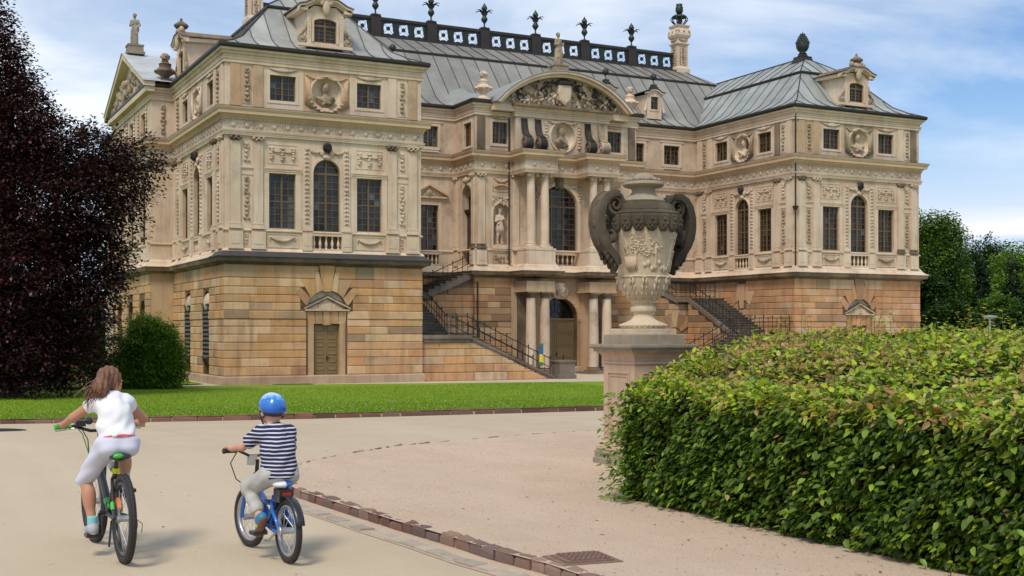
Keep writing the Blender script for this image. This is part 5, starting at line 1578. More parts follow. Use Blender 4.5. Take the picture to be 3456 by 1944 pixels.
# pine-cone finials on the wing roofs
def pinecone(x, y, z):
    b = MB()
    b.ring_loft([[(x - h, y - h, zz), (x + h, y - h, zz), (x + h, y + h, zz), (x - h, y + h, zz)] for h, zz in ((0.52, z - 0.15), (0.40, z + 0.25), (0.42, z + 0.30), (0.24, z + 0.34), (0.18, z + 0.52))])
    p = b.build('pinecone_finial', 'gutter', palace)
    b = MB(); b.lathe([(0.22, 0.50), (0.26, 0.54), (0.16, 0.60), (0.30, 0.72), (0.40, 0.92), (0.42, 1.12), (0.40, 1.2), (0.1, 1.22)], (x, y, z), 16)
    for row in range(5):
        rr_, zz = 0.36 - 0.06 * row, 1.20 + 0.125 * row
        n = max(4, 12 - 2 * row)
        for k in range(n): a = 2 * math.pi * (k + 0.5 * row) / n; b.ell((x + rr_ * math.cos(a), y + rr_ * math.sin(a), z + zz), (0.10, 0.10, 0.10), 7, 5)
    b.lathe([(0.36, 1.15), (0.24, 1.5), (0.07, 1.78), (0.02, 1.86), (0.01, 1.95)], (x, y, z), 10)
    b.build('cone_scales', 'bronze', p, smooth=True)
pinecone(X2 + W / 2, W / 2 + 0.2, 19.55); pinecone(W / 2, W / 2 + 0.2, 19.62); pinecone(W / 2, DEEP - W / 2, 19.62)

# ---------------------------------------------------------------- dormers
def dormer(F, a, mat='cream'):
    """stone dormer with volutes and a broken pediment; F lies in the front of the dormer"""
    b = F.mb(); z0 = 16.06
    wall_sheet(b, a - 0.92, a + 0.92, z0, 17.62, [dict(a0=a - 0.56, a1=a + 0.56, z0=16.2, z1=17.34, spring=17.16)], 0.2)
    pts = [(a - 0.92, 17.62), (a + 0.92, 17.62), (a + 0.55, 17.92), (a - 0.55, 17.92)]
    b.poly([(x, 0, z) for x, z in pts])
    for s in (-1, 1): b.poly([(a + s * 0.92, 0, z0 - 0.3), (a + s * 0.92, 0, 17.62), (a + s * 0.92, 2.4, 17.75), (a + s * 0.92, 2.4, 17.5), (a + s * 0.92, 0.6, z0 - 0.3)])
    d = b.build('dormer', mat, palace)
    window(F, a, 16.2, 17.34, 1.12, 4, 4, spring=17.16, y=0.12, single=False, parent=d, transom=17.0)
    b = F.mb(); archivolt(b, a, 1.12, 16.2, 17.16, 17.34, 0.10, 0.05); b.box(a - 1.34, -0.10, z0 - 0.10, a + 1.34, 0.12, z0 + 0.04)
    for s in (-1, 1): x0, x1 = sorted((a + s * 0.70, a + s * 0.90)); b.box(x0, -0.05, z0 + 0.04, x1, 0, 17.55); drop(b, a + s * 0.80, 17.45, 16.35, 0.16, 0.05)
    b.build('dormer_surround', 'cream_trim', d)
    b = F.mb()
    for s in (-1, 1):     # volutes
        sp_ = [(a + s * (1.12 + 0.24 * (1 - t / 20) * math.sin(R(36 * t))), 16.32 + 0.24 * (1 - t / 20) * math.cos(R(36 * t))) for t in range(18)]
        b.tube([(x, -0.02, z) for x, z in sp_], [0.075 - 0.003 * i for i in range(18)], 6)
        b.tube([(a + s * 0.94, -0.02, 17.2), (a + s * 0.98, -0.02, 16.8), (a + s * 1.12, -0.02, 16.56)], [0.05, 0.08, 0.08], 6)
        b.ell((a + s * 1.12, -0.02, 16.32), (0.12, 0.09, 0.12), 8, 5)
        b.build('dormer_volute', 'relief_old', d, smooth=True); b = F.mb()
    cor = [(-1.32, 17.62), (-0.98, 17.72), (-0.52, 17.98), (0.52, 17.98), (0.98, 17.72), (1.32, 17.62)]
    b = F.mb()
    for (h0_, h1_, y) in ((0.0, 0.08, -0.10), (0.08, 0.15, -0.20), (0.15, 0.24, -0.28)):
        for (p, q) in zip(cor[:-1], cor[1:]):
            pp = [(a + p[0], p[1] + h0_), (a + q[0], q[1] + h0_), (a + q[0], q[1] + h1_), (a + p[0], p[1] + h1_)]
            b.ring_loft([[(x, 0.12, z) for x, z in pp], [(x, y, z) for x, z in pp]])
    for s in (-1, 1):
        x0, x1 = sorted((a + s * 0.90, a + s * 1.25)); b.hexa([(x0, -0.2, 17.64), (x1, -0.2, 17.64), (x1, 2.5, 17.74), (x0, 2.5, 17.74), (x0, -0.2, 17.82), (x1, -0.2, 17.82), (x1, 2.6, 17.92), (x0, 2.6, 17.92)])
    b.build('dormer_cornice', 'cream_trim', d)
    b = F.mb()
    for (p, q) in zip(cor[:-1], cor[1:]):
        pp = [(a + p[0] * 1.03, p[1] + 0.245), (a + q[0] * 1.03, q[1] + 0.245), (a + q[0] * 1.03, q[1] + 0.30), (a + p[0] * 1.03, p[1] + 0.30)]
        b.ring_loft([[(x, 3.1, z + 0.05) for x, z in pp], [(x, -0.32, z) for x, z in pp]])
    b.build('dormer_roof', 'sooty', d)
    b = F.mb()
    b.ell((a, -0.22, 17.80), (0.20, 0.14, 0.38), 9, 6); b.ell((a - 0.2, -0.2, 18.05), (0.14, 0.10, 0.14), 8, 5); b.ell((a + 0.2, -0.2, 18.05), (0.14, 0.10, 0.14), 8, 5)
    b.box(a - 0.26, -0.24, 18.20, a + 0.26, 0.15, 18.50)
    for s in (-1, 1): b.ell((a + s * 0.45, -0.1, 18.42), (0.16, 0.14, 0.18), 8, 5)
    b.build('dormer_cartouche', 'relief', d, smooth=True)
    b = F.mb(); b.lathe([(0.20, 0), (0.34, 0.12), (0.40, 0.20), (0.34, 0.28), (0.16, 0.40), (0.06, 0.46), (0.08, 0.54), (0.02, 0.62)], (a, -0.02, 18.50), 12); b.build('dormer_finial', 'sooty', d, smooth=True)
    b = F.mb(); rr2 = random.Random(int(a * 10) + 2)
    b.build
dormer(Fr((W / 2, 0.22), (1, 0), (0, -1)), 0)
dormer(Fr((X2 + W / 2, 0.22), (1, 0), (0, -1)), 0)
dormer(Fr((0.22, 10.2), (0, -1), (-1, 0)), 0)
def small_dormer(x):
    F = Fr((x, 10.55), (1, 0), (0, -1)); b = F.mb()
    wall_sheet(b, -0.55, 0.55, 16.2, 17.75, [dict(a0=-0.28, a1=0.28, z0=16.8, z1=17.62)], 0.12)
    for s in (-1, 1): b.poly([(s * 0.55, 0, 16.0), (s * 0.55, 0, 17.75), (s * 0.55, 1.9, 17.85), (s * 0.55, 1.9, 17.6), (s * 0.55, 0.3, 16.0)])
    for s in (-1, 1): b.tube([(s * 0.58, -0.02, 17.3), (s * 0.66, -0.02, 16.9), (s * 0.74, -0.02, 16.66)], [0.03, 0.07, 0.10], 6)
    ar = [(-0.72, 17.78), (-0.45, 17.82), (-0.25, 17.98), (0, 18.02), (0.25, 17.98), (0.45, 17.82), (0.72, 17.78)]
    b.poly([(xx, 0, z) for xx, z in [(-0.55, 17.75), (0.55, 17.75)] + ar[1:-1][::-1]])
    for p, q in zip(ar[:-1], ar[1:]):
        pp = [p, q, (q[0], q[1] + 0.10), (p[0], p[1] + 0.10)]; b.ring_loft([[(xx, 0.05, z) for xx, z in pp], [(xx, -0.14, z) for xx, z in pp]])
    frame_band(b, -0.28, 0.28, 16.8, 17.62, 0.09, 0.04); b.box(-0.08, -0.09, 17.62, 0.08, 0, 17.80)
    d = b.build('small_dormer', 'cream', palace)
    window(F, 0, 16.8, 17.62, 0.56, 3, 2, y=0.08, single=False, parent=d, leaves=1)
    b = F.mb()
    for p, q in zip(ar[:-1], ar[1:]):
        pp = [(p[0] * 1.1, p[1] + 0.102), (q[0] * 1.1, q[1] + 0.102), (q[0] * 1.1, q[1] + 0.15), (p[0] * 1.1, p[1] + 0.15)]; b.ring_loft([[(xx, 2.3, z) for xx, z in pp], [(xx, -0.18, z) for xx, z in pp]])
    b.build('dormer_roof', 'gutter', d)
    b = F.mb(); b.box(-0.24, -0.12, 18.14, 0.24, 0.3, 18.26); b.box(-0.17, -0.06, 18.26, 0.17, 0.24, 18.42); b.tube([(0, 0.1, 18.4), (0, 0.1, 18.75)], 0.02, 6)
    b.ell((0, 0.1, 18.92), (0.21, 0.21, 0.22), 14, 9); b.build('ball_finial', 'bronze', d)
for x in (12.39, 2 * XC - 12.39, 2 * XC - 16.0): small_dormer(x)

# ---------------------------------------------------------------- statues and vases on the palace
def draped(h=1.0, lean=0.03, arm=1):
    """standing draped figure, 1.85 high"""
    P = [('e', (0, 0, 1.71), (0.095, 0.115, 0.135), 0.02), ('e', (0, 0.03, 1.76), (0.115, 0.125, 0.11), 0.02), ('e', (0, -0.105, 1.69), (0.02, 0.03, 0.03), 0.02), ('c', (0, 0.01, 1.60), (0, 0.01, 1.48), 0.055, 0.075, 0.04),
         ('e', (0, 0, 1.32), (0.20, 0.14, 0.19), 0.06), ('e', (0, 0, 1.12), (0.17, 0.13, 0.16), 0.06), ('e', (lean * 2, 0, 0.92), (0.21, 0.17, 0.20), 0.07),
         ('c', (0.07, -0.04, 0.85), (0.10, -0.08, 0.10), 0.15, 0.11, 0.06), ('c', (-0.08, 0.0, 0.85), (-0.12, 0.02, 0.08), 0.15, 0.13, 0.06),
         ('c', (0, 0.03, 0.5), (0.0, 0.04, 0.04), 0.17, 0.21, 0.08), ('c', (-0.19, 0, 1.42), (-0.26, 0.0, 1.15), 0.075, 0.065, 0.04), ('c', (-0.26, 0, 1.15), (-0.08, -0.17, 1.22), 0.06, 0.045, 0.03),
         ('c', (0.19, 0, 1.42), (0.29, 0.02, 1.16), 0.075, 0.062, 0.04), ('c', (0.29, 0.02, 1.16), (0.36, -0.10, 1.30) if arm else (0.22, -0.16, 1.0), 0.06, 0.045, 0.03),
         ('c', (-0.15, -0.12, 1.15), (0.18, -0.15, 0.62), 0.05, 0.07, 0.04), ('c', (0.2, -0.05, 1.05), (-0.16, -0.12, 0.45), 0.05, 0.06, 0.04), ('c', (0.16, -0.12, 0.6), (0.2, -0.10, 0.05), 0.05, 0.05, 0.04), ('c', (-0.05, -0.15, 0.7), (-0.08, -0.16, 0.05), 0.035, 0.045, 0.03)]
    return P
def warrior():
    return [('e', (0, 0, 1.71), (0.095, 0.115, 0.135), 0.02), ('e', (0, 0.03, 1.77), (0.11, 0.125, 0.09), 0.02), ('e', (0, -0.105, 1.69), (0.02, 0.03, 0.03), 0.02), ('e', (0, -0.06, 1.62), (0.06, 0.06, 0.07), 0.03), ('c', (0, 0.01, 1.60), (0, 0.01, 1.48), 0.055, 0.075, 0.04),
            ('e', (0, 0, 1.32), (0.21, 0.14, 0.19), 0.05), ('e', (0, 0, 1.10), (0.17, 0.13, 0.14), 0.05), ('c', (0, 0, 1.02), (0.02, 0, 0.72), 0.18, 0.24, 0.03),
            ('c', (-0.10, 0, 0.75), (-0.13, -0.04, 0.42), 0.10, 0.075, 0.03), ('c', (-0.13, -0.04, 0.42), (-0.15, 0, 0.08), 0.08, 0.05, 0.03), ('c', (0.10, 0, 0.75), (0.12, 0, 0.42), 0.10, 0.075, 0.03), ('c', (0.12, 0, 0.42), (0.13, 0.02, 0.08), 0.08, 0.05, 0.03),
            ('e', (-0.16, -0.07, 0.05), (0.05, 0.12, 0.05), 0.02), ('e', (0.14, -0.05, 0.05), (0.05, 0.12, 0.05), 0.02), ('c', (-0.2, 0, 1.42), (-0.27, -0.02, 1.14), 0.07, 0.06, 0.03), ('c', (-0.27, -0.02, 1.14), (-0.10, -0.18, 1.24), 0.055, 0.045, 0.03),
            ('c', (0.2, 0, 1.42), (0.28, 0, 1.16), 0.07, 0.06, 0.03), ('c', (0.28, 0, 1.16), (0.16, -0.2, 1.28), 0.055, 0.045, 0.03), ('c', (0.2, 0.10, 1.4), (0.26, 0.12, 0.1), 0.10, 0.09, 0.05), ('c', (0.16, -0.12, 1.35), (-0.16, -0.14, 1.0), 0.05, 0.05, 0.03), ('e', (0.24, 0.12, 0.2), (0.10, 0.10, 0.25), 0.04)]
def statue(loc, rotz, k, prims, mat, label, base=None, name='statue'):
    root = empty(name, loc, label, 'statue')
    zb = 0.0
    if base:
        b = MB(); w, h_ = base
        b.ring_loft([[(-r_, -r_, z), (r_, -r_, z), (r_, r_, z), (-r_, r_, z)] for r_, z in ((w, 0), (w, h_ * 0.25), (w * 0.86, h_ * 0.3), (w * 0.84, h_ * 0.8), (w * 0.92, h_ * 0.86), (w * 0.92, h_))])
        o = b.build('pedestal', mat, root, local=True); zb = h_
    else:
        b = MB(); b.lathe([(0.30, 0), (0.30, 0.07)], (0, 0, 0), 12); b.build('pedestal', mat, root, local=True); zb = 0.07
    sdf_obj('figure', prims, (-0.5, -0.42, -0.06), (0.55, 0.42, 2.0), 0.04, mat, root, xf=Matrix.Translation((0, 0, zb)) @ Matrix.Rotation(rotz, 4, 'Z') @ Matrix.Scale(k, 4))
    return root
statue((XC - 0.15, 6.85, 17.58), 0.35, 1.06, draped(), 'relief_old', 'weathered stone statue of a draped figure on top of the curved pediment', (0.52, 0.42))
statue((-1.0, 17.0, 18.40), -0.5, 1.0, draped(arm=0), M['pedestal_grey'], 'pale grey stone statue of a draped figure on the gable above the beech', (0.50, 0.55))
statue((XC - 3.76, RY + 0.22, 7.44), 0.15, 1.12, warrior(), 'relief', 'stone statue of a man in a tunic standing in the arched wall niche')
def roof_vase(x, y, z, label, k=1.0):
    r0 = empty('stone_vase', (x, y, z), label, 'vase', 'flower vases along the eaves')
    b = MB(); b.ring_loft([[(-h, -h, zz), (h, -h, zz), (h, h, zz), (-h, h, zz)] for h, zz in ((0.30, 0), (0.28, 0.16), (0.22, 0.20))])
    b.lathe([(0.20 * k, 0.20), (0.17 * k, 0.30), (0.24 * k, 0.40), (0.42 * k, 0.52), (0.46 * k, 0.66), (0.38 * k, 0.78), (0.30 * k, 0.84), (0.30 * k, 0.98), (0.33 * k, 1.03), (0.26 * k, 1.07), (0.16 * k, 1.14), (0.18 * k, 1.2)], (0, 0, 0), 14)
    for q in range(8): a = math.pi * q / 4; b.ell((0.44 * k * math.cos(a), 0.44 * k * math.sin(a), 0.62), (0.13, 0.13, 0.10), 7, 4)
    b.build('vase_body', 'cream_trim' if k == 1 else 'sooty', r0, local=True, angle=50)
    b = MB(); rr = random.Random(int(x * 7))
    for q in range(26):
        a, e = rr.uniform(0, 6.28), rr.uniform(-0.5, 1.4); b.ell((0.20 * math.cos(a) * math.cos(e), 0.20 * math.sin(a) * math.cos(e), 1.38 + 0.17 * math.sin(e)), (0.085,) * 3, 7, 5)
    b.ell((0, 0, 1.36), (0.2, 0.2, 0.18), 10, 6)
    b.build('stone_flowers', 'relief' if k == 1 else 'relief_old', r0, local=True, smooth=True)
roof_vase(XC - 4.92, 7.05, 15.66, 'pale stone flower vase at the left end of the curved pediment')
roof_vase(XC + 4.92, 7.05, 15.66, 'pale stone flower vase at the right end of the curved pediment')
roof_vase(-0.5, 10.9, 15.70, 'dark stone flower vase on the flank cornice beside the gable', 1.06)

# rain pipes
for (x, y, z1, top) in ((X2 - 0.05, -0.10, 15.1, True), (X2 + W + 0.04, 0.2, 11.4, False), (18.1, RY - 0.12, 14.7, False), (RL + 0.1, RY - 0.12, 5.3, False)):
    b = MB(); b.tube([(x, y, 6.3 if z1 > 6 else 0.3), (x, y, z1)], 0.045, 8)
    if top: b.lathe([(0.06, 0), (0.16, 0.10), (0.18, 0.22), (0.20, 0.24)], (x, y, 9.5), 8)
    b.build('rain_pipe', 'gutter', palace)
# ================================================================== GROUND
def gz(y):
    t = min(1.0, max(0.0, (y + 40) / 26)); return 0.925 * (1 - t * t * (3 - 2 * t))

def sheet(name, poly, dz, mat, y_step=1.0, kind='structure'):
    b = MB()
    ys = [p[1] for p in poly]; y0, y1 = min(ys), max(ys)
    cuts = [y0] + [c for c in np.arange(-40, -13.9, y_step) if y0 < c < y1] + [y1]
    for a, c in zip(cuts[:-1], cuts[1:]):
        q = clip_poly(poly, [(-5000, a), (5000, a), (5000, c), (-5000, c)])
        if len(q) >= 3: b.poly([(x, y, gz(y) + dz) for x, y in q])
    o = b.build(name, mat)
    o['kind'] = kind
    return o

def ground_mat(name, c1, c2, c3, s1, fine, bump, rough=0.95, speck=None):
    m, nt, b = new_mat(name)
    col = mixc(nt, ramp(nt, pos_noise(nt, s1, 6, rough=0.6), 0.35, 0.65), c1, c2)
    col = mixc(nt, ramp(nt, pos_noise(nt, s1 * 0.22, 5, (1.0, 0.35, 1.0)), 0.42, 0.68), col, c3)
    trk = pos_noise(nt, 1.0, 4, (2.2, 0.12, 1.0), 0.6)
    col = mixc(nt, 0.5, col, mixc(nt, ramp(nt, trk, 0.3, 0.7), (0.92, 0.92, 0.92), (1.06, 1.06, 1.06)), 'MULTIPLY')
    fn = pos_noise(nt, fine, 5, rough=0.75)
    col = mixc(nt, 0.5, col, mixc(nt, fn, (0.62, 0.62, 0.62), (1.36, 1.36, 1.36)), 'MULTIPLY')
    if speck:
        col = mixc(nt, ramp(nt, pos_noise(nt, speck[1], 3, rough=0.8), 0.66, 0.70), col, speck[0])
    nt.links.new(col, b.inputs['Base Color'])
    b.inputs['Roughness'].default_value = rough
    b.inputs['Specular IOR Level'].default_value = 0.15
    add_bump(nt, b, fn, bump, 0.02)
    return m
M['path'] = ground_mat('beige_path_surface', (0.52, 0.425, 0.295), (0.475, 0.385, 0.265), (0.555, 0.46, 0.33), 0.9, 60, 0.15, speck=((0.43, 0.34, 0.235), 9.0))
M['gravel'] = ground_mat('pink_gravel', (0.62, 0.47, 0.345), (0.55, 0.41, 0.295), (0.66, 0.51, 0.385), 1.6, 55, 0.7, speck=((0.38, 0.28, 0.20), 30.0))
M['lawn'] = ground_mat('lawn_turf', (0.185, 0.285, 0.018), (0.15, 0.245, 0.014), (0.22, 0.31, 0.03), 0.8, 26, 0.9)
M['park'] = ground_mat('park_grass', (0.05, 0.11, 0.012), (0.04, 0.085, 0.010), (0.06, 0.12, 0.015), 0.3, 10, 0.6)
M['forecourt'] = ground_mat('pale_forecourt_gravel', (0.55, 0.47, 0.37), (0.50, 0.42, 0.33), (0.58, 0.50, 0.40), 0.8, 30, 0.2)

sheet('ground', [(-1500, -400), (1500, -400), (1500, 1800), (-1500, 1800)], -0.02, 'park', 2.0)
LK = [(-34, 6), (-25, -6), (-17.4, -17.5), (-13.6, -24.0), (-11.61, -27.26), (-9.9, -29.45), (-8.22, -30.95), (-6.47, -31.9), (-4.39, -32.45), (-2.3, -32.85), (0.0, -33.25), (6, -34.2), (14, -35.6), (60, -44)]
LB = [(60, -10), (40, -9), (15, -5.4), (5, -3.0), (-2, -1.7), (-12, -2.6), (-30, 7)]
sheet('path', [(-34, 6), (-60, 6), (-60, -90), (60, -90), (60, -44)] + LK[::-1][1:-1], 0.0, 'path')
lawn = sheet('lawn', LK + LB, 0.10, 'lawn')
sheet('forecourt', LB[::-1] + [(60, 20), (-30, 20)], 0.004, 'forecourt')
sheet('side_lawn', [(-30, 8.5), (-12, -0.6), (-3.2, 0.2), (-0.6, 1.6), (-0.6, 40), (-30, 40)], 0.05, 'lawn')
# gravel area with its rounded nose
GE = [(-10.02, -53.0), (-10.05, -50.5), (-10.07, -49.04), (-10.16, -48.41), (-10.20, -47.71), (-10.27, -46.95), (-10.34, -45.86), (-10.40, -44.83), (-10.32, -43.9), (-10.05, -43.15), (-9.61, -42.48), (-9.0, -41.85), (-7.91, -41.05), (-5.78, -40.32), (-4.41, -40.10), (-2.5, -39.9), (4, -39.6), (30, -39)]
sheet('gravel', GE + [(30, -90), (-9.5, -90)], 0.075, 'gravel')

def along(path, step):
    """points and directions every step metres along a polyline"""
    P = [Vector(p) for p in path]; out = []; left = 0.0
    for a, c in zip(P[:-1], P[1:]):
        d = c - a; L = d.length; d = d / L; t = left
        while t < L:
            out.append((a + d * t, d)); t += step if not callable(step) else step()
        left = t - L
    return out
def rough_stone(b, o, d, l, w, h, z, jit=0.012, bev=0.02):
    """hewn stone: l along d, w across, with worn edges"""
    n = Vector((-d.y, d.x)); J = lambda s=jit: rnd.uniform(-s, s)
    rings = []
    for (k, zz) in ((0.0, -0.15), (0.0, h * 0.6), (bev * 0.4, h * 0.86), (bev * 1.6, h)):
        ring = []
        for (u, v) in ((0, 0), (1, 0), (1, 1), (0, 1)):
            p = o + d * ((k if u == 0 else l - k) + J(jit * 0.6)) + n * ((k if v == 0 else w - k) + J(jit * 0.7))
            ring.append((p.x, p.y, z + zz + (J() if zz > 0 else 0)))
        rings.append(ring)
    b.ring_loft(rings)
M['porphyry'] = stone_mat('red_porphyry', (1, 1, 1), (0.72, 0.70, 0.70), stain=(0.20, 0.15, 0.11), amount=0.35, streak=0.2, use_col=True, fine=40, bump=0.8)
M['sett'] = stone_mat('pale_sett', (1, 1, 1), (0.85, 0.84, 0.82), stain=(0.35, 0.29, 0.21), amount=0.4, streak=0.1, use_col=True, fine=40, bump=0.5)
M['mortar'] = plain_mat('sandy_mortar', (0.44, 0.36, 0.23), 0.95, 0, 0.25, 30, 0.1, 0.4)
def kerb(name, path, step, w, h, pal, gap, inner, z0=0.0):
    bed = MB()
    P = along(path, 0.25)
    for (a, d), (c, e) in zip(P[:-1], P[1:]):
        n = Vector((-d.y, d.x)) * inner; m = Vector((-e.y, e.x)) * inner
        for zz in (0,):
            q = [a + n * 0.02, c + m * 0.02, c + m * (w - 0.02), a + n * (w - 0.02)]
            lo = [(p.x, p.y, gz(p.y) - 0.1) for p in q]; hi = [(p.x, p.y, gz(p.y) + h - 0.03) for p in q]
            bed.hexa(lo + hi)
    k = bed.build(name, 'mortar'); k['kind'] = 'structure'
    lens = []
    def st():
        l = rnd.uniform(*step); lens.append(l); return l
    P = along(path, st)
    for i, (a, d) in enumerate(P[:-1]):
        l = (P[i + 1][0] - a).length - gap * rnd.uniform(0.5, 1.6)
        c = rnd.choice(pal); g = rnd.uniform(0.8, 1.2)
        b = MB(tuple(x * g for x in c))
        n = Vector((-d.y, d.x)) * inner
        o = a if inner > 0 else a + n * w
        rough_stone(b, Vector((o.x, o.y)), Vector((d.x, d.y)), l, w, h + rnd.uniform(-0.008, 0.014), gz(a.y))
        b.build('kerb_stone', 'porphyry', k)
    return k
RED = [(0.25, 0.14, 0.11), (0.22, 0.125, 0.105), (0.31, 0.20, 0.155), (0.20, 0.14, 0.125), (0.34, 0.23, 0.18), (0.26, 0.17, 0.14)]
kerb('gravel_kerb', GE[:10], (0.13, 0.23), 0.10, 0.078, RED, 0.022, -1)
kerb('far_kerb', GE[9:-2], (0.16, 0.4), 0.055, 0.078, [(0.30, 0.19, 0.15), (0.24, 0.15, 0.12), (0.40, 0.30, 0.23)], 0.06, -1)
kerb('lawn_kerb', LK[2:-1], (0.35, 0.62), 0.22, 0.11, [(0.21, 0.10, 0.075), (0.16, 0.09, 0.07), (0.19, 0.12, 0.09), (0.23, 0.12, 0.09)], 0.03, 1)
# flat pale setts beside the near kerb
bed = MB(); off = [(x - 0.27, y) for x, y in GE[1:9]] + [(-10.50, -43.75), (-10.24, -43.0), (-9.80, -42.32), (-9.15, -41.62), (-8.0, -40.82), (-5.85, -40.08)]
st_bed = sheet('sett_strip', [(x - 0.02, y) for x, y in off] + [(x + 0.26, y) for x, y in reversed(off)], 0.0045, 'gravel')
PAL = [(0.46, 0.395, 0.31), (0.42, 0.37, 0.30), (0.49, 0.42, 0.33)]
for (a, d) in along(off, lambda: rnd.uniform(0.17, 0.27)):
    g = rnd.uniform(0.88, 1.1); b = MB(tuple(x * g for x in rnd.choice(PAL)))
    rough_stone(b, Vector((a.x + 0.13, a.y)), Vector((d.x, d.y)), 0.19 * rnd.uniform(0.9, 1.2), 0.125, 0.016, gz(a.y), 0.008, 0.01)
    b.build('sett', 'sett', st_bed)
# iron gully cover by the kerb and a flat dark disc on the far path
def local_quad(x0, y0, x1, y1): return [(x0, y0), (x1, y0), (x1, y1), (x0, y1)]
M['rust'] = plain_mat('brown_cast_iron', (0.24, 0.15, 0.115), 0.8, 0.1, 0.35, 25, 0.3, 0.4)
cov = empty('gully_cover', (-9.80, -49.0, gz(-49) + 0.07), 'square brown iron gully cover set in the gravel at the kerb', 'gully cover', rot=(0, 0, -0.12))
cov.scale = (0.74, 0.74, 1)
b = MB(); b.box(-0.22, -0.19, -0.12, 0.22, 0.19, 0.022); b.box(-0.28, -0.24, -0.15, 0.28, 0.24, 0.012); b.build('cover_frame', 'rust', cov, local=True)
for i in range(9):
    b = MB(); y = -0.155 + 0.31 * i / 8
    for j in range(8): x = -0.19 + 0.38 * (j + 0.25 + 0.5 * (i % 2)) / 8; b.box(x, y - 0.012, 0.0, x + 0.032, y + 0.012, 0.034)
    tag(b.build('cover_tread', 'rust', cov, local=True), kind='stuff')
b = MB(); b.lathe([(0.62, -0.05), (0.62, 0.006), (0.55, 0.006), (0.55, 0.010), (0.02, 0.010)], (-12.25, -33.1, gz(-33.1)), 28)
tag(b.build('path_disc', 'iron'), 'dark round disc lying in the path at the left edge', 'manhole cover')
b = MB(); b.box(2.1, -0.95, 0.0, 3.9, -0.45, 0.03)
for k in range(12): b.box(2.12, -0.93 + 0.04 * k, 0.03, 3.88, -0.915 + 0.04 * k, 0.045)
tag(b.build('cellar_grate', M['lead']), 'flat grey metal grating on the ground left of the wing door', 'grating')
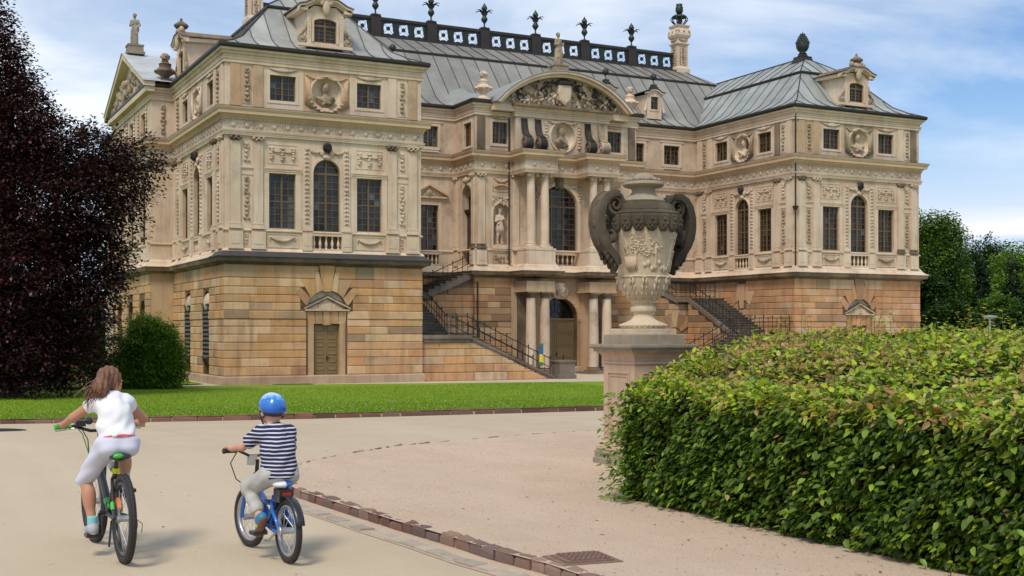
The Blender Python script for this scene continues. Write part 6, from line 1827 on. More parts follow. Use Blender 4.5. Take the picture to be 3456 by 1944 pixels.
# ================================================================== OUTDOOR STAIRS
def staircase(side, label):
    mx = (lambda x: x) if side < 0 else (lambda x: 2 * XC - x)
    root = empty('outdoor_staircase', (mx(12.5), 1.5, 0), label, 'staircase', 'stairs either side of the centre')
    def bx(b, x0, y0, z0, x1, y1, z1):
        a, c = sorted((mx(x0), mx(x1))); b.box(a, y0, z0, c, y1, z1)
    n1, n2, n3 = 15, 15, 9
    zl1, zl2, zt = 2.30, 4.55, 5.93
    xa, xb = 17.25, 12.35
    def step(x0, y0, z1, x1, y1, nose):
        b = MB(); bx(b, x0, y0, z1 - 0.045, x1, y1, z1); bx(b, min(x0, x1) + nose[0], y0 + nose[1] + 0.02, z1 - 0.20, max(x0, x1) - nose[2], y1 - 0.02, z1 - 0.045)
        b.build('step', 'stair', root)
    for i in range(n1):
        x1 = xa - (xa - xb) * i / n1; x0 = xa - (xa - xb) * (i + 1) / n1
        step(x0 - 0.05, 0.16, zl1 * (i + 1) / n1, x1 + 0.0, 2.35, (0, 0, 0.05))
    for i in range(n2):
        y0 = 2.40 + (7.0 - 2.40) * i / n2; y1 = 2.40 + (7.0 - 2.40) * (i + 1) / n2
        step(9.72, y0 - 0.03, zl1 + (zl2 - zl1) * (i + 1) / n2, 12.2, y1 + 0.05, (0.0, 0.04, 0.0))
    for i in range(n3):
        x0 = 12.9 + (16.0 - 12.9) * i / n3; x1 = 12.9 + (16.0 - 12.9) * (i + 1) / n3
        step(x0 - 0.04, 7.28, zl2 + (zt - zl2) * (i + 1) / n3, x1 + 0.05, 9.7, (0.05, 0, 0))
    # landings
    b = MB(); bx(b, 9.74, 0.12, 1.93, 12.42, 2.42, 2.12); bx(b, 9.74, 0.04, 2.12, 12.48, 2.42, 2.30); b.build('landing', 'stair', root)
    b = MB(); bx(b, 9.72, 6.98, 4.30, 12.95, 9.78, 4.55); b.build('landing', 'stair', root)
    # walls under the flights
    Fw = Fr((0, 0.24), (1, 0), (0, -1)) if side < 0 else Fr((0, 0.24), (1, 0), (0, -1))
    b = MB(); pts = [(9.74, 0), (17.0, 0), (12.4, 2.1), (9.74, 2.1)]
    b.ring_loft([[(mx(x), 0.24, z) for x, z in pts], [(mx(x), 2.2, z) for x, z in pts]])
    w1 = b.build('stair_wall', 'groove', root)
    zs = [0.0, 0.42, 0.84, 1.24, 1.60, 1.93]
    slope_x = lambda z: 16.9 - (z / 2.3) * 4.9
    for i in range(5):
        z0, z1 = zs[i], zs[i + 1]; a = 9.70; proud = 0.14 if i == 0 else 0.055
        while a < slope_x(z1) - 0.1:
            w = rnd.uniform(0.8, 1.9); e = a + w
            if slope_x(z1) - e < 0.7: e = slope_x(z1)
            last = e >= slope_x(z1) - 1e-6
            b = MB(pick(STONE if side < 0 else STONE_R))
            ex0 = slope_x(z0) if last else e
            q = [(a + 0.004, z0 + 0.01), (ex0 - 0.004, z0 + 0.01), (e - 0.004, z1 - 0.01), (a + 0.004, z1 - 0.01)]
            qi = [(a + 0.02, z0 + 0.035), (ex0 - 0.03, z0 + 0.035), (e - 0.03, z1 - 0.035), (a + 0.02, z1 - 0.035)]
            b.ring_loft([[(mx(x), 0.24, z) for x, z in q], [(mx(x), 0.24 - proud + 0.02, z) for x, z in q], [(mx(x), 0.24 - proud, z) for x, z in qi]])
            b.build('stone_block', 'block', w1)
            a = e
    for (o, th, pr) in ((0.0, 0.10, 0.10), (-0.12, 0.05, 0.07)):     # sloping string
        b = MB(); pts = [(17.35, -0.02 + o), (17.35, 0.02 + th + o), (12.4, 2.16 + th + o), (12.4, 2.10 + o)]
        b.ring_loft([[(mx(x), 0.26, max(0, z)) for x, z in pts], [(mx(x), 0.26 - 0.02 - pr, max(0, z)) for x, z in pts]]); b.build('stair_string', 'stair', root)
    b = MB(); pts = [(2.4, 0), (7.0, 0), (7.0, 4.40), (2.4, 2.1)]
    b.ring_loft([[(mx(12.2), y, z) for y, z in pts], [(mx(9.8), y, z) for y, z in pts]]); w2 = b.build('stair_wall', 'groove', root)
    for i in range(len(COURSES) - 4):
        z0, z1 = (0.0 if i == 0 else COURSES[i]), COURSES[i + 1]
        a = max(2.42, 2.4 + (z1 - 2.0) / 2.4 * 4.7)
        while a < 6.98:
            e = a + rnd.uniform(0.7, 1.6)
            if 7.0 - e < 0.5: e = 7.0
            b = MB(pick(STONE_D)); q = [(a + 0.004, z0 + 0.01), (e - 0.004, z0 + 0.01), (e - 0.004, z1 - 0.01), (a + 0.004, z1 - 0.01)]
            b.ring_loft([[(mx(12.2), y, z) for y, z in q], [(mx(12.24), y, z) for y, z in q], [(mx(12.255), y, z + (0.02 if z < (z0 + z1) / 2 else -0.02)) for y, z in q]])
            b.build('stone_block', 'block', w2); a = e
    b = MB(); pts = [(2.3, 2.04), (2.3, 2.30), (7.0, 4.56), (7.0, 4.30)]
    b.ring_loft([[(mx(12.29), y, z) for y, z in pts], [(mx(12.1), y, z) for y, z in pts]]); b.build('stair_string', 'stair', root)
    b = MB(); pts = [(9.74, 0), (16.0, 0), (16.0, 5.75), (12.9, 4.38), (9.74, 4.38)]
    b.ring_loft([[(mx(x), 7.34, z) for x, z in pts], [(mx(x), 9.6, z) for x, z in pts]]); w3 = b.build('stair_wall', 'groove', root)
    for i in range(len(COURSES) - 2):
        z0, z1 = COURSES[i], COURSES[i + 1]
        a = 9.8 if z1 < 4.4 else 12.9 + (z1 - 4.38) / (5.75 - 4.38) * 3.1 + 0.2
        while a < 15.95:
            e = a + rnd.uniform(0.6, 1.6)
            if 15.95 - e < 0.5: e = 15.95
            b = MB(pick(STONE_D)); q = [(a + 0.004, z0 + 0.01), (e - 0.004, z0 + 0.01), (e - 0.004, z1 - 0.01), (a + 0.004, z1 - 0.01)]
            b.ring_loft([[(mx(x), 7.34, z) for x, z in q], [(mx(x), 7.30, z) for x, z in q], [(mx(x), 7.285, z + (0.02 if z < (z0 + z1) / 2 else -0.02)) for x, z in q]])
            b.build('stone_block', 'block', w3); a = e
    b = MB(); pts = [(12.85, 4.18), (12.85, 4.46), (16.0, 5.88), (16.0, 5.55)]
    b.ring_loft([[(mx(x), 7.36, z) for x, z in pts], [(mx(x), 7.20, z) for x, z in pts]]); b.build('stair_string', 'stair', root)
    # fan of voussoirs half hidden by the upper flight
    for k in range(5):
        t0, t1 = R(150 - 24 * k), R(150 - 24 * (k + 0.94))
        q = [(13.1 + r_ * math.cos(t), 2.2 + r_ * math.sin(t)) for r_, t in ((0.55, t0), (1.45, t0), (1.45, t1), (0.55, t1))]
        b = MB(pick(STONE_D)); b.ring_loft([[(mx(x), 7.29, z) for x, z in q], [(mx(x), 7.22, z) for x, z in q]]); b.build('voussoir', 'block', w3)
    # railings
    def railing(p0, p1, n, h=0.95, knob=2):
        p0, p1 = Vector(p0), Vector(p1)
        b = MB()
        for hh in (h, h * 0.52, 0.10): b.tube([p0 + Vector((0, 0, hh)), p1 + Vector((0, 0, hh))], 0.02 if hh < h else 0.026, 6)
        rl = b.build('railing', 'iron', root)
        for k in range(n + 1):
            p = p0.lerp(p1, k / n); b = MB()
            big = (k % knob == 0)
            b.tube([p - Vector((0, 0, 0.05)), p + Vector((0, 0, h + (0.06 if big else 0)))], 0.021 if big else 0.013, 6)
            if big: b.ell(p + Vector((0, 0, h + 0.10)), (0.042, 0.042, 0.055), 8, 5)
            b.ell(p + Vector((0, 0, h * 0.52)), (0.032, 0.032, 0.04), 6, 4)
            b.build('baluster', 'iron', rl)
    X = mx
    railing((X(17.1), 0.30, 0.12), (X(12.35), 0.30, 2.30), 15)
    railing((X(17.1), 2.20, 0.12), (X(12.35), 2.20, 2.30), 15)
    railing((X(12.35), 0.30, 2.30), (X(9.85), 0.30, 2.30), 8)
    railing((X(12.12), 2.30, 2.32), (X(12.12), 7.0, 4.55), 14)
    railing((X(9.95), 7.36, 4.55), (X(12.9), 7.36, 4.55), 8)
    railing((X(12.9), 7.36, 4.55), (X(15.95), 7.36, 5.93), 10)
    b = MB()
    x0, x1 = sorted((X(17.45), X(18.35)))
    b.ring_loft([[(x0 - g, -0.15 - g, z), (x1 + g, -0.15 - g, z), (x1 + g, 0.75 + g, z), (x0 - g, 0.75 + g, z)] for g, z in ((0.06, 0), (0.06, 0.2), (0.0, 0.22), (0.0, 0.80), (0.05, 0.86), (0.06, 0.95), (0.04, 0.97))])
    b.build('foot_pedestal', 'stair', root)
    b = MB(); b.tube([(X(17.9), 0.3, 0.95), (X(17.9), 0.3, 1.18)], 0.03, 7); b.ell((X(17.9), 0.3, 1.22), (0.05, 0.05, 0.06), 8, 5); b.build('pedestal_knob', 'iron', root)
staircase(-1, 'left outdoor stone staircase with black iron railings beside the bright wing')
staircase(1, 'right outdoor stone staircase with black iron railings behind the stone vase')
# banner on the left railing
M['banner_blue'] = plain_mat('banner_blue', (0.02, 0.12, 0.36), 0.5, 0, 0.1)
M['banner_yellow'] = plain_mat('banner_yellow', (0.75, 0.62, 0.03), 0.5, 0, 0.1)
M['banner_green'] = plain_mat('banner_green', (0.05, 0.16, 0.07), 0.5, 0, 0.1)
bn = empty('information_banner', (16.55, 0.27, 0.70), 'narrow blue, yellow and green banner tied to the left stair railing', 'banner')
for (z0, z1, x0, x1, m) in ((0.0, 1.15, -0.13, 0.13, 'banner_green'), (0.60, 1.02, -0.10, 0.10, 'banner_blue'), (0.18, 0.59, -0.10, 0.10, 'banner_yellow')):
    b = MB(); y = -0.012 if m != 'banner_green' else 0.0; b.box(x0, y - 0.01, z0, x1, y + 0.008, z1); b.build('banner_field', m, bn, local=True)
# ================================================================== STONE VASE ON ITS PEDESTAL
PX, PY = -6.30, -44.36
PZ = gz(PY)
ped_root = empty('stone_pedestal', (PX, PY, PZ + 0.07), 'tall panelled pink sandstone pedestal behind the hedge corner', 'pedestal')
def sq_levels(lv, name, mat, parent):
    b = MB(); b.ring_loft([[(-h, -h, z), (h, -h, z), (h, h, z), (-h, h, z)] for h, z in lv]); return b.build(name, mat, parent, local=True)
sq_levels([(0.41, -0.25), (0.41, 0.06), (0.405, 0.065)], 'lower_plinth', 'pedestal_grey', ped_root)
sq_levels([(0.40, 0.066), (0.395, 0.075), (0.395, 0.14), (0.385, 0.15)], 'upper_plinth', 'pedestal_grey', ped_root)
sq_levels([(0.375, 0.151), (0.385, 0.17), (0.38, 0.20), (0.35, 0.21), (0.345, 0.235), (0.325, 0.262)], 'base_moulding', 'pedestal', ped_root)
shaft = sq_levels([(0.32, 0.263), (0.32, 1.12)], 'shaft', 'pedestal', ped_root)
for (u, n) in (((1, 0), (0, -1)), ((0, -1), (-1, 0))):
    F = Fr((n[0] * 0.32, n[1] * 0.32), u, n)
    for (w, z0, z1, t, d) in ((0.21, 0.36, 1.02, 0.018, 0.012), (0.175, 0.395, 0.985, 0.012, 0.008)):
        b = F.mb(); frame_band(b, -w, w, z0, z1, t, d); b.build('panel_moulding', 'pedestal', shaft, local=True)
sq_levels([(0.325, 1.121), (0.335, 1.125), (0.338, 1.14), (0.33, 1.15)], 'bead', 'pedestal', ped_root)
sq_levels([(0.322, 1.151), (0.325, 1.18), (0.345, 1.225), (0.385, 1.255)], 'cavetto', 'pedestal', ped_root)
sq_levels([(0.40, 1.256), (0.405, 1.285), (0.43, 1.295), (0.44, 1.31), (0.44, 1.335), (0.42, 1.34)], 'cap_slab', 'pedestal_grey', ped_root)

vase = empty('stone_vase', (PX, PY, PZ + 1.411), 'large carved sandstone vase with blackened scroll handles on the pedestal', 'vase')
sq_levels([(0.322, 0), (0.318, 0.10), (0.312, 0.108)], 'foot_block', 'pedestal_grey', vase)
sq_levels([(0.262, 0.109), (0.26, 0.165), (0.255, 0.17)], 'foot_block', 'vase', vase)
def lat(prof, name, mat, seg=40, fn=None, par=None):
    b = MB(); b.lathe(prof, (0, 0, 0), seg, fn=fn); return b.build(name, mat, par or vase, local=True, angle=45)
lat([(0.24, 0.171), (0.25, 0.18), (0.252, 0.20), (0.245, 0.222), (0.225, 0.235), (0.19, 0.245), (0.14, 0.27), (0.115, 0.30), (0.108, 0.335), (0.112, 0.352), (0.138, 0.362), (0.145, 0.385), (0.14, 0.41), (0.118, 0.425), (0.112, 0.44), (0.13, 0.452), (0.142, 0.47), (0.142, 0.50)], 'stem', 'vase')
b = MB()
for k in range(26):
    a = 2 * math.pi * k / 26; b.ell((0.248 * math.cos(a), 0.248 * math.sin(a), 0.205), (0.022, 0.034, 0.018), 6, 4, Matrix.Rotation(a + 0.6, 3, 'Z'))
b.build('leaf_ring', 'vase', vase, local=True, smooth=True)
lat([(0.142, 0.501), (0.19, 0.52), (0.235, 0.58), (0.262, 0.64), (0.277, 0.70), (0.284, 0.73)], 'bowl', 'vase', 48, lambda a, z: 1 + 0.012 * math.cos(16 * a))
body = lat([(0.278, 0.731), (0.282, 0.80), (0.305, 0.93), (0.335, 1.06), (0.366, 1.18), (0.385, 1.25), (0.392, 1.30)], 'body', 'vase', 48)
# acanthus leaves and buds on the bowl
for k in range(12):
    a = 2 * math.pi * k / 12; b = MB()
    pr = [(0.165, 0.515), (0.215, 0.56), (0.258, 0.62), (0.285, 0.68), (0.305, 0.725)]
    for i in range(4):
        for s in (-1, 1):
            r_, z = pr[i]; w = 0.036 - 0.005 * i
            b.ell((r_ * math.cos(a + s * w / r_ * 0.8), r_ * math.sin(a + s * w / r_ * 0.8), z + 0.015), (0.016, 0.020, 0.045), 6, 4)
    b.ell((0.292 * math.cos(a), 0.292 * math.sin(a), 0.737), (0.022, 0.022, 0.016), 7, 5)
    b.build('acanthus_leaf', 'vase', vase, local=True, smooth=True)
lat([(0.292, 0.736), (0.297, 0.742), (0.292, 0.752), (0.283, 0.755)], 'bowl_rim', 'vase', 48)
# carved scene on the body: trees, drapery, figures
def on_body(a, z, out=0.0):
    t = (z - 0.80) / 0.45; r_ = 0.283 + 0.102 * max(0, t) + out
    return Vector((r_ * math.cos(a), r_ * math.sin(a), z))
b = MB(); rr = random.Random(8)
for (a, z0, z1) in ((R(205), 0.80, 1.18), (R(222), 0.80, 1.05), (R(262), 0.80, 1.10), (R(300), 0.80, 1.12), (R(330), 0.82, 1.0)):
    b.tube([on_body(a + 0.03 * math.sin(5 * t), z0 + (z1 - z0) * t, -0.004) for t in (0, 0.3, 0.6, 1.0)], [0.016, 0.013, 0.011, 0.008], 6)
for (a, z, n) in ((R(228), 1.15, 26), (R(226), 1.05, 22), (R(246), 1.0, 18), (R(206), 1.04, 14), (R(262), 1.08, 16), (R(300), 1.12, 16), (R(330), 1.0, 12)):
    for k in range(n): p = on_body(a + rr.gauss(0, 0.13), z + rr.gauss(0, 0.035), -0.004); b.ell(p, (0.015, 0.015, 0.010), 6, 4)
for k in range(9):
    a = R(200 + 2.6 * k); b.tube([on_body(a, 0.96, 0.006), on_body(a + 0.02, 0.87, 0.016), on_body(R(210) + (a - R(210)) * 0.5, 0.80, 0.01)], [0.008, 0.012, 0.007], 5)
for k in range(12):
    a = R(240 + 8 * k); b.ell(on_body(a, 0.84 + rr.uniform(-0.03, 0.08), -0.016), (0.03, 0.03, rr.uniform(0.03, 0.07)), 7, 4)
tag(b.build('carved_scene', 'vase', body, local=True, smooth=True), kind='stuff')
# hanging lambrequin band
lat([(0.40, 1.285), (0.415, 1.30), (0.418, 1.41), (0.405, 1.425)], 'band', 'vase_dark', 48)
for k in range(18):
    a0, a1 = 2 * math.pi * (k + 0.08) / 18, 2 * math.pi * (k + 0.92) / 18; b = MB()
    am, hw = (a0 + a1) / 2, (a1 - a0) / 2
    out = [(-1, 1.42), (1, 1.42), (1, 1.275), (0.75, 1.245), (0.3, 1.225), (0, 1.235), (-0.3, 1.225), (-0.75, 1.245), (-1, 1.275)]
    rings = [[((0.405 if z > 1.3 else 0.392) * k_ * math.cos(am + u * hw), (0.405 if z > 1.3 else 0.392) * k_ * math.sin(am + u * hw), z) for u, z in out] for k_ in (0.97, 1.05)]
    rings.append([(0.405 * 1.065 * math.cos(am + u * hw * 0.8), 0.405 * 1.065 * math.sin(am + u * hw * 0.8), 1.33 + (z - 1.33) * 0.8) for u, z in out])
    b.ring_loft(rings)
    for (u, z) in ((0, 1.36), (-0.4, 1.31), (0.4, 1.31), (0, 1.28)): b.ell((0.43 * math.cos(am + u * hw), 0.43 * math.sin(am + u * hw), z), (0.02, 0.02, 0.022), 6, 4)
    b.build('lambrequin', 'vase_dark', vase, local=True)
lat([(0.405, 1.426), (0.41, 1.435), (0.40, 1.45), (0.375, 1.465), (0.36, 1.475)], 'shoulder_ring', 'vase_dark', 48)
lat([(0.365, 1.476), (0.35, 1.51), (0.315, 1.545), (0.28, 1.56), (0.275, 1.575), (0.245, 1.585)], 'shoulder', 'vase_dark', 48, lambda a, z: 1 + 0.012 * math.cos(14 * a))
lat([(0.24, 1.586), (0.235, 1.60), (0.19, 1.625), (0.15, 1.655), (0.13, 1.69), (0.128, 1.715), (0.15, 1.735)], 'neck', 'vase_grey', 48, lambda a, z: 1 + (0.02 * math.cos(12 * a) if z < 1.68 else 0))
lat([(0.17, 1.736), (0.215, 1.748), (0.232, 1.765), (0.228, 1.785), (0.20, 1.80), (0.15, 1.808)], 'lid', 'vase_grey', 40)
b = MB(); b.lathe([(0.13, 1.805), (0.128, 1.84), (0.11, 1.87), (0.07, 1.895), (0.02, 1.903)], (0, 0, 0), 24, fn=lambda a, z: 1 + 0.06 * math.cos(8 * a))
for k in range(10): a = 2 * math.pi * k / 10; b.ell((0.165 * math.cos(a), 0.165 * math.sin(a), 1.82), (0.034, 0.034, 0.025), 7, 5)
b.build('lid_knob', 'vase_grey', vase, local=True, smooth=True)
# scroll handles
def ribbon(b, pts, ws, ts, ang, yo=0.0):
    ca, sa = math.cos(ang), math.sin(ang)
    n = len(pts); rings = []
    for i, (o, z) in enumerate(pts):
        q0, q1 = pts[max(0, i - 1)], pts[min(n - 1, i + 1)]
        t = Vector((q1[0] - q0[0], q1[1] - q0[1])).normalized(); nn = Vector((t.y, -t.x))
        ring = []
        for k in range(10):
            an = 2 * math.pi * k / 10
            cx_, cy_ = math.copysign(abs(math.cos(an)) ** 0.38, math.cos(an)) * ts[i] / 2, math.copysign(abs(math.sin(an)) ** 0.38, math.sin(an)) * ws[i] / 2
            oo, zz, y = o + nn.x * cx_, z + nn.y * cx_, cy_ + yo
            ring.append((oo * ca - y * sa, oo * sa + y * ca, zz))
        rings.append(ring)
    b.ring_loft(rings)
for ang in (R(182), R(2)):
    b = MB()
    main = [(0.38, 1.65), (0.46, 1.65), (0.53, 1.61), (0.585, 1.53), (0.612, 1.42), (0.615, 1.31), (0.595, 1.20), (0.555, 1.11), (0.505, 1.04), (0.45, 0.985), (0.405, 0.93), (0.38, 0.87)]
    ribbon(b, main, [0.17, 0.19, 0.20, 0.20, 0.20, 0.20, 0.19, 0.18, 0.17, 0.16, 0.15, 0.12], [0.05, 0.06, 0.07, 0.08, 0.085, 0.085, 0.085, 0.08, 0.08, 0.08, 0.07, 0.05], ang)
    vol = [(0.415 + 0.128 * (1 - t / 26) * math.cos(R(95 + 34 * t)), 1.53 + 0.125 * (1 - t / 26) * math.sin(R(95 + 34 * t))) for t in range(21)]
    ribbon(b, vol, [0.15 + 0.002 * t for t in range(21)], [0.062 - 0.0018 * t for t in range(21)], ang)
    inner = [(0.56, 1.27), (0.525, 1.18), (0.48, 1.14), (0.435, 1.14), (0.41, 1.18), (0.415, 1.23), (0.44, 1.25)]
    ribbon(b, inner, [0.13, 0.15, 0.16, 0.16, 0.15, 0.13, 0.11], [0.07, 0.08, 0.08, 0.075, 0.065, 0.05, 0.04], ang)
    leaf = [(0.44, 0.95), (0.40, 0.90), (0.385, 0.85), (0.40, 0.80), (0.425, 0.785)]
    ribbon(b, leaf, [0.14, 0.15, 0.13, 0.10, 0.05], [0.05, 0.05, 0.045, 0.04, 0.03], ang)
    for k in range(9):
        o, z = main[2 + k]
        if k % 2: b.ell((o * math.cos(ang) * 1.05, o * math.sin(ang) * 1.05, z), (0.02, 0.045, 0.05), 7, 5)
    for yo in (-0.085, 0.085): ribbon(b, main, [0.035] * 12, [0.07, 0.085, 0.09, 0.10, 0.105, 0.105, 0.105, 0.10, 0.095, 0.09, 0.085, 0.06], ang, yo)
    for k in range(7):
        t = k / 6; o, z = 0.46 - 0.06 * t + 0.1 * math.sin(3 * t), 1.15 - 0.28 * t
        for s in (-1, 1): b.ell((o * math.cos(ang) - s * 0.06 * math.sin(ang), o * math.sin(ang) + s * 0.06 * math.cos(ang), z), (0.03, 0.03, 0.05), 6, 4)
    b.build('scroll_handle', 'vase_dark', vase, local=True, angle=60)

# small weeds at the pedestal foot
M['leaf'] = leaf_mat('leaf', 0.45, 0.30)
# ================================================================== PLANTS
def unit(v): return v / np.maximum(1e-9, np.linalg.norm(v, axis=-1, keepdims=True))
def leaves(pos, axis, nrm, L, Wd, cols, fold=0.25, droop=0.15):
    """hexagonal folded leaves: base at pos, pointing along axis, facing nrm. Returns V, F (quads), face colours."""
    n = len(pos); axis = unit(axis); side = unit(np.cross(axis, nrm)); nn = np.cross(side, axis)
    L = np.broadcast_to(np.asarray(L, float), (n,))[:, None]; Wd = np.broadcast_to(np.asarray(Wd, float), (n,))[:, None]
    P = lambda a, s, u: pos + axis * L * a + side * Wd * s + nn * L * u
    V = np.stack([P(0, 0, 0), P(0.30, -0.46, fold * 0.28), P(0.68, -0.36, fold * 0.2 - droop * 0.4), P(1.0, 0, -droop), P(0.68, 0.36, fold * 0.2 - droop * 0.4), P(0.30, 0.46, fold * 0.28)], 1)
    base = (np.arange(n) * 6)[:, None]
    F = np.concatenate([base + np.array([0, 3, 2, 1]), base + np.array([0, 5, 4, 3])])
    return V.reshape(-1, 3), F, np.concatenate([cols, cols * 0.93])
def quads(pos, axis, nrm, L, Wd, cols):
    """cheap diamond leaves"""
    n = len(pos); axis = unit(axis); side = unit(np.cross(axis, nrm)); nn = np.cross(side, axis)
    L = np.broadcast_to(np.asarray(L, float), (n,))[:, None]; Wd = np.broadcast_to(np.asarray(Wd, float), (n,))[:, None]
    V = np.stack([pos, pos + axis * L * 0.5 - side * Wd * 0.5 + nn * L * 0.06, pos + axis * L - nn * L * 0.12, pos + axis * L * 0.5 + side * Wd * 0.5 + nn * L * 0.06], 1)
    F = (np.arange(n) * 4)[:, None] + np.arange(4)
    return V.reshape(-1, 3), F, cols
def pal_cols(n, pal, var=0.18):
    c = np.array([p[0] for p in pal]); w = np.array([p[1] for p in pal], float); w /= w.sum()
    o = c[rng.choice(len(c), n, p=w)]
    return np.clip(o * rng.uniform(1 - var, 1 + var, (n, 1)) * rng.uniform(0.94, 1.06, (n, 3)), 0, 1)

# ---------------------------------------------------------------- hedge
HX, HY0, HY1 = -8.05, -53.5, -46.7
HG = gz(-48) + 0.075
def hedge_h(x, y):
    t = np.clip((x - HX) / 3.2, 0, 1); t = t * t * (3 - 2 * t)
    return 0.985 + 0.40 * t + 0.045 * np.sin(2.3 * x + 1.1 * y) * t + 0.03 * np.sin(5.1 * y + x)
def back_y(x): return -46.70 + 1.55 * np.clip((x - HX) / 1.8, 0, 1) + 0.25 * np.clip((x + 6.2) / 3, 0, 1)
hedge = empty('clipped_hedge', (-6.5, -48.5, HG), 'leafy clipped green hedge with yellow shoots in the right foreground', 'hedge')
def H(p): return np.asarray(p) - np.array([-6.5, -48.5, HG])
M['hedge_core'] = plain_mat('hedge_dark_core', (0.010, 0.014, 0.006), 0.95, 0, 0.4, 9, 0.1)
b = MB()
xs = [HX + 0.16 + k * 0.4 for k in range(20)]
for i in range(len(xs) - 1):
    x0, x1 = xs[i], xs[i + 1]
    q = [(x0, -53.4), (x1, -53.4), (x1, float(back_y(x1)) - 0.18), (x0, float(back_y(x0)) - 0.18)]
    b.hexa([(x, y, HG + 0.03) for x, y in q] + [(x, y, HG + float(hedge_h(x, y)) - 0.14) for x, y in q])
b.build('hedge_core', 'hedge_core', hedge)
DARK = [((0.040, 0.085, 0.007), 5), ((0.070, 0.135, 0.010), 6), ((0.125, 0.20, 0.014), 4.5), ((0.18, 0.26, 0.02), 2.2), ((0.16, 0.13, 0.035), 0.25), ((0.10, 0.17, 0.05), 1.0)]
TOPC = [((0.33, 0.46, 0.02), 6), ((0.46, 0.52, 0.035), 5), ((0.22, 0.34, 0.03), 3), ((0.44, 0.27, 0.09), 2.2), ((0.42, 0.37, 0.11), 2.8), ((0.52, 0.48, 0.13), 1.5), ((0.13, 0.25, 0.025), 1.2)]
VV, FF, CC = [], [], []
def push(v, f, c):
    o = sum(len(q) for q in VV); VV.append(v); FF.append(f + o); CC.append(c)
# side towards the path
n = 21000
y = rng.uniform(HY0, HY1 + 0.02, n); z = rng.uniform(0.0, 1.0, n) ** 0.96
hh = hedge_h(HX, y); dep = np.abs(rng.normal(0, 0.075, n)); bulge = 0.05 * np.sin(7 * y + 3) * np.sin(9 * z) + 0.035 * np.sin(17 * y) * np.sin(13 * z + y)
edge = np.clip((y - (HY1 - 0.12)) / 0.14, 0, 1)
pos = np.stack([HX + dep + bulge + edge ** 2 * 0.14 + 0.10 * np.clip((z - 0.9) / 0.1, 0, 1) + 0.05 * np.clip((0.12 - z) / 0.12, 0, 1), y, HG + z * hh + 0.01], 1)
ax = np.stack([-0.75 + rng.normal(0, 0.3, n), rng.normal(0.2, 0.6, n), -0.42 + rng.normal(0, 0.28, n)], 1)
nr = np.stack([-0.42 + rng.normal(0, 0.3, n), rng.normal(0, 0.32, n), 0.95 + rng.normal(0, 0.25, n)], 1)
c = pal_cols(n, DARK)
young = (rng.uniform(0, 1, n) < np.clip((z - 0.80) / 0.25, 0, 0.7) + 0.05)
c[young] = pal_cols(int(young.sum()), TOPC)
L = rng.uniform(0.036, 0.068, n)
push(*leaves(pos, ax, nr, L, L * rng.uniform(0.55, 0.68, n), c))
side_pos, side_ax, side_nr, side_L = pos, ax, nr, L
# end face towards the pedestal
n = 4200
x = rng.uniform(HX, -5.8, n); z = rng.uniform(0, 1, n); yb = back_y(x) - np.abs(rng.normal(0, 0.07, n))
pos = np.stack([x, yb, HG + z * hedge_h(x, yb)], 1)
ax = np.stack([rng.normal(-0.2, 0.6, n), 0.5 + rng.normal(0, 0.4, n), -0.4 + rng.normal(0, 0.35, n)], 1); nr = np.stack([rng.normal(-0.2, 0.3, n), 0.6 + rng.normal(0, 0.3, n), 0.8 + rng.normal(0, 0.3, n)], 1)
L = rng.uniform(0.045, 0.075, n); push(*leaves(pos, ax, nr, L, L * 0.6, pal_cols(n, DARK)))
# top
n = 34000
x = HX + 7.2 * rng.uniform(0, 1, n) ** 1.25; y = HY0 + rng.uniform(0, 1, n) * (back_y(x) - HY0)
zz = hedge_h(x, y) + 0.04 - np.abs(rng.normal(0, 0.06, n)) + 0.05 * np.sin(6 * x) * np.sin(5 * y)
pos = np.stack([x, y, HG + zz], 1)
az = rng.uniform(0, 2 * math.pi, n); el = rng.normal(0.25, 0.45, n)
ax = np.stack([np.cos(az) * np.cos(el), np.sin(az) * np.cos(el), np.sin(el)], 1); nr = np.stack([rng.normal(-0.15, 0.5, n), rng.normal(-0.15, 0.5, n), 0.9 + rng.normal(0, 0.25, n)], 1)
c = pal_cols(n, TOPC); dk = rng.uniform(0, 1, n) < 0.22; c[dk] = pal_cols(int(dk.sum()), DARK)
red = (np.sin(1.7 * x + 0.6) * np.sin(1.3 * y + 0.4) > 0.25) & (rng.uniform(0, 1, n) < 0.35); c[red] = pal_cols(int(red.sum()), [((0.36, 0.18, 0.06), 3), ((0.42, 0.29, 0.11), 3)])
L = rng.uniform(0.04, 0.075, n); push(*leaves(pos, ax, nr, L, L * rng.uniform(0.55, 0.72, n), c))
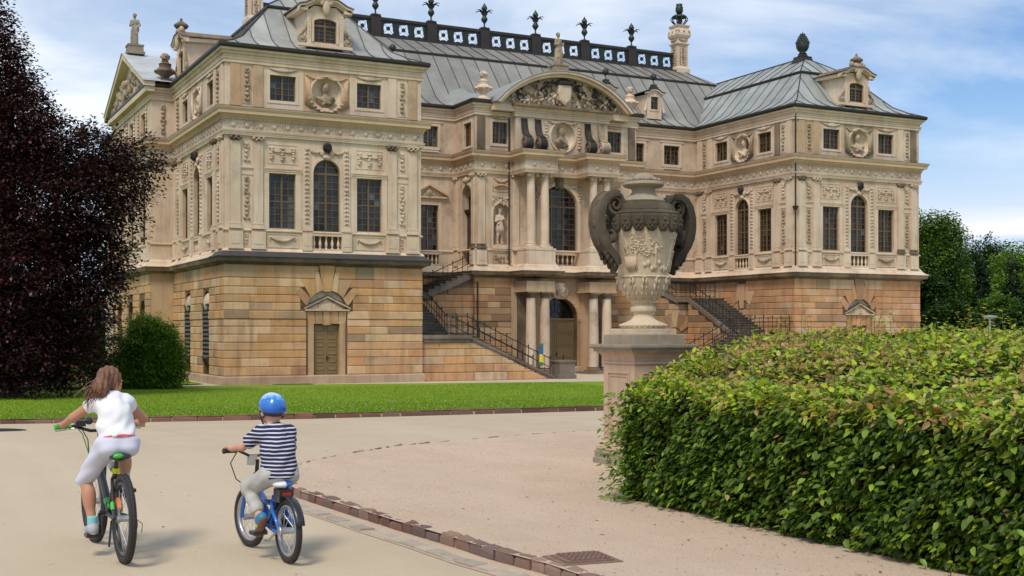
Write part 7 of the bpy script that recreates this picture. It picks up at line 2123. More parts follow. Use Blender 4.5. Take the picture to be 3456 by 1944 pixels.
# shoots standing above the top
tw = MB()
for k in range(420):
    x = HX + 0.1 + 6.6 * rnd.random() ** 1.1; y = rnd.uniform(HY0, float(back_y(np.float64(x)))); h = rnd.choice([0.08, 0.12, 0.16, 0.2, 0.28]) * rnd.uniform(0.8, 1.2)
    if x < HX + 1.6: h *= 0.7
    if -6.1 < x < -4.6 and y > -47.2: h *= 1.3
    z0 = HG + float(hedge_h(np.float64(x), np.float64(y))) - 0.05
    d = Vector((rnd.gauss(0, 0.16), rnd.gauss(0, 0.16), 1)).normalized()
    p0 = Vector((x, y, z0)); p1 = p0 + d * (h + 0.08)
    tw.tube([p0, p0.lerp(p1, 0.5) + Vector((rnd.gauss(0, 0.01), rnd.gauss(0, 0.01), 0)), p1], [0.0035, 0.0028, 0.0015], 4)
    m = max(3, int(h / 0.028))
    t = np.linspace(0.25, 1.0, m); pos = np.array(p0)[None] + np.array(p1 - p0)[None] * t[:, None]
    az = np.arange(m) * 2.4 + rnd.uniform(0, 6)
    ax = np.stack([np.cos(az), np.sin(az), np.full(m, 0.35)], 1); nr = np.stack([-np.cos(az) * 0.4, -np.sin(az) * 0.4, np.ones(m)], 1)
    L = rng.uniform(0.035, 0.065, m); push(*leaves(pos, ax, nr, L, L * 0.66, pal_cols(m, TOPC)))
# loose leaves sticking out low at the near corner
n = 420
y = rng.uniform(HY1 - 0.3, HY1 + 0.12, n); pos = np.stack([HX - rng.uniform(0, 0.16, n), y, HG + rng.uniform(0.02, 0.95, n)], 1)
ax = np.stack([-0.8 + rng.normal(0, 0.4, n), rng.normal(0.2, 0.5, n), rng.normal(-0.1, 0.4, n)], 1); nr = np.stack([-0.3 + rng.normal(0, 0.3, n), rng.normal(0, 0.3, n), np.ones(n)], 1)
L = rng.uniform(0.04, 0.065, n); push(*leaves(pos, ax, nr, L, L * 0.6, pal_cols(n, [((0.16, 0.28, 0.03), 2), ((0.26, 0.36, 0.03), 2), ((0.08, 0.17, 0.015), 2)])))
V = H(np.concatenate(VV)); F = np.concatenate(FF); C = np.concatenate(CC)
tag(link_mesh('hedge_leaves', np_mesh('hedge_leaves', V, F, C), 'leaf', hedge), kind='stuff')
M['twig'] = plain_mat('brown_twig', (0.12, 0.06, 0.03), 0.8, 0, 0.3, 20)
tag(tw.build('hedge_twigs', 'twig', hedge), kind='stuff')
# the nearest leaves one by one
proto = []
for k in range(8):
    c = pal_cols(1, DARK if k < 5 else [((0.20, 0.32, 0.03), 1), ((0.15, 0.26, 0.04), 1)])
    v, f, cc_ = leaves(np.zeros((1, 3)), np.array([[1.0, 0, 0]]), np.array([[0, 0, 1.0]]), 0.075, 0.047, c)
    me = np_mesh('leaf', v, f, cc_); me.materials.append(M['leaf']); proto.append(me)
for k in range(290):
    y = rnd.uniform(-51.4, -47.2); z = rnd.uniform(0.05, 0.98)
    o = bpy.data.objects.new('leaf', rnd.choice(proto)); COL.objects.link(o); o.parent = hedge
    a = Vector((-0.6 + rnd.gauss(0, 0.3), rnd.gauss(0.15, 0.6), -0.5 + rnd.gauss(0, 0.3))).normalized(); nn = Vector((-0.5, rnd.gauss(0, 0.3), 0.95 + rnd.gauss(0, 0.2)))
    s_ = a.cross(nn).normalized(); nn = s_.cross(a)
    mt = Matrix.Identity(4); mt.col[0][:3] = a; mt.col[1][:3] = -s_; mt.col[2][:3] = nn
    mt.col[3][:3] = Vector((HX - 0.03 - rnd.random() * 0.05, y, HG + z * 0.99)) - Vector((-6.5, -48.5, HG))
    o.matrix_local = mt @ Matrix.Scale(rnd.uniform(0.75, 1.1), 4)
# weeds by the pedestal
weed = empty('weed_tuft', (-6.75, -44.95, HG), 'low green weeds with a yellow flower at the pedestal foot', 'weed')
n = 90; az = rng.uniform(0, 6.28, n); el = rng.uniform(0.1, 1.2, n)
pos = np.stack([rng.normal(0, 0.09, n), rng.normal(0, 0.07, n), np.full(n, 0.01)], 1); ax = np.stack([np.cos(az) * np.cos(el), np.sin(az) * np.cos(el), np.sin(el)], 1)
v, f, c = leaves(pos, ax, np.stack([-np.cos(az) * 0.5, -np.sin(az) * 0.5, np.ones(n)], 1), rng.uniform(0.06, 0.13, n), 0.03, pal_cols(n, [((0.10, 0.20, 0.02), 2), ((0.17, 0.28, 0.03), 1)]))
tag(link_mesh('weed_leaves', np_mesh('weed_leaves', v, f, c), 'leaf', weed), kind='stuff')
M['yellow_petal'] = plain_mat('yellow_petal', (0.8, 0.55, 0.02), 0.6)
b = MB(); b.tube([(-0.12, 0, 0), (-0.15, 0.0, 0.13)], 0.003, 5); b.ell((-0.15, 0, 0.14), (0.02, 0.02, 0.008), 9, 4); b.build('weed_flower', 'yellow_petal', weed, local=True)

# ---------------------------------------------------------------- trees
CR = np.array([math.cos(CAM_YAW), -math.sin(CAM_YAW), 0.0])
M['bark'] = stone_mat('bark', (0.10, 0.075, 0.05), (0.05, 0.04, 0.03), stain=(0.06, 0.07, 0.03), amount=0.4, streak=0.5, fine=10, bump=1.0)
M['leaf_dark'] = leaf_mat('copper_beech_leaf', 0.42, 0.16)
M['leaf_tree'] = leaf_mat('tree_leaf', 0.55, 0.28)
def tree(name, loc, clumps, label, pal, n_spray, per, L, mat='leaf_tree', trunk=None, group=None, flat=0.22, spread=0.5, category='tree', shade=True):
    """clumps: (right, back, height, rx, rz) balls of foliage about the root, 'right' as seen from the path."""
    root = empty(name, loc, label, category, group)
    back = np.array([math.sin(CAM_YAW), math.cos(CAM_YAW), 0])
    cl = np.array(clumps, float); w = cl[:, 3] ** 2 * cl[:, 4] ** 0.5
    k = rng.choice(len(cl), n_spray, p=w / w.sum())
    d = unit(rng.normal(0, 1, (n_spray, 3))); rad = rng.uniform(0.25, 1.0, n_spray) ** 0.4
    off = d * rad[:, None]
    ctr = CR[None] * (cl[k, 0] + off[:, 0] * cl[k, 3])[:, None] + back[None] * (cl[k, 1] + off[:, 1] * cl[k, 3])[:, None]
    ctr[:, 2] += cl[k, 2] + off[:, 2] * cl[k, 4]
    outw = unit(CR[None] * off[:, :1] + back[None] * off[:, 1:2] + np.array([[0, 0, 1.0]]) * off[:, 2:3])
    n = n_spray * per
    kk = np.repeat(np.arange(n_spray), per)
    sdir = unit(outw * np.array([1, 1, 0.35]) + rng.normal(0, 0.25, outw.shape) + 1e-6)
    lat_ = unit(np.cross(sdir, np.array([0, 0, 1.0])))
    t = rng.uniform(-0.6, 1.0, n)[:, None] * spread; s_ = rng.normal(0, 0.36, n)[:, None] * spread
    pos = ctr[kk] + sdir[kk] * t + lat_[kk] * s_ + np.stack([np.zeros(n), np.zeros(n), rng.normal(0, flat, n) * spread - 0.18 * np.maximum(0, t[:, 0]) ** 2], 1)
    pos[:, 2] = np.maximum(pos[:, 2], 0.08)
    ax = sdir[kk] * 0.8 + lat_[kk] * np.sign(s_) * 0.6 + rng.normal(0, 0.35, (n, 3)); ax[:, 2] -= 0.15
    nr = np.array([[0, 0, 1.0]]) + rng.normal(0, 0.33, (n, 3))
    ll = L * rng.uniform(0.7, 1.3, n)
    tint = rng.uniform(0.75, 1.25, n_spray)[kk][:, None]
    v, f, c = quads(pos, ax, nr, ll, ll * 0.62, np.clip(pal_cols(n, pal) * tint, 0, 1))
    tag(link_mesh('crown', np_mesh('crown', v, f, c), mat, root), kind='stuff')
    if trunk:
        r0, hgt = trunk
        b = MB(); b.tube([(0, 0, -0.2), (0.05, 0.02, hgt * 0.3), (-0.05, 0.05, hgt * 0.7), (0, 0, hgt)], [r0 * 1.35, r0, r0 * 0.8, r0 * 0.5], 10)
        tk = b.build('trunk', 'bark', root, local=True)
        for j in rng.choice(len(cl), min(len(cl), 10), replace=False):
            e = CR * cl[j, 0] + back * cl[j, 1]; z = cl[j, 2]
            z0 = min(hgt * 0.9, z * 0.55)
            b = MB(); b.tube([(0, 0, z0), (e[0] * 0.45, e[1] * 0.45, z0 + (z - z0) * 0.6), (e[0], e[1], z)], [r0 * 0.5, r0 * 0.3, r0 * 0.1], 7); b.build('limb', 'bark', tk, local=True)
    return root
PURPLE = [((0.028, 0.012, 0.012), 6), ((0.055, 0.018, 0.018), 4), ((0.10, 0.026, 0.022), 2.4), ((0.014, 0.009, 0.011), 4), ((0.09, 0.055, 0.06), 0.6)]
def dpx(cl, d, x0):
    """foliage balls given in photo units turned into metres at distance d"""
    m = d / 3089.0
    return [((x - x0) * m, by, (834 - y) * m + 2.475, r_ * m, (r_ if rz is None else rz) * m) for (x, y, r_, by, rz) in cl]
tree('copper_beech', (-9.9, -7.6, 0), dpx([(-90, 60, 150, 0, None), (-20, 180, 130, 0, None), (40, 290, 130, 0, None), (120, 360, 100, -0.8, None), (190, 400, 100, 0, None), (290, 385, 72, 0, 62), (365, 400, 72, 0.5, 52), (330, 470, 80, 0, 62), (390, 455, 45, 0, 40),
    (230, 520, 130, -0.5, None), (90, 520, 170, 0, None), (310, 600, 52, 0, 62), (250, 650, 100, 0, None), (110, 690, 160, -1, None), (225, 770, 85, 0, None), (70, 820, 140, -1, None), (150, 880, 110, -1, None), (-90, 640, 190, 0, None), (-90, 380, 190, 0, None), (-60, 880, 110, -1, None), (215, 865, 60, 0, None), (330, 700, 30, 0, 40), (350, 555, 50, 0, 45), (325, 650, 52, 0, 52), (290, 750, 55, 0, 60), (265, 845, 55, 0, 60), (250, 920, 50, -0.5, 50)], 45.0, 60),
    'tall dark purple copper beech tree in front of the left flank', PURPLE, 9000, 22, 0.14, 'leaf_dark', (0.5, 11), spread=0.55)
BR = [((0.10, 0.20, 0.013), 5), ((0.14, 0.25, 0.018), 4), ((0.07, 0.15, 0.011), 4), ((0.20, 0.30, 0.03), 1.5)]
DG = [((0.030, 0.070, 0.012), 5), ((0.045, 0.10, 0.014), 4), ((0.020, 0.05, 0.010), 4), ((0.08, 0.14, 0.02), 1)]
tree('round_shrub', (-3.75, -3.4, 0), [(0, 0, 1.1, 1.05, 1.1), (-0.4, 0, 2.0, 0.95, 1.0), (0.4, -0.2, 1.6, 0.8, 0.9), (-0.5, 0.2, 2.7, 0.5, 0.5), (0.2, 0, 2.4, 0.6, 0.6), (0.5, 0, 0.7, 0.7, 0.7), (-0.9, 0, 1.0, 0.8, 1.0)], 'bright green round shrub beside the left corner of the palace', BR, 2200, 24, 0.095, spread=0.3, category='shrub')
for (x, y_, s, lb, pl) in ((-9.4, -1.0, 1.15, 'dark green bush under the left side of the beech', DG), (-6.6, -1.6, 1.0, 'dark green bush between the beech and the round shrub', DG), (-12.2, 0.6, 1.3, 'green bush at the left edge behind the beech', BR)):
    tree('bush', (x, y_, 0), [(0, 0, 1.2 * s, 1.4 * s, 1.3 * s), (-0.8 * s, 0, 2.4 * s, 1.1 * s, 1.2 * s), (0.9 * s, 0, 1.8 * s, 1.1 * s, 1.2 * s), (0, 0, 3.4 * s, 0.9 * s, 1.0 * s), (1.2 * s, 0, 0.8 * s, 0.9 * s, 0.8 * s), (-1.4 * s, 0, 0.9 * s, 1.0 * s, 0.9 * s)], lb, pl, 900, 18, 0.12, spread=0.4, category='bush', group='bushes under the beech')
# trees beyond the right wing
def far_tree(x, top, half, d, label, pal, n=700, per=30, L=0.24, base=880, kind='round', back_=0.0):
    m = d / 3089.0
    c0 = np.array([-13.822, -55.871]) + np.array([math.sin(CAM_YAW), math.cos(CAM_YAW)]) * d + CR[:2] * (x - 1288) * m
    ht = (834 - top) * m + 2.475; hw = half * m
    rr = random.Random(int(x))
    if kind == 'round':
        cl = [(rr.uniform(-0.55, 0.55) * hw, rr.uniform(-0.5, 0.5) * hw, ht * f, hw * rr.uniform(0.42, 0.6), hw * rr.uniform(0.36, 0.55)) for f in (0.2, 0.28, 0.36, 0.42, 0.5, 0.56, 0.62, 0.68, 0.74, 0.8)] + [(0, 0, ht - hw * 0.42, hw * 0.5, hw * 0.42), (hw * 0.3, 0, ht - hw * 0.6, hw * 0.4, hw * 0.4), (-hw * 0.35, 0, ht - hw * 0.7, hw * 0.45, hw * 0.4)]
        fl, sp = 0.30, hw * 0.28
    else:
        cl = [(rr.uniform(-0.15, 0.15) * hw * (1 - f), rr.uniform(-0.15, 0.15) * hw, ht * f, hw * (1.02 - f) * 0.9 + 0.1, ht * 0.055) for f in np.linspace(0.08, 0.99, 15)]
        fl, sp = 0.16, hw * 0.30
    return tree('conifer' if kind != 'round' else 'park_tree', (c0[0], c0[1], 0), cl, label, pal, n, per, L, trunk=(0.3, ht * 0.8), group='trees beyond the right wing', flat=fl, spread=sp)
MG = [((0.075, 0.15, 0.02), 5), ((0.11, 0.20, 0.027), 4), ((0.05, 0.11, 0.016), 4), ((0.15, 0.24, 0.04), 1.5)]
LG = [((0.16, 0.27, 0.04), 5), ((0.21, 0.33, 0.055), 4), ((0.11, 0.20, 0.03), 3)]
far_tree(2352, 535, 92, 92, 'tall open leafy tree right beside the right wing', MG, 1300, 30, 0.22)
far_tree(2475, 606, 90, 125, 'broad dark dome-shaped tree standing behind the conifers', DG, 1000, 30, 0.28)
far_tree(2445, 700, 62, 96, 'pale yellow-green tree left of the conifers', LG, 800)
far_tree(2472, 640, 34, 88, 'slim dark conifer, the left one of two', [((0.014, 0.040, 0.016), 5), ((0.022, 0.055, 0.02), 3)], 700, 18, 0.22, kind='cone')
far_tree(2548, 622, 40, 90, 'slim dark conifer, the right one of two', [((0.018, 0.045, 0.014), 5), ((0.028, 0.06, 0.018), 3)], 700, 18, 0.22, kind='cone')
far_tree(2580, 618, 95, 118, 'light green tree at the right edge behind the conifers', LG, 900, 30, 0.28)
far_tree(2335, 690, 60, 84, 'dark green tree low beside the right wing', DG, 700)
far_tree(2510, 745, 62, 84, 'mid green tree in front of the conifers', MG, 700)
far_tree(2400, 770, 60, 80, 'dark low tree behind the hedge', DG, 700, 18, 0.28)
far_tree(2585, 770, 70, 80, 'dark low tree at the right edge behind the hedge', DG, 700, 18, 0.28)
far_tree(2690, 640, 110, 105, 'broad green tree cut off by the right edge of the picture', MG, 500, 16, 0.4)
far_tree(60, 745, 130, 95, 'distant green tree seen beneath the beech, the left one', MG, 500, 16, 0.35)
far_tree(210, 760, 110, 100, 'distant green tree seen beneath the beech, the right one', DG, 500, 16, 0.35)
# ---------------------------------------------------------------- grass blades and daisies on the lawn
def pts_in(poly, n, lo, hi):
    p = np.stack([rng.uniform(lo[0], hi[0], n), rng.uniform(lo[1], hi[1], n)], 1)
    q = np.array(poly); ins = np.zeros(n, bool); j = len(q) - 1
    for i in range(len(q)):
        c = ((q[i, 1] > p[:, 1]) != (q[j, 1] > p[:, 1])) & (p[:, 0] < (q[j, 0] - q[i, 0]) * (p[:, 1] - q[i, 1]) / (q[j, 1] - q[i, 1] + 1e-12) + q[i, 0])
        ins ^= c; j = i
    return p[ins]
gzv = np.vectorize(gz)
LP_ = LK + LB
pp = np.concatenate([pts_in(LP_, 90000, (-16, -34.5), (8, -22)), pts_in(LP_, 60000, (-18, -24), (14, -6))])
n = len(pp); pos = np.stack([pp[:, 0], pp[:, 1], gzv(pp[:, 1]) + 0.098], 1)
ax = np.stack([rng.normal(0, 0.35, n), rng.normal(0, 0.35, n), np.ones(n)], 1); nr = np.stack([rng.normal(0, 1, n), rng.normal(-0.4, 1, n), np.zeros(n)], 1)
ll = rng.uniform(0.03, 0.075, n)
v, f, c = quads(pos, ax, nr, ll, 0.02, pal_cols(n, [((0.20, 0.33, 0.018), 5), ((0.25, 0.37, 0.025), 3), ((0.16, 0.27, 0.014), 3), ((0.31, 0.37, 0.05), 1)]))
tag(link_mesh('grass', np_mesh('grass', v, f, c), 'leaf'), 'short mown green grass of the lawn', 'grass', kind='stuff')
pp = pts_in(LP_, 420, (-14, -34), (8, -18)); n = len(pp)
pos = np.stack([pp[:, 0] + 0.25 * np.sin(9 * pp[:, 1]), pp[:, 1], gzv(pp[:, 1]) + 0.15], 1)
v, f, c = quads(pos - np.array([0.02, 0, 0]), np.tile([[1.0, 0, 0.1]], (n, 1)), np.tile([[0, -0.4, 1.0]], (n, 1)), 0.028, 0.028, np.full((n, 3), 0.70))
tag(link_mesh('daisies', np_mesh('daisies', v, f, c), 'leaf'), 'tiny white daisies dotted over the lawn', 'flowers', kind='stuff')
# loose pebbles on the gravel and grit on the path
def pebbles(name, poly, n, lo, hi, dz, r, pal, label):
    pp = pts_in(poly, n, lo, hi); n = len(pp); s = rng.uniform(*r, n)
    o = np.array([(1, 0, 0), (0, 1, 0), (-1, 0, 0), (0, -1, 0), (0, 0, 0.7)])
    V = np.stack([pp[:, 0], pp[:, 1], gzv(pp[:, 1]) + dz], 1)[:, None] + o[None] * s[:, None, None] * rng.uniform(0.6, 1.3, (n, 5, 1))
    F = (np.arange(n) * 5)[:, None, None] + np.array([(0, 1, 4), (1, 2, 4), (2, 3, 4), (3, 0, 4)])[None]
    tag(link_mesh(name, np_mesh(name, V.reshape(-1, 3), F.reshape(-1, 3), np.repeat(pal_cols(n, pal), 4, 0)), 'sett'), label, 'pebbles', kind='stuff')
GP = GE + [(30, -90), (-9.5, -90)]
pebbles('gravel_pebbles', GP, 24000, (-10.4, -52), (-5, -41), 0.0755, (0.003, 0.009), [((0.58, 0.44, 0.32), 6), ((0.48, 0.36, 0.26), 3), ((0.36, 0.27, 0.20), 0.7), ((0.64, 0.52, 0.40), 3)], 'fine pink gravel grains scattered over the gravel area')
# lamp post by the trees
lx = np.array([-13.822, -55.871]) + np.array([math.sin(CAM_YAW), math.cos(CAM_YAW)]) * 66 + CR[:2] * (2490 - 1288) * 66 / 3089
lp = empty('street_lamp', (lx[0], lx[1], 0.0), 'slim grey park lamp with a flat round head by the trees', 'street lamp')
M['lamp_grey'] = plain_mat('lamp_grey', (0.42, 0.44, 0.46), 0.4, 0.3, 0.1)
b = MB(); b.tube([(0, 0, 0), (0, 0, 3.15)], 0.06, 8); b.build('pole', 'lamp_grey', lp, local=True)
b = MB(); b.lathe([(0.10, 3.15), (0.16, 3.19), (0.40, 3.27), (0.40, 3.31), (0.05, 3.35)], (0, 0, 0), 14); b.build('lamp_head', 'lamp_grey', lp, local=True)

# fallen leaves and twig bits along the hedge foot and over the gravel
n = 110
pp = np.stack([HX - np.abs(rng.normal(0, 0.35, n)) ** 1.2 + 0.05, rng.uniform(-52, -46.5, n)], 1)
pp = np.concatenate([pp, np.stack([rng.uniform(-12.5, -7, 40), rng.uniform(-50, -41, 40)], 1)]); n = len(pp)
inside = np.array([p[0] > -10.25 for p in pp])
pos = np.stack([pp[:, 0], pp[:, 1], gzv(pp[:, 1]) + np.where(inside, 0.082, 0.006)], 1); az = rng.uniform(0, 6.28, n)
v, f, c = leaves(pos, np.stack([np.cos(az), np.sin(az), rng.uniform(-0.05, 0.3, n)], 1), np.stack([rng.normal(0, 0.3, n), rng.normal(0, 0.3, n), np.ones(n)], 1), rng.uniform(0.015, 0.045, n), rng.uniform(0.01, 0.022, n), pal_cols(n, [((0.36, 0.25, 0.14), 4), ((0.26, 0.17, 0.09), 2), ((0.26, 0.27, 0.08), 1)]))
tag(link_mesh('fallen_leaves', np_mesh('fallen_leaves', v, f, c), 'leaf'), 'small dry brown leaves scattered on the gravel by the hedge', 'leaves', kind='stuff')
# ================================================================== BICYCLES AND CHILDREN (local x forward, y left, z up)
M['rubber'] = plain_mat('tyre_rubber', (0.030, 0.028, 0.026), 0.75, 0, 0.3, 40)
M['alu'] = plain_mat('aluminium', (0.55, 0.56, 0.57), 0.35, 0.9, 0.1, 20)
M['black_paint'] = plain_mat('black_paint', (0.018, 0.018, 0.02), 0.35, 0, 0.2, 10, 0.5, 0, 0.3)
M['green_paint'] = plain_mat('neon_green_paint', (0.05, 0.45, 0.04), 0.35, 0, 0.1, 10, 0.5, 0, 0.3)
M['white_paint'] = plain_mat('white_paint', (0.70, 0.72, 0.72), 0.35, 0, 0.05, 10, 0.5, 0, 0.3)
M['blue_paint'] = plain_mat('blue_paint', (0.012, 0.13, 0.50), 0.3, 0, 0.12, 10, 0.5, 0, 0.5)
M['orange_plastic'] = plain_mat('orange_reflector', (0.85, 0.22, 0.03), 0.3)
M['lime_plastic'] = plain_mat('lime_plastic', (0.62, 0.70, 0.02), 0.4)
M['red_plastic'] = plain_mat('red_reflector', (0.42, 0.02, 0.03), 0.25)
M['skin'] = plain_mat('tanned_skin', (0.50, 0.25, 0.155), 0.55, 0, 0.10, 14, 0.35)
M['skin_light'] = plain_mat('light_skin', (0.60, 0.33, 0.235), 0.55, 0, 0.10, 14, 0.35)
M['hair'] = plain_mat('brown_hair', (0.17, 0.075, 0.038), 0.5, 0, 0.45, 60, 0.5, 0.8)
M['white_cloth'] = plain_mat('white_cotton', (0.80, 0.80, 0.82), 0.85, 0, 0.03, 30, 0.2, 0.15)
M['lilac_cloth'] = plain_mat('pale_lilac_cotton', (0.62, 0.63, 0.74), 0.85, 0, 0.05, 30, 0.2, 0.15)
M['coral_cloth'] = plain_mat('coral_cotton', (0.75, 0.14, 0.13), 0.85, 0, 0.05)
M['grey_cloth'] = plain_mat('pale_grey_cotton', (0.46, 0.45, 0.42), 0.9, 0, 0.12, 30, 0.2, 0.3)
M['turquoise_cloth'] = plain_mat('turquoise_sock', (0.22, 0.55, 0.55), 0.9, 0, 0.08)
M['shoe_grey'] = plain_mat('grey_shoe', (0.40, 0.40, 0.42), 0.7, 0, 0.2, 25)
M['shoe_blue'] = plain_mat('blue_shoe', (0.03, 0.20, 0.38), 0.6, 0, 0.2, 25)
M['sole_brown'] = plain_mat('brown_sole', (0.20, 0.10, 0.05), 0.8, 0, 0.25, 25)
M['navy_band'] = plain_mat('navy_strap', (0.012, 0.014, 0.045), 0.6)
def stripes():
    m, nt, b = new_mat('striped_cotton')
    t = nt.nodes.new('ShaderNodeTexCoord'); sp = nt.nodes.new('ShaderNodeSeparateXYZ'); nt.links.new(t.outputs['Object'], sp.inputs[0])
    ns = pos_noise(nt, 9, 2)
    a = nt.nodes.new('ShaderNodeMath'); a.operation = 'MULTIPLY_ADD'; a.inputs[1].default_value = 0.012; nt.links.new(ns, a.inputs[0]); nt.links.new(sp.outputs['Z'], a.inputs[2])
    mu = nt.nodes.new('ShaderNodeMath'); mu.operation = 'MULTIPLY'; mu.inputs[1].default_value = 38.0; nt.links.new(a.outputs[0], mu.inputs[0])
    fr = nt.nodes.new('ShaderNodeMath'); fr.operation = 'FRACT'; nt.links.new(mu.outputs[0], fr.inputs[0])
    gt = nt.nodes.new('ShaderNodeMath'); gt.operation = 'GREATER_THAN'; gt.inputs[1].default_value = 0.66; nt.links.new(fr.outputs[0], gt.inputs[0])
    nt.links.new(mixc(nt, gt.outputs[0], (0.014, 0.016, 0.055), (0.58, 0.60, 0.68)), b.inputs['Base Color']); b.inputs['Roughness'].default_value = 0.9
    return m
M['striped'] = stripes()
def helmet_mat():
    m, nt, b = new_mat('blue_helmet_shell')
    t = nt.nodes.new('ShaderNodeTexCoord'); sp = nt.nodes.new('ShaderNodeSeparateXYZ'); nt.links.new(t.outputs['Object'], sp.inputs[0])
    n = pos_noise(nt, 16, 3)
    a = nt.nodes.new('ShaderNodeMath'); a.operation = 'MULTIPLY_ADD'; a.inputs[1].default_value = 0.05; nt.links.new(n, a.inputs[0]); nt.links.new(sp.outputs['Z'], a.inputs[2])
    nt.links.new(ramp(nt, a.outputs[0], 0.0, 1.0), b.inputs['Base Color'])
    r_ = nt.nodes.new('ShaderNodeMapRange'); r_.inputs['From Min'].default_value = 1.04; r_.inputs['From Max'].default_value = 1.16; nt.links.new(a.outputs[0], r_.inputs['Value'])
    cr_ = nt.nodes.new('ShaderNodeValToRGB'); e = cr_.color_ramp.elements
    e[0].position, e[0].color = 0.0, (0.012, 0.10, 0.45, 1); e[1].position, e[1].color = 1.0, (0.75, 0.82, 0.9, 1)
    x = e.new(0.55); x.color = (0.03, 0.22, 0.62, 1); x = e.new(0.72); x.color = (0.20, 0.48, 0.80, 1)
    nt.links.new(r_.outputs[0], cr_.inputs['Fac']); nt.links.new(cr_.outputs['Color'], b.inputs['Base Color'])
    b.inputs['Roughness'].default_value = 0.25; b.inputs['Coat Weight'].default_value = 0.4
    return m
M['helmet'] = helmet_mat()

RXW = Matrix.Rotation(R(90), 3, 'X')       # wheel plane: x-z
def wheel(root, x, rad, tw, rim_mat, steer=0.0, spokes=18, reflector=None):
    c = Vector((x, 0, rad)); rx = Matrix.Rotation(steer, 3, 'Z') @ RXW
    b = MB(); b.torus(c, rad - tw * 1.25, tw * 0.42, 40, 6, rx); w = b.build('wheel', rim_mat, root, local=True, smooth=True)
    b = MB(); b.torus(c, rad - tw * 0.5, tw * 0.5, 48, 10, rx)
    w2 = b.build('tyre', 'rubber', w, local=True, smooth=True)
    b = MB()
    for k in range(90):      # tread knobs
        a = 2 * math.pi * k / 90
        for s in (-0.3, 0.3):
            p = c + rx @ Vector(((rad - 0.001) * math.cos(a + (0.03 if s > 0 else 0)), (rad - 0.001) * math.sin(a + (0.03 if s > 0 else 0)), s * tw)); b.ell(p, (tw * 0.12,) * 3, 4, 2)
    tag(b.build('tread', 'rubber', w, local=True), kind='stuff')
    b = MB(); ax = rx @ Vector((0, 0, 1)); b.tube([c - ax * 0.05, c + ax * 0.05], 0.022, 10); b.build('hub', 'alu', w, local=True)
    b = MB()
    for k in range(spokes):
        a = 2 * math.pi * k / spokes; e = c + rx @ Vector(((rad - tw * 1.3) * math.cos(a), (rad - tw * 1.3) * math.sin(a), 0)); s = 0.035 * (-1) ** k
        b.tube([c + ax * s + rx @ Vector((0.02 * math.cos(a + 0.8), 0.02 * math.sin(a + 0.8), 0)), e], 0.0018, 4)
    tag(b.build('spokes', 'alu', w, local=True), kind='stuff')
    if reflector:
        b = MB(); b.hexa([c + rx @ Vector(p) for p in ((0.11, 0.06, -0.012), (0.19, 0.13, -0.012), (0.21, 0.10, -0.012), (0.13, 0.04, -0.012), (0.11, 0.06, 0.012), (0.19, 0.13, 0.012), (0.21, 0.10, 0.012), (0.13, 0.04, 0.012))]); b.build('reflector', reflector, w, local=True)
    return w
def crank(root, c, ln, ang, wid, ring_r):
    b = MB(); b.torus((c[0], -0.045, c[2]), ring_r, 0.006, 24, 6, RXW); b.tube([(c[0], -wid, c[2]), (c[0], wid, c[2])], 0.018, 8)
    for s in (-1, 1):
        a = ang if s > 0 else ang + math.pi; e = (c[0] + ln * math.cos(a), s * wid, c[2] + ln * math.sin(a)); b.tube([(c[0], s * wid, c[2]), e], 0.012, 6)
    cr_ = b.build('crank', 'black_paint', root, local=True)
    for s in (-1, 1):
        a = ang if s > 0 else ang + math.pi; e = Vector((c[0] + ln * math.cos(a), s * (wid + 0.055), c[2] + ln * math.sin(a)))
        b = MB(); b.box(e.x - 0.045, e.y - 0.05, e.z - 0.012, e.x + 0.045, e.y + 0.05, e.z + 0.012); b.build('pedal', 'black_paint', cr_, local=True)

# ---- girl's bicycle
GB = math.atan2(0.93, -0.045)
gb = empty('bicycle', (-12.40, -47.39, gz(-47.4) + 0.004), 'black, white and neon green bicycle ridden by the girl in white', 'bicycle', 'children\'s bicycles', rot=(0, R(0), GB))
wheel(gb, 0.0, 0.297, 0.050, 'black_paint', 0, 20, 'orange_plastic'); wheel(gb, 0.97, 0.297, 0.050, 'black_paint', R(4), 20)
HT0, HT1, BBk, STP = Vector((0.83, 0, 0.60)), Vector((0.79, 0, 0.73)), Vector((0.42, 0, 0.285)), Vector((0.25, 0, 0.585))
b = MB()
b.tube([STP, HT1 - Vector((0, 0, 0.03))], 0.022, 10); b.tube([BBk, HT0], 0.027, 10); b.tube([BBk, STP + (STP - BBk) * 0.06], 0.02, 10)
for s in (-1, 1): b.tube([(BBk.x - 0.03, s * 0.03, BBk.z), (0.0, s * 0.062, 0.297)], 0.013, 8); b.tube([(STP.x + 0.02, s * 0.02, STP.z - 0.05), (0.0, s * 0.062, 0.297)], 0.011, 8)
gf = b.build('frame', 'black_paint', gb, local=True)
b = MB(); b.tube([HT0 - Vector((0.0, 0, 0.02)), HT1], 0.024, 10); b.build('head_tube', 'green_paint', gf, local=True)
for (p, q, m) in ((STP.lerp(HT1, 0.1), STP.lerp(HT1, 0.25), 'white_paint'), (BBk.lerp(HT0, 0.15), BBk.lerp(HT0, 0.24), 'green_paint'), (BBk.lerp(STP, 0.15), BBk.lerp(STP, 0.22), 'green_paint'), (BBk.lerp(STP, 0.62), BBk.lerp(STP, 0.85), 'white_paint')):
    b = MB(); b.tube([p, q], 0.0285, 10); b.build('frame_stripe', m, gf, local=True)
for s in (-1, 1):
    b = MB(); b.tube([(0.06, s * 0.0585, 0.35), (0.10, s * 0.054, 0.395)], 0.0130, 8); b.build('frame_stripe', 'green_paint', gf, local=True)
b = MB()
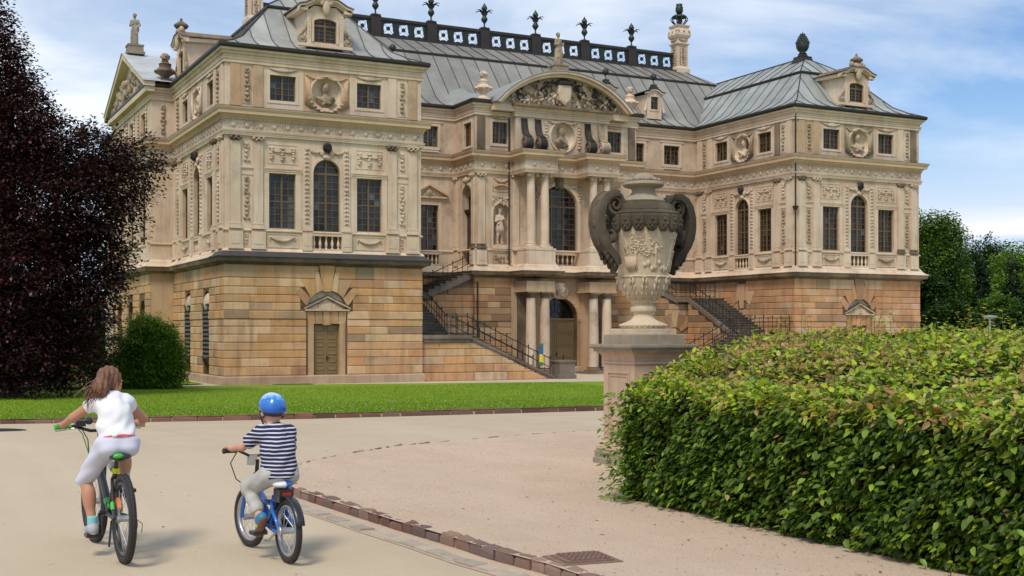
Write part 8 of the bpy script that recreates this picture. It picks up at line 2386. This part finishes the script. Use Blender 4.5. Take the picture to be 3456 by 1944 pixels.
for s in (-1, 1): b.tube([(0.97 + 0.06 * s * 0.16, s * 0.06, 0.297), (0.90, s * 0.055, 0.50), (0.85, s * 0.05, 0.60)], 0.016, 8)
b.tube([(0.845, -0.06, 0.60), (0.845, 0.06, 0.60)], 0.02, 8); b.tube([HT1, HT1 + Vector((-0.02, 0, 0.10))], 0.018, 8)
b.build('fork', 'black_paint', gb, local=True)
b = MB(); b.tube([STP, (0.215, 0, 0.68)], 0.014, 8); b.build('seat_post', 'black_paint', gb, local=True)
b = MB(); b.tube([STP - Vector((-0.004, 0, 0.005)), STP + Vector((-0.008, 0, 0.03))], 0.026, 10); b.build('seat_clamp', 'lime_plastic', gb, local=True)
SAD = [('e', (0.12, 0.0, 0.70), (0.085, 0.075, 0.028), 0.03), ('e', (0.25, 0, 0.70), (0.14, 0.032, 0.024), 0.04)]
sd_ = sdf_obj('saddle', SAD, (-0.05, -0.12, 0.62), (0.45, 0.12, 0.76), 0.010, 'black_paint', gb)
sdf_obj('saddle_trim', [('e', (0.052, 0.025, 0.711), (0.022, 0.036, 0.019), 0.01)], (-0.05, -0.10, 0.66), (0.12, 0.10, 0.75), 0.008, 'green_paint', sd_)
b = MB(); b.tube([(0.76, 0.295, 0.865), (0.775, 0.18, 0.868), (0.80, 0.06, 0.83), (0.80, -0.06, 0.83), (0.775, -0.18, 0.868), (0.76, -0.295, 0.865)], 0.012, 8); b.tube([(0.77, 0, 0.82), (0.80, 0, 0.835)], 0.022, 8)
hb = b.build('handlebar', 'black_paint', gb, local=True)
for s in (-1, 1):
    b = MB(); b.tube([(0.757, s * 0.30, 0.865), (0.771, s * 0.20, 0.867)], 0.017, 8); b.tube([(0.754, s * 0.315, 0.865), (0.757, s * 0.298, 0.865)], 0.020, 8); b.build('grip', 'green_paint', hb, local=True)
    b = MB(); b.tube([(0.79, s * 0.15, 0.855), (0.82, s * 0.22, 0.845), (0.82, s * 0.30, 0.835)], 0.007, 6); b.build('brake_lever', 'alu', hb, local=True)
b = MB(); b.box(0.76, 0.10, 0.865, 0.83, 0.17, 0.905); b.ell((0.78, 0.075, 0.905), (0.03, 0.03, 0.03), 10, 6); b.build('bell', 'black_paint', hb, local=True)
b = MB(); b.tube([(0.80, 0.15, 0.85), (0.88, 0.10, 0.80), (0.87, 0.06, 0.66), (0.72, 0.035, 0.58)], 0.004, 5); b.build('brake_cable', 'green_paint', hb, local=True)
b = MB(); b.tube([(0.82, 0.12, 0.85), (0.90, 0.06, 0.76), (0.90, 0.05, 0.62)], 0.004, 5); b.build('brake_cable', 'black_paint', hb, local=True)
crank(gb, (0.42, 0, 0.285), 0.15, R(-112), 0.075, 0.085)
b = MB(); b.tube([(0.0, -0.075, 0.285), (0.03, -0.085, 0.24), (0.05, -0.08, 0.19)], 0.014, 6); b.ell((0.05, -0.08, 0.18), (0.03, 0.012, 0.03), 8, 5); b.tube([(0, -0.07, 0.297), (-0.05, -0.11, 0.26), (-0.03, -0.11, 0.20)], 0.003, 4); b.build('derailleur', 'black_paint', gb, local=True)
b = MB(); b.tube([(0.05, 0.07, 0.28), (-0.02, 0.10, 0.12)], 0.008, 6); b.build('kickstand', 'black_paint', gb, local=True)

# ---- girl
girl = empty('person', (-12.40, -47.39, gz(-47.4) + 0.004), 'child with a brown ponytail, white t-shirt and pale cycling shorts riding', 'person', rot=(0, 0, GB))
SL, SR = Vector((0.40, 0.095, 1.06)), Vector((0.40, -0.095, 1.06))
EL, ER = Vector((0.555, 0.225, 0.945)), Vector((0.50, -0.245, 0.925))
WL, WR = Vector((0.715, 0.265, 0.885)), Vector((0.69, -0.275, 0.875))
HL, HR = Vector((0.20, 0.068, 0.775)), Vector((0.20, -0.068, 0.775))
KL, KR = Vector((0.43, 0.165, 0.53)), Vector((0.53, -0.115, 0.73))
AL, AR = Vector((0.345, 0.135, 0.225)), Vector((0.45, -0.105, 0.495))
t_ = lambda v: (v.x, v.y, v.z)
def hand(w, g, s):
    """palm on the grip, four fingers closed over it and a thumb on the inner side"""
    P = [('c', t_(w), t_(g + Vector((-0.02, 0, 0.012))), 0.019, 0.022, 0.02), ('e', t_(g + Vector((-0.012, 0, 0.018))), (0.028, 0.036, 0.017), 0.015)]
    for k in range(4):
        y = (0.030 - 0.020 * k) * s; ln = (0.9, 1.05, 1.0, 0.85)[k]
        a = g + Vector((0.004, y, 0.020)); b_ = g + Vector((0.026 * ln, y, 0.006)); c_ = g + Vector((0.018 * ln, y, -0.018))
        P += [('c', t_(a), t_(b_), 0.0095, 0.009, 0.006), ('c', t_(b_), t_(c_), 0.009, 0.008, 0.006)]
    P += [('c', t_(g + Vector((-0.015, -0.03 * s, 0.012))), t_(g + Vector((0.005, -0.042 * s, -0.008))), 0.011, 0.009, 0.008)]
    return P
GL, GR = Vector((0.762, 0.262, 0.868)), Vector((0.762, -0.262, 0.868))
NB, HC = Vector((0.435, 0.0, 1.12)), Vector((0.475, -0.005, 1.20))
body = [('e', (0.20, 0, 0.79), (0.095, 0.115, 0.09), 0.03), ('c', (0.22, 0, 0.82), (0.35, 0, 1.0), 0.088, 0.086, 0.04), ('c', t_(SL), t_(SR), 0.045, 0.045, 0.04),
        ('c', t_(NB - Vector((0.03, 0, 0.05))), t_(HC - Vector((0.01, 0, 0.03))), 0.042, 0.038, 0.02),
        ('c', t_(SL), t_(EL), 0.040, 0.033, 0.02), ('c', t_(EL), t_(WL), 0.032, 0.021, 0.01), ('c', t_(SR), t_(ER), 0.040, 0.033, 0.02), ('c', t_(ER), t_(WR), 0.032, 0.021, 0.01),
        ('c', t_(HL), t_(KL), 0.070, 0.047, 0.03), ('c', t_(KL), t_(AL), 0.044, 0.028, 0.015), ('e', (0.38, 0.148, 0.41), (0.045, 0.042, 0.085), 0.03),
        ('c', t_(HR), t_(KR), 0.080, 0.052, 0.03), ('c', t_(KR), t_(AR), 0.048, 0.030, 0.015), ('e', (0.47, -0.112, 0.62), (0.045, 0.042, 0.07), 0.03)]
body += hand(WL, GL, 1) + hand(WR, GR, -1)
hx = Vector((0.30, -0.93, -0.15)).normalized()       # the way the face looks: forward and to the right
body += [('e', t_(HC), (0.074, 0.070, 0.088), 0.02), ('e', t_(HC + hx * 0.03 + Vector((0, 0, -0.045))), (0.052, 0.052, 0.05), 0.03), ('e', t_(HC + hx * 0.085 + Vector((0, 0, -0.01))), (0.013, 0.013, 0.018), 0.015),
         ('e', t_(HC + hx * 0.076 + Vector((0.0, 0, -0.045))), (0.02, 0.02, 0.009), 0.012), ('e', t_(HC + hx * 0.070 + Vector((0.02, 0.018, 0.012))), (0.014, 0.014, 0.008), 0.012), ('e', t_(HC + hx * 0.070 + Vector((-0.02, -0.018, 0.012))), (0.014, 0.014, 0.008), 0.012),
         ('e', t_(HC + Vector((-0.066, -0.030, -0.012))), (0.010, 0.016, 0.024), 0.008)]
sdf_obj('body', body, (0.05, -0.36, 0.16), (0.86, 0.36, 1.34), 0.0105, 'skin', girl)
shirt = [('c', (0.195, 0, 0.80), (0.36, 0, 1.0), 0.124, 0.102, 0.04), ('e', (0.25, 0, 0.93), (0.10, 0.118, 0.16), 0.04), ('c', t_(SL + Vector((-0.01, -0.01, -0.01))), t_(SR + Vector((-0.01, 0.01, -0.01))), 0.062, 0.062, 0.05), ('e', (0.40, 0, 1.09), (0.055, 0.06, 0.04), 0.04),
         ('k', t_(SL), t_(SL.lerp(EL, 0.42)), 0.052, 0.047, 0.03), ('k', t_(SR), t_(SR.lerp(ER, 0.42)), 0.052, 0.047, 0.03),
         ('pl', (0.20, 0, 0.805), (-0.30, 0.0, -0.954))]
wr = lambda G: 0.0055 * np.sin(62 * G[..., 2] + 22 * G[..., 1] + 3 * np.sin(14 * G[..., 1])) * np.exp(-((G[..., 2] - 0.89) / 0.075) ** 2) + 0.004 * np.sin(44 * G[..., 2] - 30 * np.abs(G[..., 1])) + 0.0015 * np.sin(90 * G[..., 1] + 30 * G[..., 2])
sh = sdf_obj('t_shirt', shirt, (0.0, -0.27, 0.72), (0.60, 0.27, 1.20), 0.0095, 'white_cloth', girl, extra=wr)
sdf_obj('hem_band', [('c', (0.195, 0, 0.80), (0.36, 0, 1.0), 0.131, 0.108, 0.04), ('e', (0.25, 0, 0.93), (0.106, 0.124, 0.166), 0.04), ('pl', (0.20, 0, 0.802), (-0.30, 0.0, -0.954)), ('pl', (0.20, 0, 0.818), (0.30, 0.0, 0.954))], (0.0, -0.27, 0.72), (0.5, 0.27, 1.0), 0.008, 'coral_cloth', sh)
shorts = [('e', (0.19, 0, 0.79), (0.11, 0.125, 0.085), 0.03), ('e', (0.145, 0.055, 0.765), (0.078, 0.072, 0.078), 0.03), ('e', (0.145, -0.055, 0.765), (0.078, 0.072, 0.078), 0.03), ('k', t_(HL), t_(HL.lerp(KL, 1.12)), 0.082, 0.056, 0.04), ('k', t_(HR), t_(HR.lerp(KR, 1.05)), 0.082, 0.057, 0.04)]
sdf_obj('cycling_shorts', shorts, (-0.02, -0.27, 0.44), (0.66, 0.28, 0.94), 0.010, 'lilac_cloth', girl, extra=lambda G: 0.003 * np.sin(70 * G[..., 2] + 30 * G[..., 0]))
for s, A, n_ in ((1, AL, 'l'), (-1, AR, 'r')):
    sdf_obj('sock', [('k', t_(A + Vector((0.0, 0, -0.03))), t_(A + Vector((0.005, 0.0, 0.055))), 0.034, 0.036, 0.01)], t_(A - Vector((0.08, 0.08, 0.1))), t_(A + Vector((0.08, 0.08, 0.1))), 0.008, 'turquoise_cloth', girl)
    sdf_obj('shoe', [('c', t_(A + Vector((-0.03, 0, -0.035))), t_(A + Vector((0.11, 0.01 * s, -0.055))), 0.036, 0.030, 0.02), ('e', t_(A + Vector((0.0, 0, -0.02))), (0.048, 0.036, 0.036), 0.02), ('pl', t_(A + Vector((0, 0, -0.075))), (0, 0, -1))],
            t_(A + Vector((-0.10, -0.08, -0.11))), t_(A + Vector((0.18, 0.08, 0.05))), 0.008, ['shoe_grey', 'white_paint'], girl, mat_fn=lambda C, z=A.z: (C[:, 2] < z - 0.058).astype(int))
hair = [('e', t_(HC + Vector((-0.012, 0.008, 0.022))), (0.086, 0.081, 0.082), 0.02), ('e', t_(HC + Vector((-0.045, 0.02, -0.01))), (0.052, 0.06, 0.068), 0.03), ('e', t_(HC + Vector((-0.075, 0.045, 0.045))), (0.035, 0.035, 0.035), 0.02),
        ('c', t_(HC + Vector((-0.085, 0.055, 0.045))), t_(HC + Vector((-0.115, 0.085, -0.045))), 0.040, 0.052, 0.02), ('c', t_(HC + Vector((-0.115, 0.085, -0.045))), t_(HC + Vector((-0.10, 0.10, -0.13))), 0.052, 0.024, 0.02),
        ('c', t_(HC + Vector((-0.11, 0.10, -0.03))), t_(HC + Vector((-0.09, 0.175, -0.085))), 0.026, 0.004, 0.015), ('c', t_(HC + Vector((-0.12, 0.07, -0.05))), t_(HC + Vector((-0.13, 0.055, -0.15))), 0.03, 0.007, 0.012),
        ('-e', t_(HC + hx * 0.105 + Vector((0.02, 0, -0.05))), (0.075, 0.062, 0.095), 0.012)]
sdf_obj('hair', hair, t_(HC + Vector((-0.24, -0.16, -0.22))), t_(HC + Vector((0.16, 0.24, 0.16))), 0.0065, 'hair', girl, extra=lambda G: 0.0045 * np.sin(170 * G[..., 1] + 40 * G[..., 2]) + 0.004 * np.sin(120 * G[..., 0] - 70 * G[..., 1]))
st_ = MB()
for k in range(150):
    o = HC + Vector((-0.10 + rnd.gauss(0, 0.02), 0.08 + rnd.gauss(0, 0.03), -0.03 + rnd.gauss(0, 0.02))); e = o + Vector((rnd.gauss(-0.01, 0.02), rnd.gauss(0.04, 0.04), -0.085 + rnd.gauss(0, 0.035)))
    st_.tube([o, o.lerp(e, 0.5) + Vector((-0.012, 0.01, 0.012)), e], [0.004, 0.003, 0.0008], 4)
tag(st_.build('hair_strands', 'hair', girl, local=True), kind='stuff')

# ---- boy's bicycle
BB_ = math.atan2(0.72, -0.06)
bb = empty('bicycle', (-11.42, -47.88, gz(-47.9) + 0.004), 'small blue bicycle with silver rims ridden by the boy in stripes', 'bicycle', 'children\'s bicycles', rot=(0, 0, BB_))
wheel(bb, 0.0, 0.215, 0.042, 'alu', 0, 16); wheel(bb, 0.74, 0.215, 0.042, 'alu', R(8), 16)
b = MB(); c0 = Vector((0.34, 0, 0.215))
b.tube([c0, (0.50, 0, 0.33), (0.62, 0, 0.47)], [0.032, 0.034, 0.030], 10); b.tube([c0, (0.27, 0, 0.34), (0.235, 0, 0.42)], 0.024, 10)
b.tube([(0.26, 0, 0.37), (0.42, 0, 0.36), (0.60, 0, 0.45)], 0.020, 10)
for s in (-1, 1): b.tube([(c0.x - 0.02, s * 0.03, c0.z), (0.10, s * 0.055, 0.20), (0.0, s * 0.06, 0.215)], 0.013, 8); b.tube([(0.25, s * 0.02, 0.38), (0.17, s * 0.045, 0.33), (0.0, s * 0.06, 0.215)], 0.013, 8)
b.tube([(0.625, 0, 0.44), (0.60, 0, 0.54)], 0.026, 10)
b.build('frame', 'blue_paint', bb, local=True, smooth=True)
b = MB(); b.tube([(0.0, 0.07, 0.215), (0.0, 0.045, 0.215)], 0.018, 8); b.ell((0, 0.062, 0.215), (0.035, 0.012, 0.035), 10, 5); b.build('axle_plate', 'alu', bb, local=True)
b = MB()
for s in (-1, 1): b.tube([(0.74 + 0.06 * s * 0.25, s * 0.055, 0.215), (0.69, s * 0.055, 0.38), (0.645, s * 0.035, 0.45)], [0.013, 0.016, 0.018], 8)
b.tube([(0.64, -0.05, 0.45), (0.64, 0.05, 0.45)], 0.018, 8); b.build('fork', 'blue_paint', bb, local=True)
b = MB(); b.tube([(0.60, 0, 0.54), (0.585, 0, 0.64)], 0.015, 8); b.build('stem', 'black_paint', bb, local=True)
b = MB(); b.tube([(0.54, 0.25, 0.715), (0.56, 0.15, 0.712), (0.60, 0.05, 0.665), (0.60, -0.05, 0.665), (0.56, -0.15, 0.712), (0.54, -0.25, 0.715)], 0.0105, 8); bh = b.build('handlebar', 'black_paint', bb, local=True)
for s in (-1, 1):
    b = MB(); b.tube([(0.538, s * 0.255, 0.715), (0.552, s * 0.17, 0.713)], 0.016, 8); b.ell((0.536, s * 0.262, 0.715), (0.021, 0.012, 0.021), 9, 5); b.build('grip', 'rubber', bh, local=True)
b = MB(); b.box(0.585, 0.0, 0.60, 0.64, 0.06, 0.67); b.build('handlebar_pad', 'grey_cloth', bh, local=True)
b = MB(); b.tube([(0.56, 0.16, 0.70), (0.62, 0.185, 0.62), (0.66, 0.13, 0.50), (0.66, 0.05, 0.44)], 0.004, 5); b.build('brake_cable', 'rubber', bh, local=True)
bs = sdf_obj('saddle', [('e', (0.10, 0, 0.515), (0.065, 0.072, 0.026), 0.03), ('e', (0.20, 0, 0.515), (0.12, 0.030, 0.022), 0.04)], (-0.02, -0.11, 0.46), (0.36, 0.11, 0.56), 0.008, ['white_paint', 'blue_paint'], bb, mat_fn=lambda C: ((C[:, 1] < 0.0) & (C[:, 0] < 0.12)).astype(int))
b = MB(); b.tube([(0.235, 0, 0.42), (0.215, 0, 0.505)], 0.013, 8); b.build('seat_post', 'alu', bb, local=True)
b = MB(); b.box(0.03, -0.05, 0.40, 0.14, 0.05, 0.485); b.build('saddle_bag', 'black_paint', bb, local=True)
b = MB(); b.box(0.024, -0.03, 0.445, 0.0295, 0.03, 0.465); b.build('rear_reflector', 'red_plastic', bb, local=True)
for (x, a0, a1, n_) in ((0.0, R(30), R(165), 'mudguard'),):
    rings = []
    for k in range(19):
        a = a0 + (a1 - a0) * k / 18; rr_ = 0.237
        rings.append([(x + (rr_ - 0.010 * abs(q)) * math.cos(a), q * 0.032, 0.215 + (rr_ - 0.010 * abs(q)) * math.sin(a)) for q in (-1, -0.5, 0, 0.5, 1)] + [(x + (rr_ - 0.006 - 0.010 * abs(q)) * math.cos(a), q * 0.030, 0.215 + (rr_ - 0.006 - 0.010 * abs(q)) * math.sin(a)) for q in (1, 0, -1)])
    b = MB(); b.ring_loft(rings); b.build('mudguard', 'black_paint', bb, local=True, smooth=True)
b = MB(); b.box(0.0, -0.085, 0.205, 0.36, -0.06, 0.255); b.build('chain_guard', 'black_paint', bb, local=True)
crank(bb, (0.34, 0, 0.215), 0.105, R(200), 0.065, 0.06)
b = MB(); b.tube([(0.06, 0.065, 0.20), (0.15, 0.085, 0.13)], 0.008, 6); b.box(0.12, 0.075, 0.118, 0.20, 0.10, 0.132); b.build('kickstand', 'alu', bb, local=True)

# ---- boy
boy = empty('person', (-11.42, -47.88, gz(-47.9) + 0.004), 'child in a blue helmet, striped t-shirt and pale grey trousers riding', 'person', rot=(0, 0, BB_))
SL, SR = Vector((0.255, 0.092, 0.855)), Vector((0.255, -0.092, 0.855))
EL, ER = Vector((0.375, 0.185, 0.755)), Vector((0.38, -0.175, 0.755))
WL, WR = Vector((0.50, 0.215, 0.735)), Vector((0.505, -0.215, 0.735))
GL, GR = Vector((0.545, 0.212, 0.722)), Vector((0.545, -0.212, 0.722))
HL, HR = Vector((0.165, 0.062, 0.57)), Vector((0.165, -0.062, 0.57))
KL, KR = Vector((0.385, 0.135, 0.475)), Vector((0.40, -0.115, 0.52))
AL, AR = Vector((0.225, 0.115, 0.285)), Vector((0.42, -0.115, 0.315))
HC = Vector((0.305, 0.0, 0.995))
body = [('e', (0.17, 0, 0.60), (0.09, 0.11, 0.08), 0.03), ('c', (0.18, 0, 0.63), (0.235, 0, 0.80), 0.09, 0.10, 0.04), ('c', t_(SL), t_(SR), 0.05, 0.05, 0.04), ('c', (0.265, 0, 0.86), (0.295, 0, 0.96), 0.045, 0.043, 0.02),
        ('c', t_(SL), t_(EL), 0.037, 0.030, 0.02), ('c', t_(EL), t_(WL), 0.031, 0.021, 0.01), ('c', t_(SR), t_(ER), 0.037, 0.030, 0.02), ('c', t_(ER), t_(WR), 0.031, 0.021, 0.01),
        ('c', t_(HL), t_(KL), 0.066, 0.046, 0.03), ('c', t_(KL), t_(AL), 0.043, 0.029, 0.015), ('c', t_(HR), t_(KR), 0.066, 0.046, 0.03), ('c', t_(KR), t_(AR), 0.043, 0.029, 0.015),
        ('e', t_(HC), (0.080, 0.069, 0.088), 0.02), ('e', t_(HC + Vector((0.045, 0, -0.045))), (0.048, 0.05, 0.046), 0.03), ('e', t_(HC + Vector((0.092, 0, -0.01))), (0.013, 0.012, 0.016), 0.012), ('e', t_(HC + Vector((0.078, 0.028, 0.01))), (0.012, 0.014, 0.008), 0.012), ('e', t_(HC + Vector((0.078, -0.028, 0.01))), (0.012, 0.014, 0.008), 0.012), ('e', t_(HC + Vector((0.082, 0, -0.045))), (0.01, 0.022, 0.008), 0.01),
        ('e', t_(HC + Vector((-0.01, 0.072, -0.015))), (0.018, 0.010, 0.024), 0.008), ('e', t_(HC + Vector((-0.01, -0.072, -0.015))), (0.018, 0.010, 0.024), 0.008)]
body += hand(WL, GL, 1) + hand(WR, GR, -1)
sdf_obj('body', body, (0.04, -0.29, 0.22), (0.64, 0.29, 1.13), 0.010, 'skin_light', boy)
shirt = [('c', (0.16, 0, 0.56), (0.225, 0, 0.80), 0.118, 0.104, 0.04), ('e', (0.18, 0, 0.70), (0.105, 0.122, 0.15), 0.04), ('c', t_(SL + Vector((-0.012, -0.005, -0.012))), t_(SR + Vector((-0.012, 0.005, -0.012))), 0.060, 0.060, 0.04), ('e', (0.265, 0, 0.895), (0.05, 0.055, 0.03), 0.03),
         ('k', t_(SL), t_(SL.lerp(EL, 0.72)), 0.053, 0.050, 0.03), ('k', t_(SR), t_(SR.lerp(ER, 0.72)), 0.053, 0.050, 0.03), ('pl', (0.165, 0, 0.54), (-0.15, 0, -0.98))]
sdf_obj('t_shirt', shirt, (0.0, -0.29, 0.50), (0.46, 0.29, 0.97), 0.0088, 'striped', boy, extra=lambda G: 0.010 * np.sin(34 * G[..., 2] + 20 * G[..., 1] + 2 * np.sin(18 * G[..., 1])) * np.exp(-((G[..., 2] - 0.66) / 0.09) ** 2) + 0.004 * np.sin(45 * G[..., 1] + 20 * G[..., 2]))
trs = [('e', (0.165, 0, 0.585), (0.108, 0.125, 0.075), 0.03), ('c', t_(HL), t_(KL), 0.078, 0.058, 0.03), ('k', t_(KL), t_(KL.lerp(AL, 0.86)), 0.056, 0.046, 0.02), ('c', t_(HR), t_(KR), 0.078, 0.058, 0.03), ('k', t_(KR), t_(KR.lerp(AR, 0.86)), 0.056, 0.046, 0.02)]
sdf_obj('trousers', trs, (0.0, -0.24, 0.24), (0.52, 0.25, 0.70), 0.009, 'grey_cloth', boy, extra=lambda G: 0.0035 * np.sin(60 * G[..., 2] + 50 * G[..., 0] + 20 * G[..., 1]))
for s, A, pitch in ((1, AL, R(52)), (-1, AR, R(5))):
    rot = Matrix.Translation(A) @ Matrix.Rotation(pitch, 4, 'Y')
    sdf_obj('shoe', [('c', (-0.03, 0, -0.035), (0.10, 0, -0.055), 0.036, 0.030, 0.02), ('e', (0, 0, -0.018), (0.046, 0.037, 0.038), 0.02), ('pl', (0, 0, -0.078), (0, 0, -1))], (-0.10, -0.08, -0.11), (0.17, 0.08, 0.05), 0.008, ['shoe_blue', 'lime_plastic', 'sole_brown'], boy,
            mat_fn=lambda C: np.where(C[:, 2] < -0.058, 2, np.where((C[:, 2] > -0.005) | (np.abs(C[:, 0] - 0.03) < 0.012), 1, 0)), xf=rot)
hm = [('e', t_(HC + Vector((-0.005, 0, 0.042))), (0.112, 0.089, 0.090), 0.02), ('e', t_(HC + Vector((-0.05, 0, 0.012))), (0.068, 0.082, 0.056), 0.03), ('pl', t_(HC + Vector((0, 0, 0.005))), (0.12, 0, -0.99))]
for (x, y, z) in ((-0.03, 0.03, 0.128), (-0.03, -0.03, 0.128), (-0.08, 0.0, 0.105), (-0.07, 0.055, 0.09), (-0.07, -0.055, 0.09), (0.03, 0.026, 0.13), (0.03, -0.026, 0.13)):
    hm.insert(-1, ('-e', t_(HC + Vector((x, y, z))), (0.022, 0.011, 0.020), 0.005))
hl = sdf_obj('helmet', hm, t_(HC + Vector((-0.18, -0.15, -0.06))), t_(HC + Vector((0.18, 0.15, 0.18))), 0.0065, 'helmet', boy)
sdf_obj('helmet_lining', [('e', t_(HC + Vector((-0.005, 0, 0.032))), (0.098, 0.080, 0.080), 0.02), ('e', t_(HC + Vector((-0.05, 0, -0.005))), (0.055, 0.07, 0.045), 0.03), ('pl', t_(HC + Vector((0, 0, -0.015))), (0.2, 0, -0.98))], t_(HC + Vector((-0.18, -0.15, -0.09))), t_(HC + Vector((0.18, 0.15, 0.15))), 0.009, 'black_paint', hl)
b = MB()
for s in (-1, 1): b.tube([HC + Vector((0.02, s * 0.076, 0.02)), HC + Vector((0.015, s * 0.074, -0.04)), HC + Vector((0.03, s * 0.045, -0.095)), HC + Vector((0.035, 0, -0.105))], 0.006, 5); b.tube([HC + Vector((-0.07, s * 0.05, 0.0)), HC + Vector((-0.03, s * 0.074, -0.035)), HC + Vector((0.015, s * 0.074, -0.045))], 0.006, 5)
b.build('chin_strap', 'navy_band', hl, local=True)
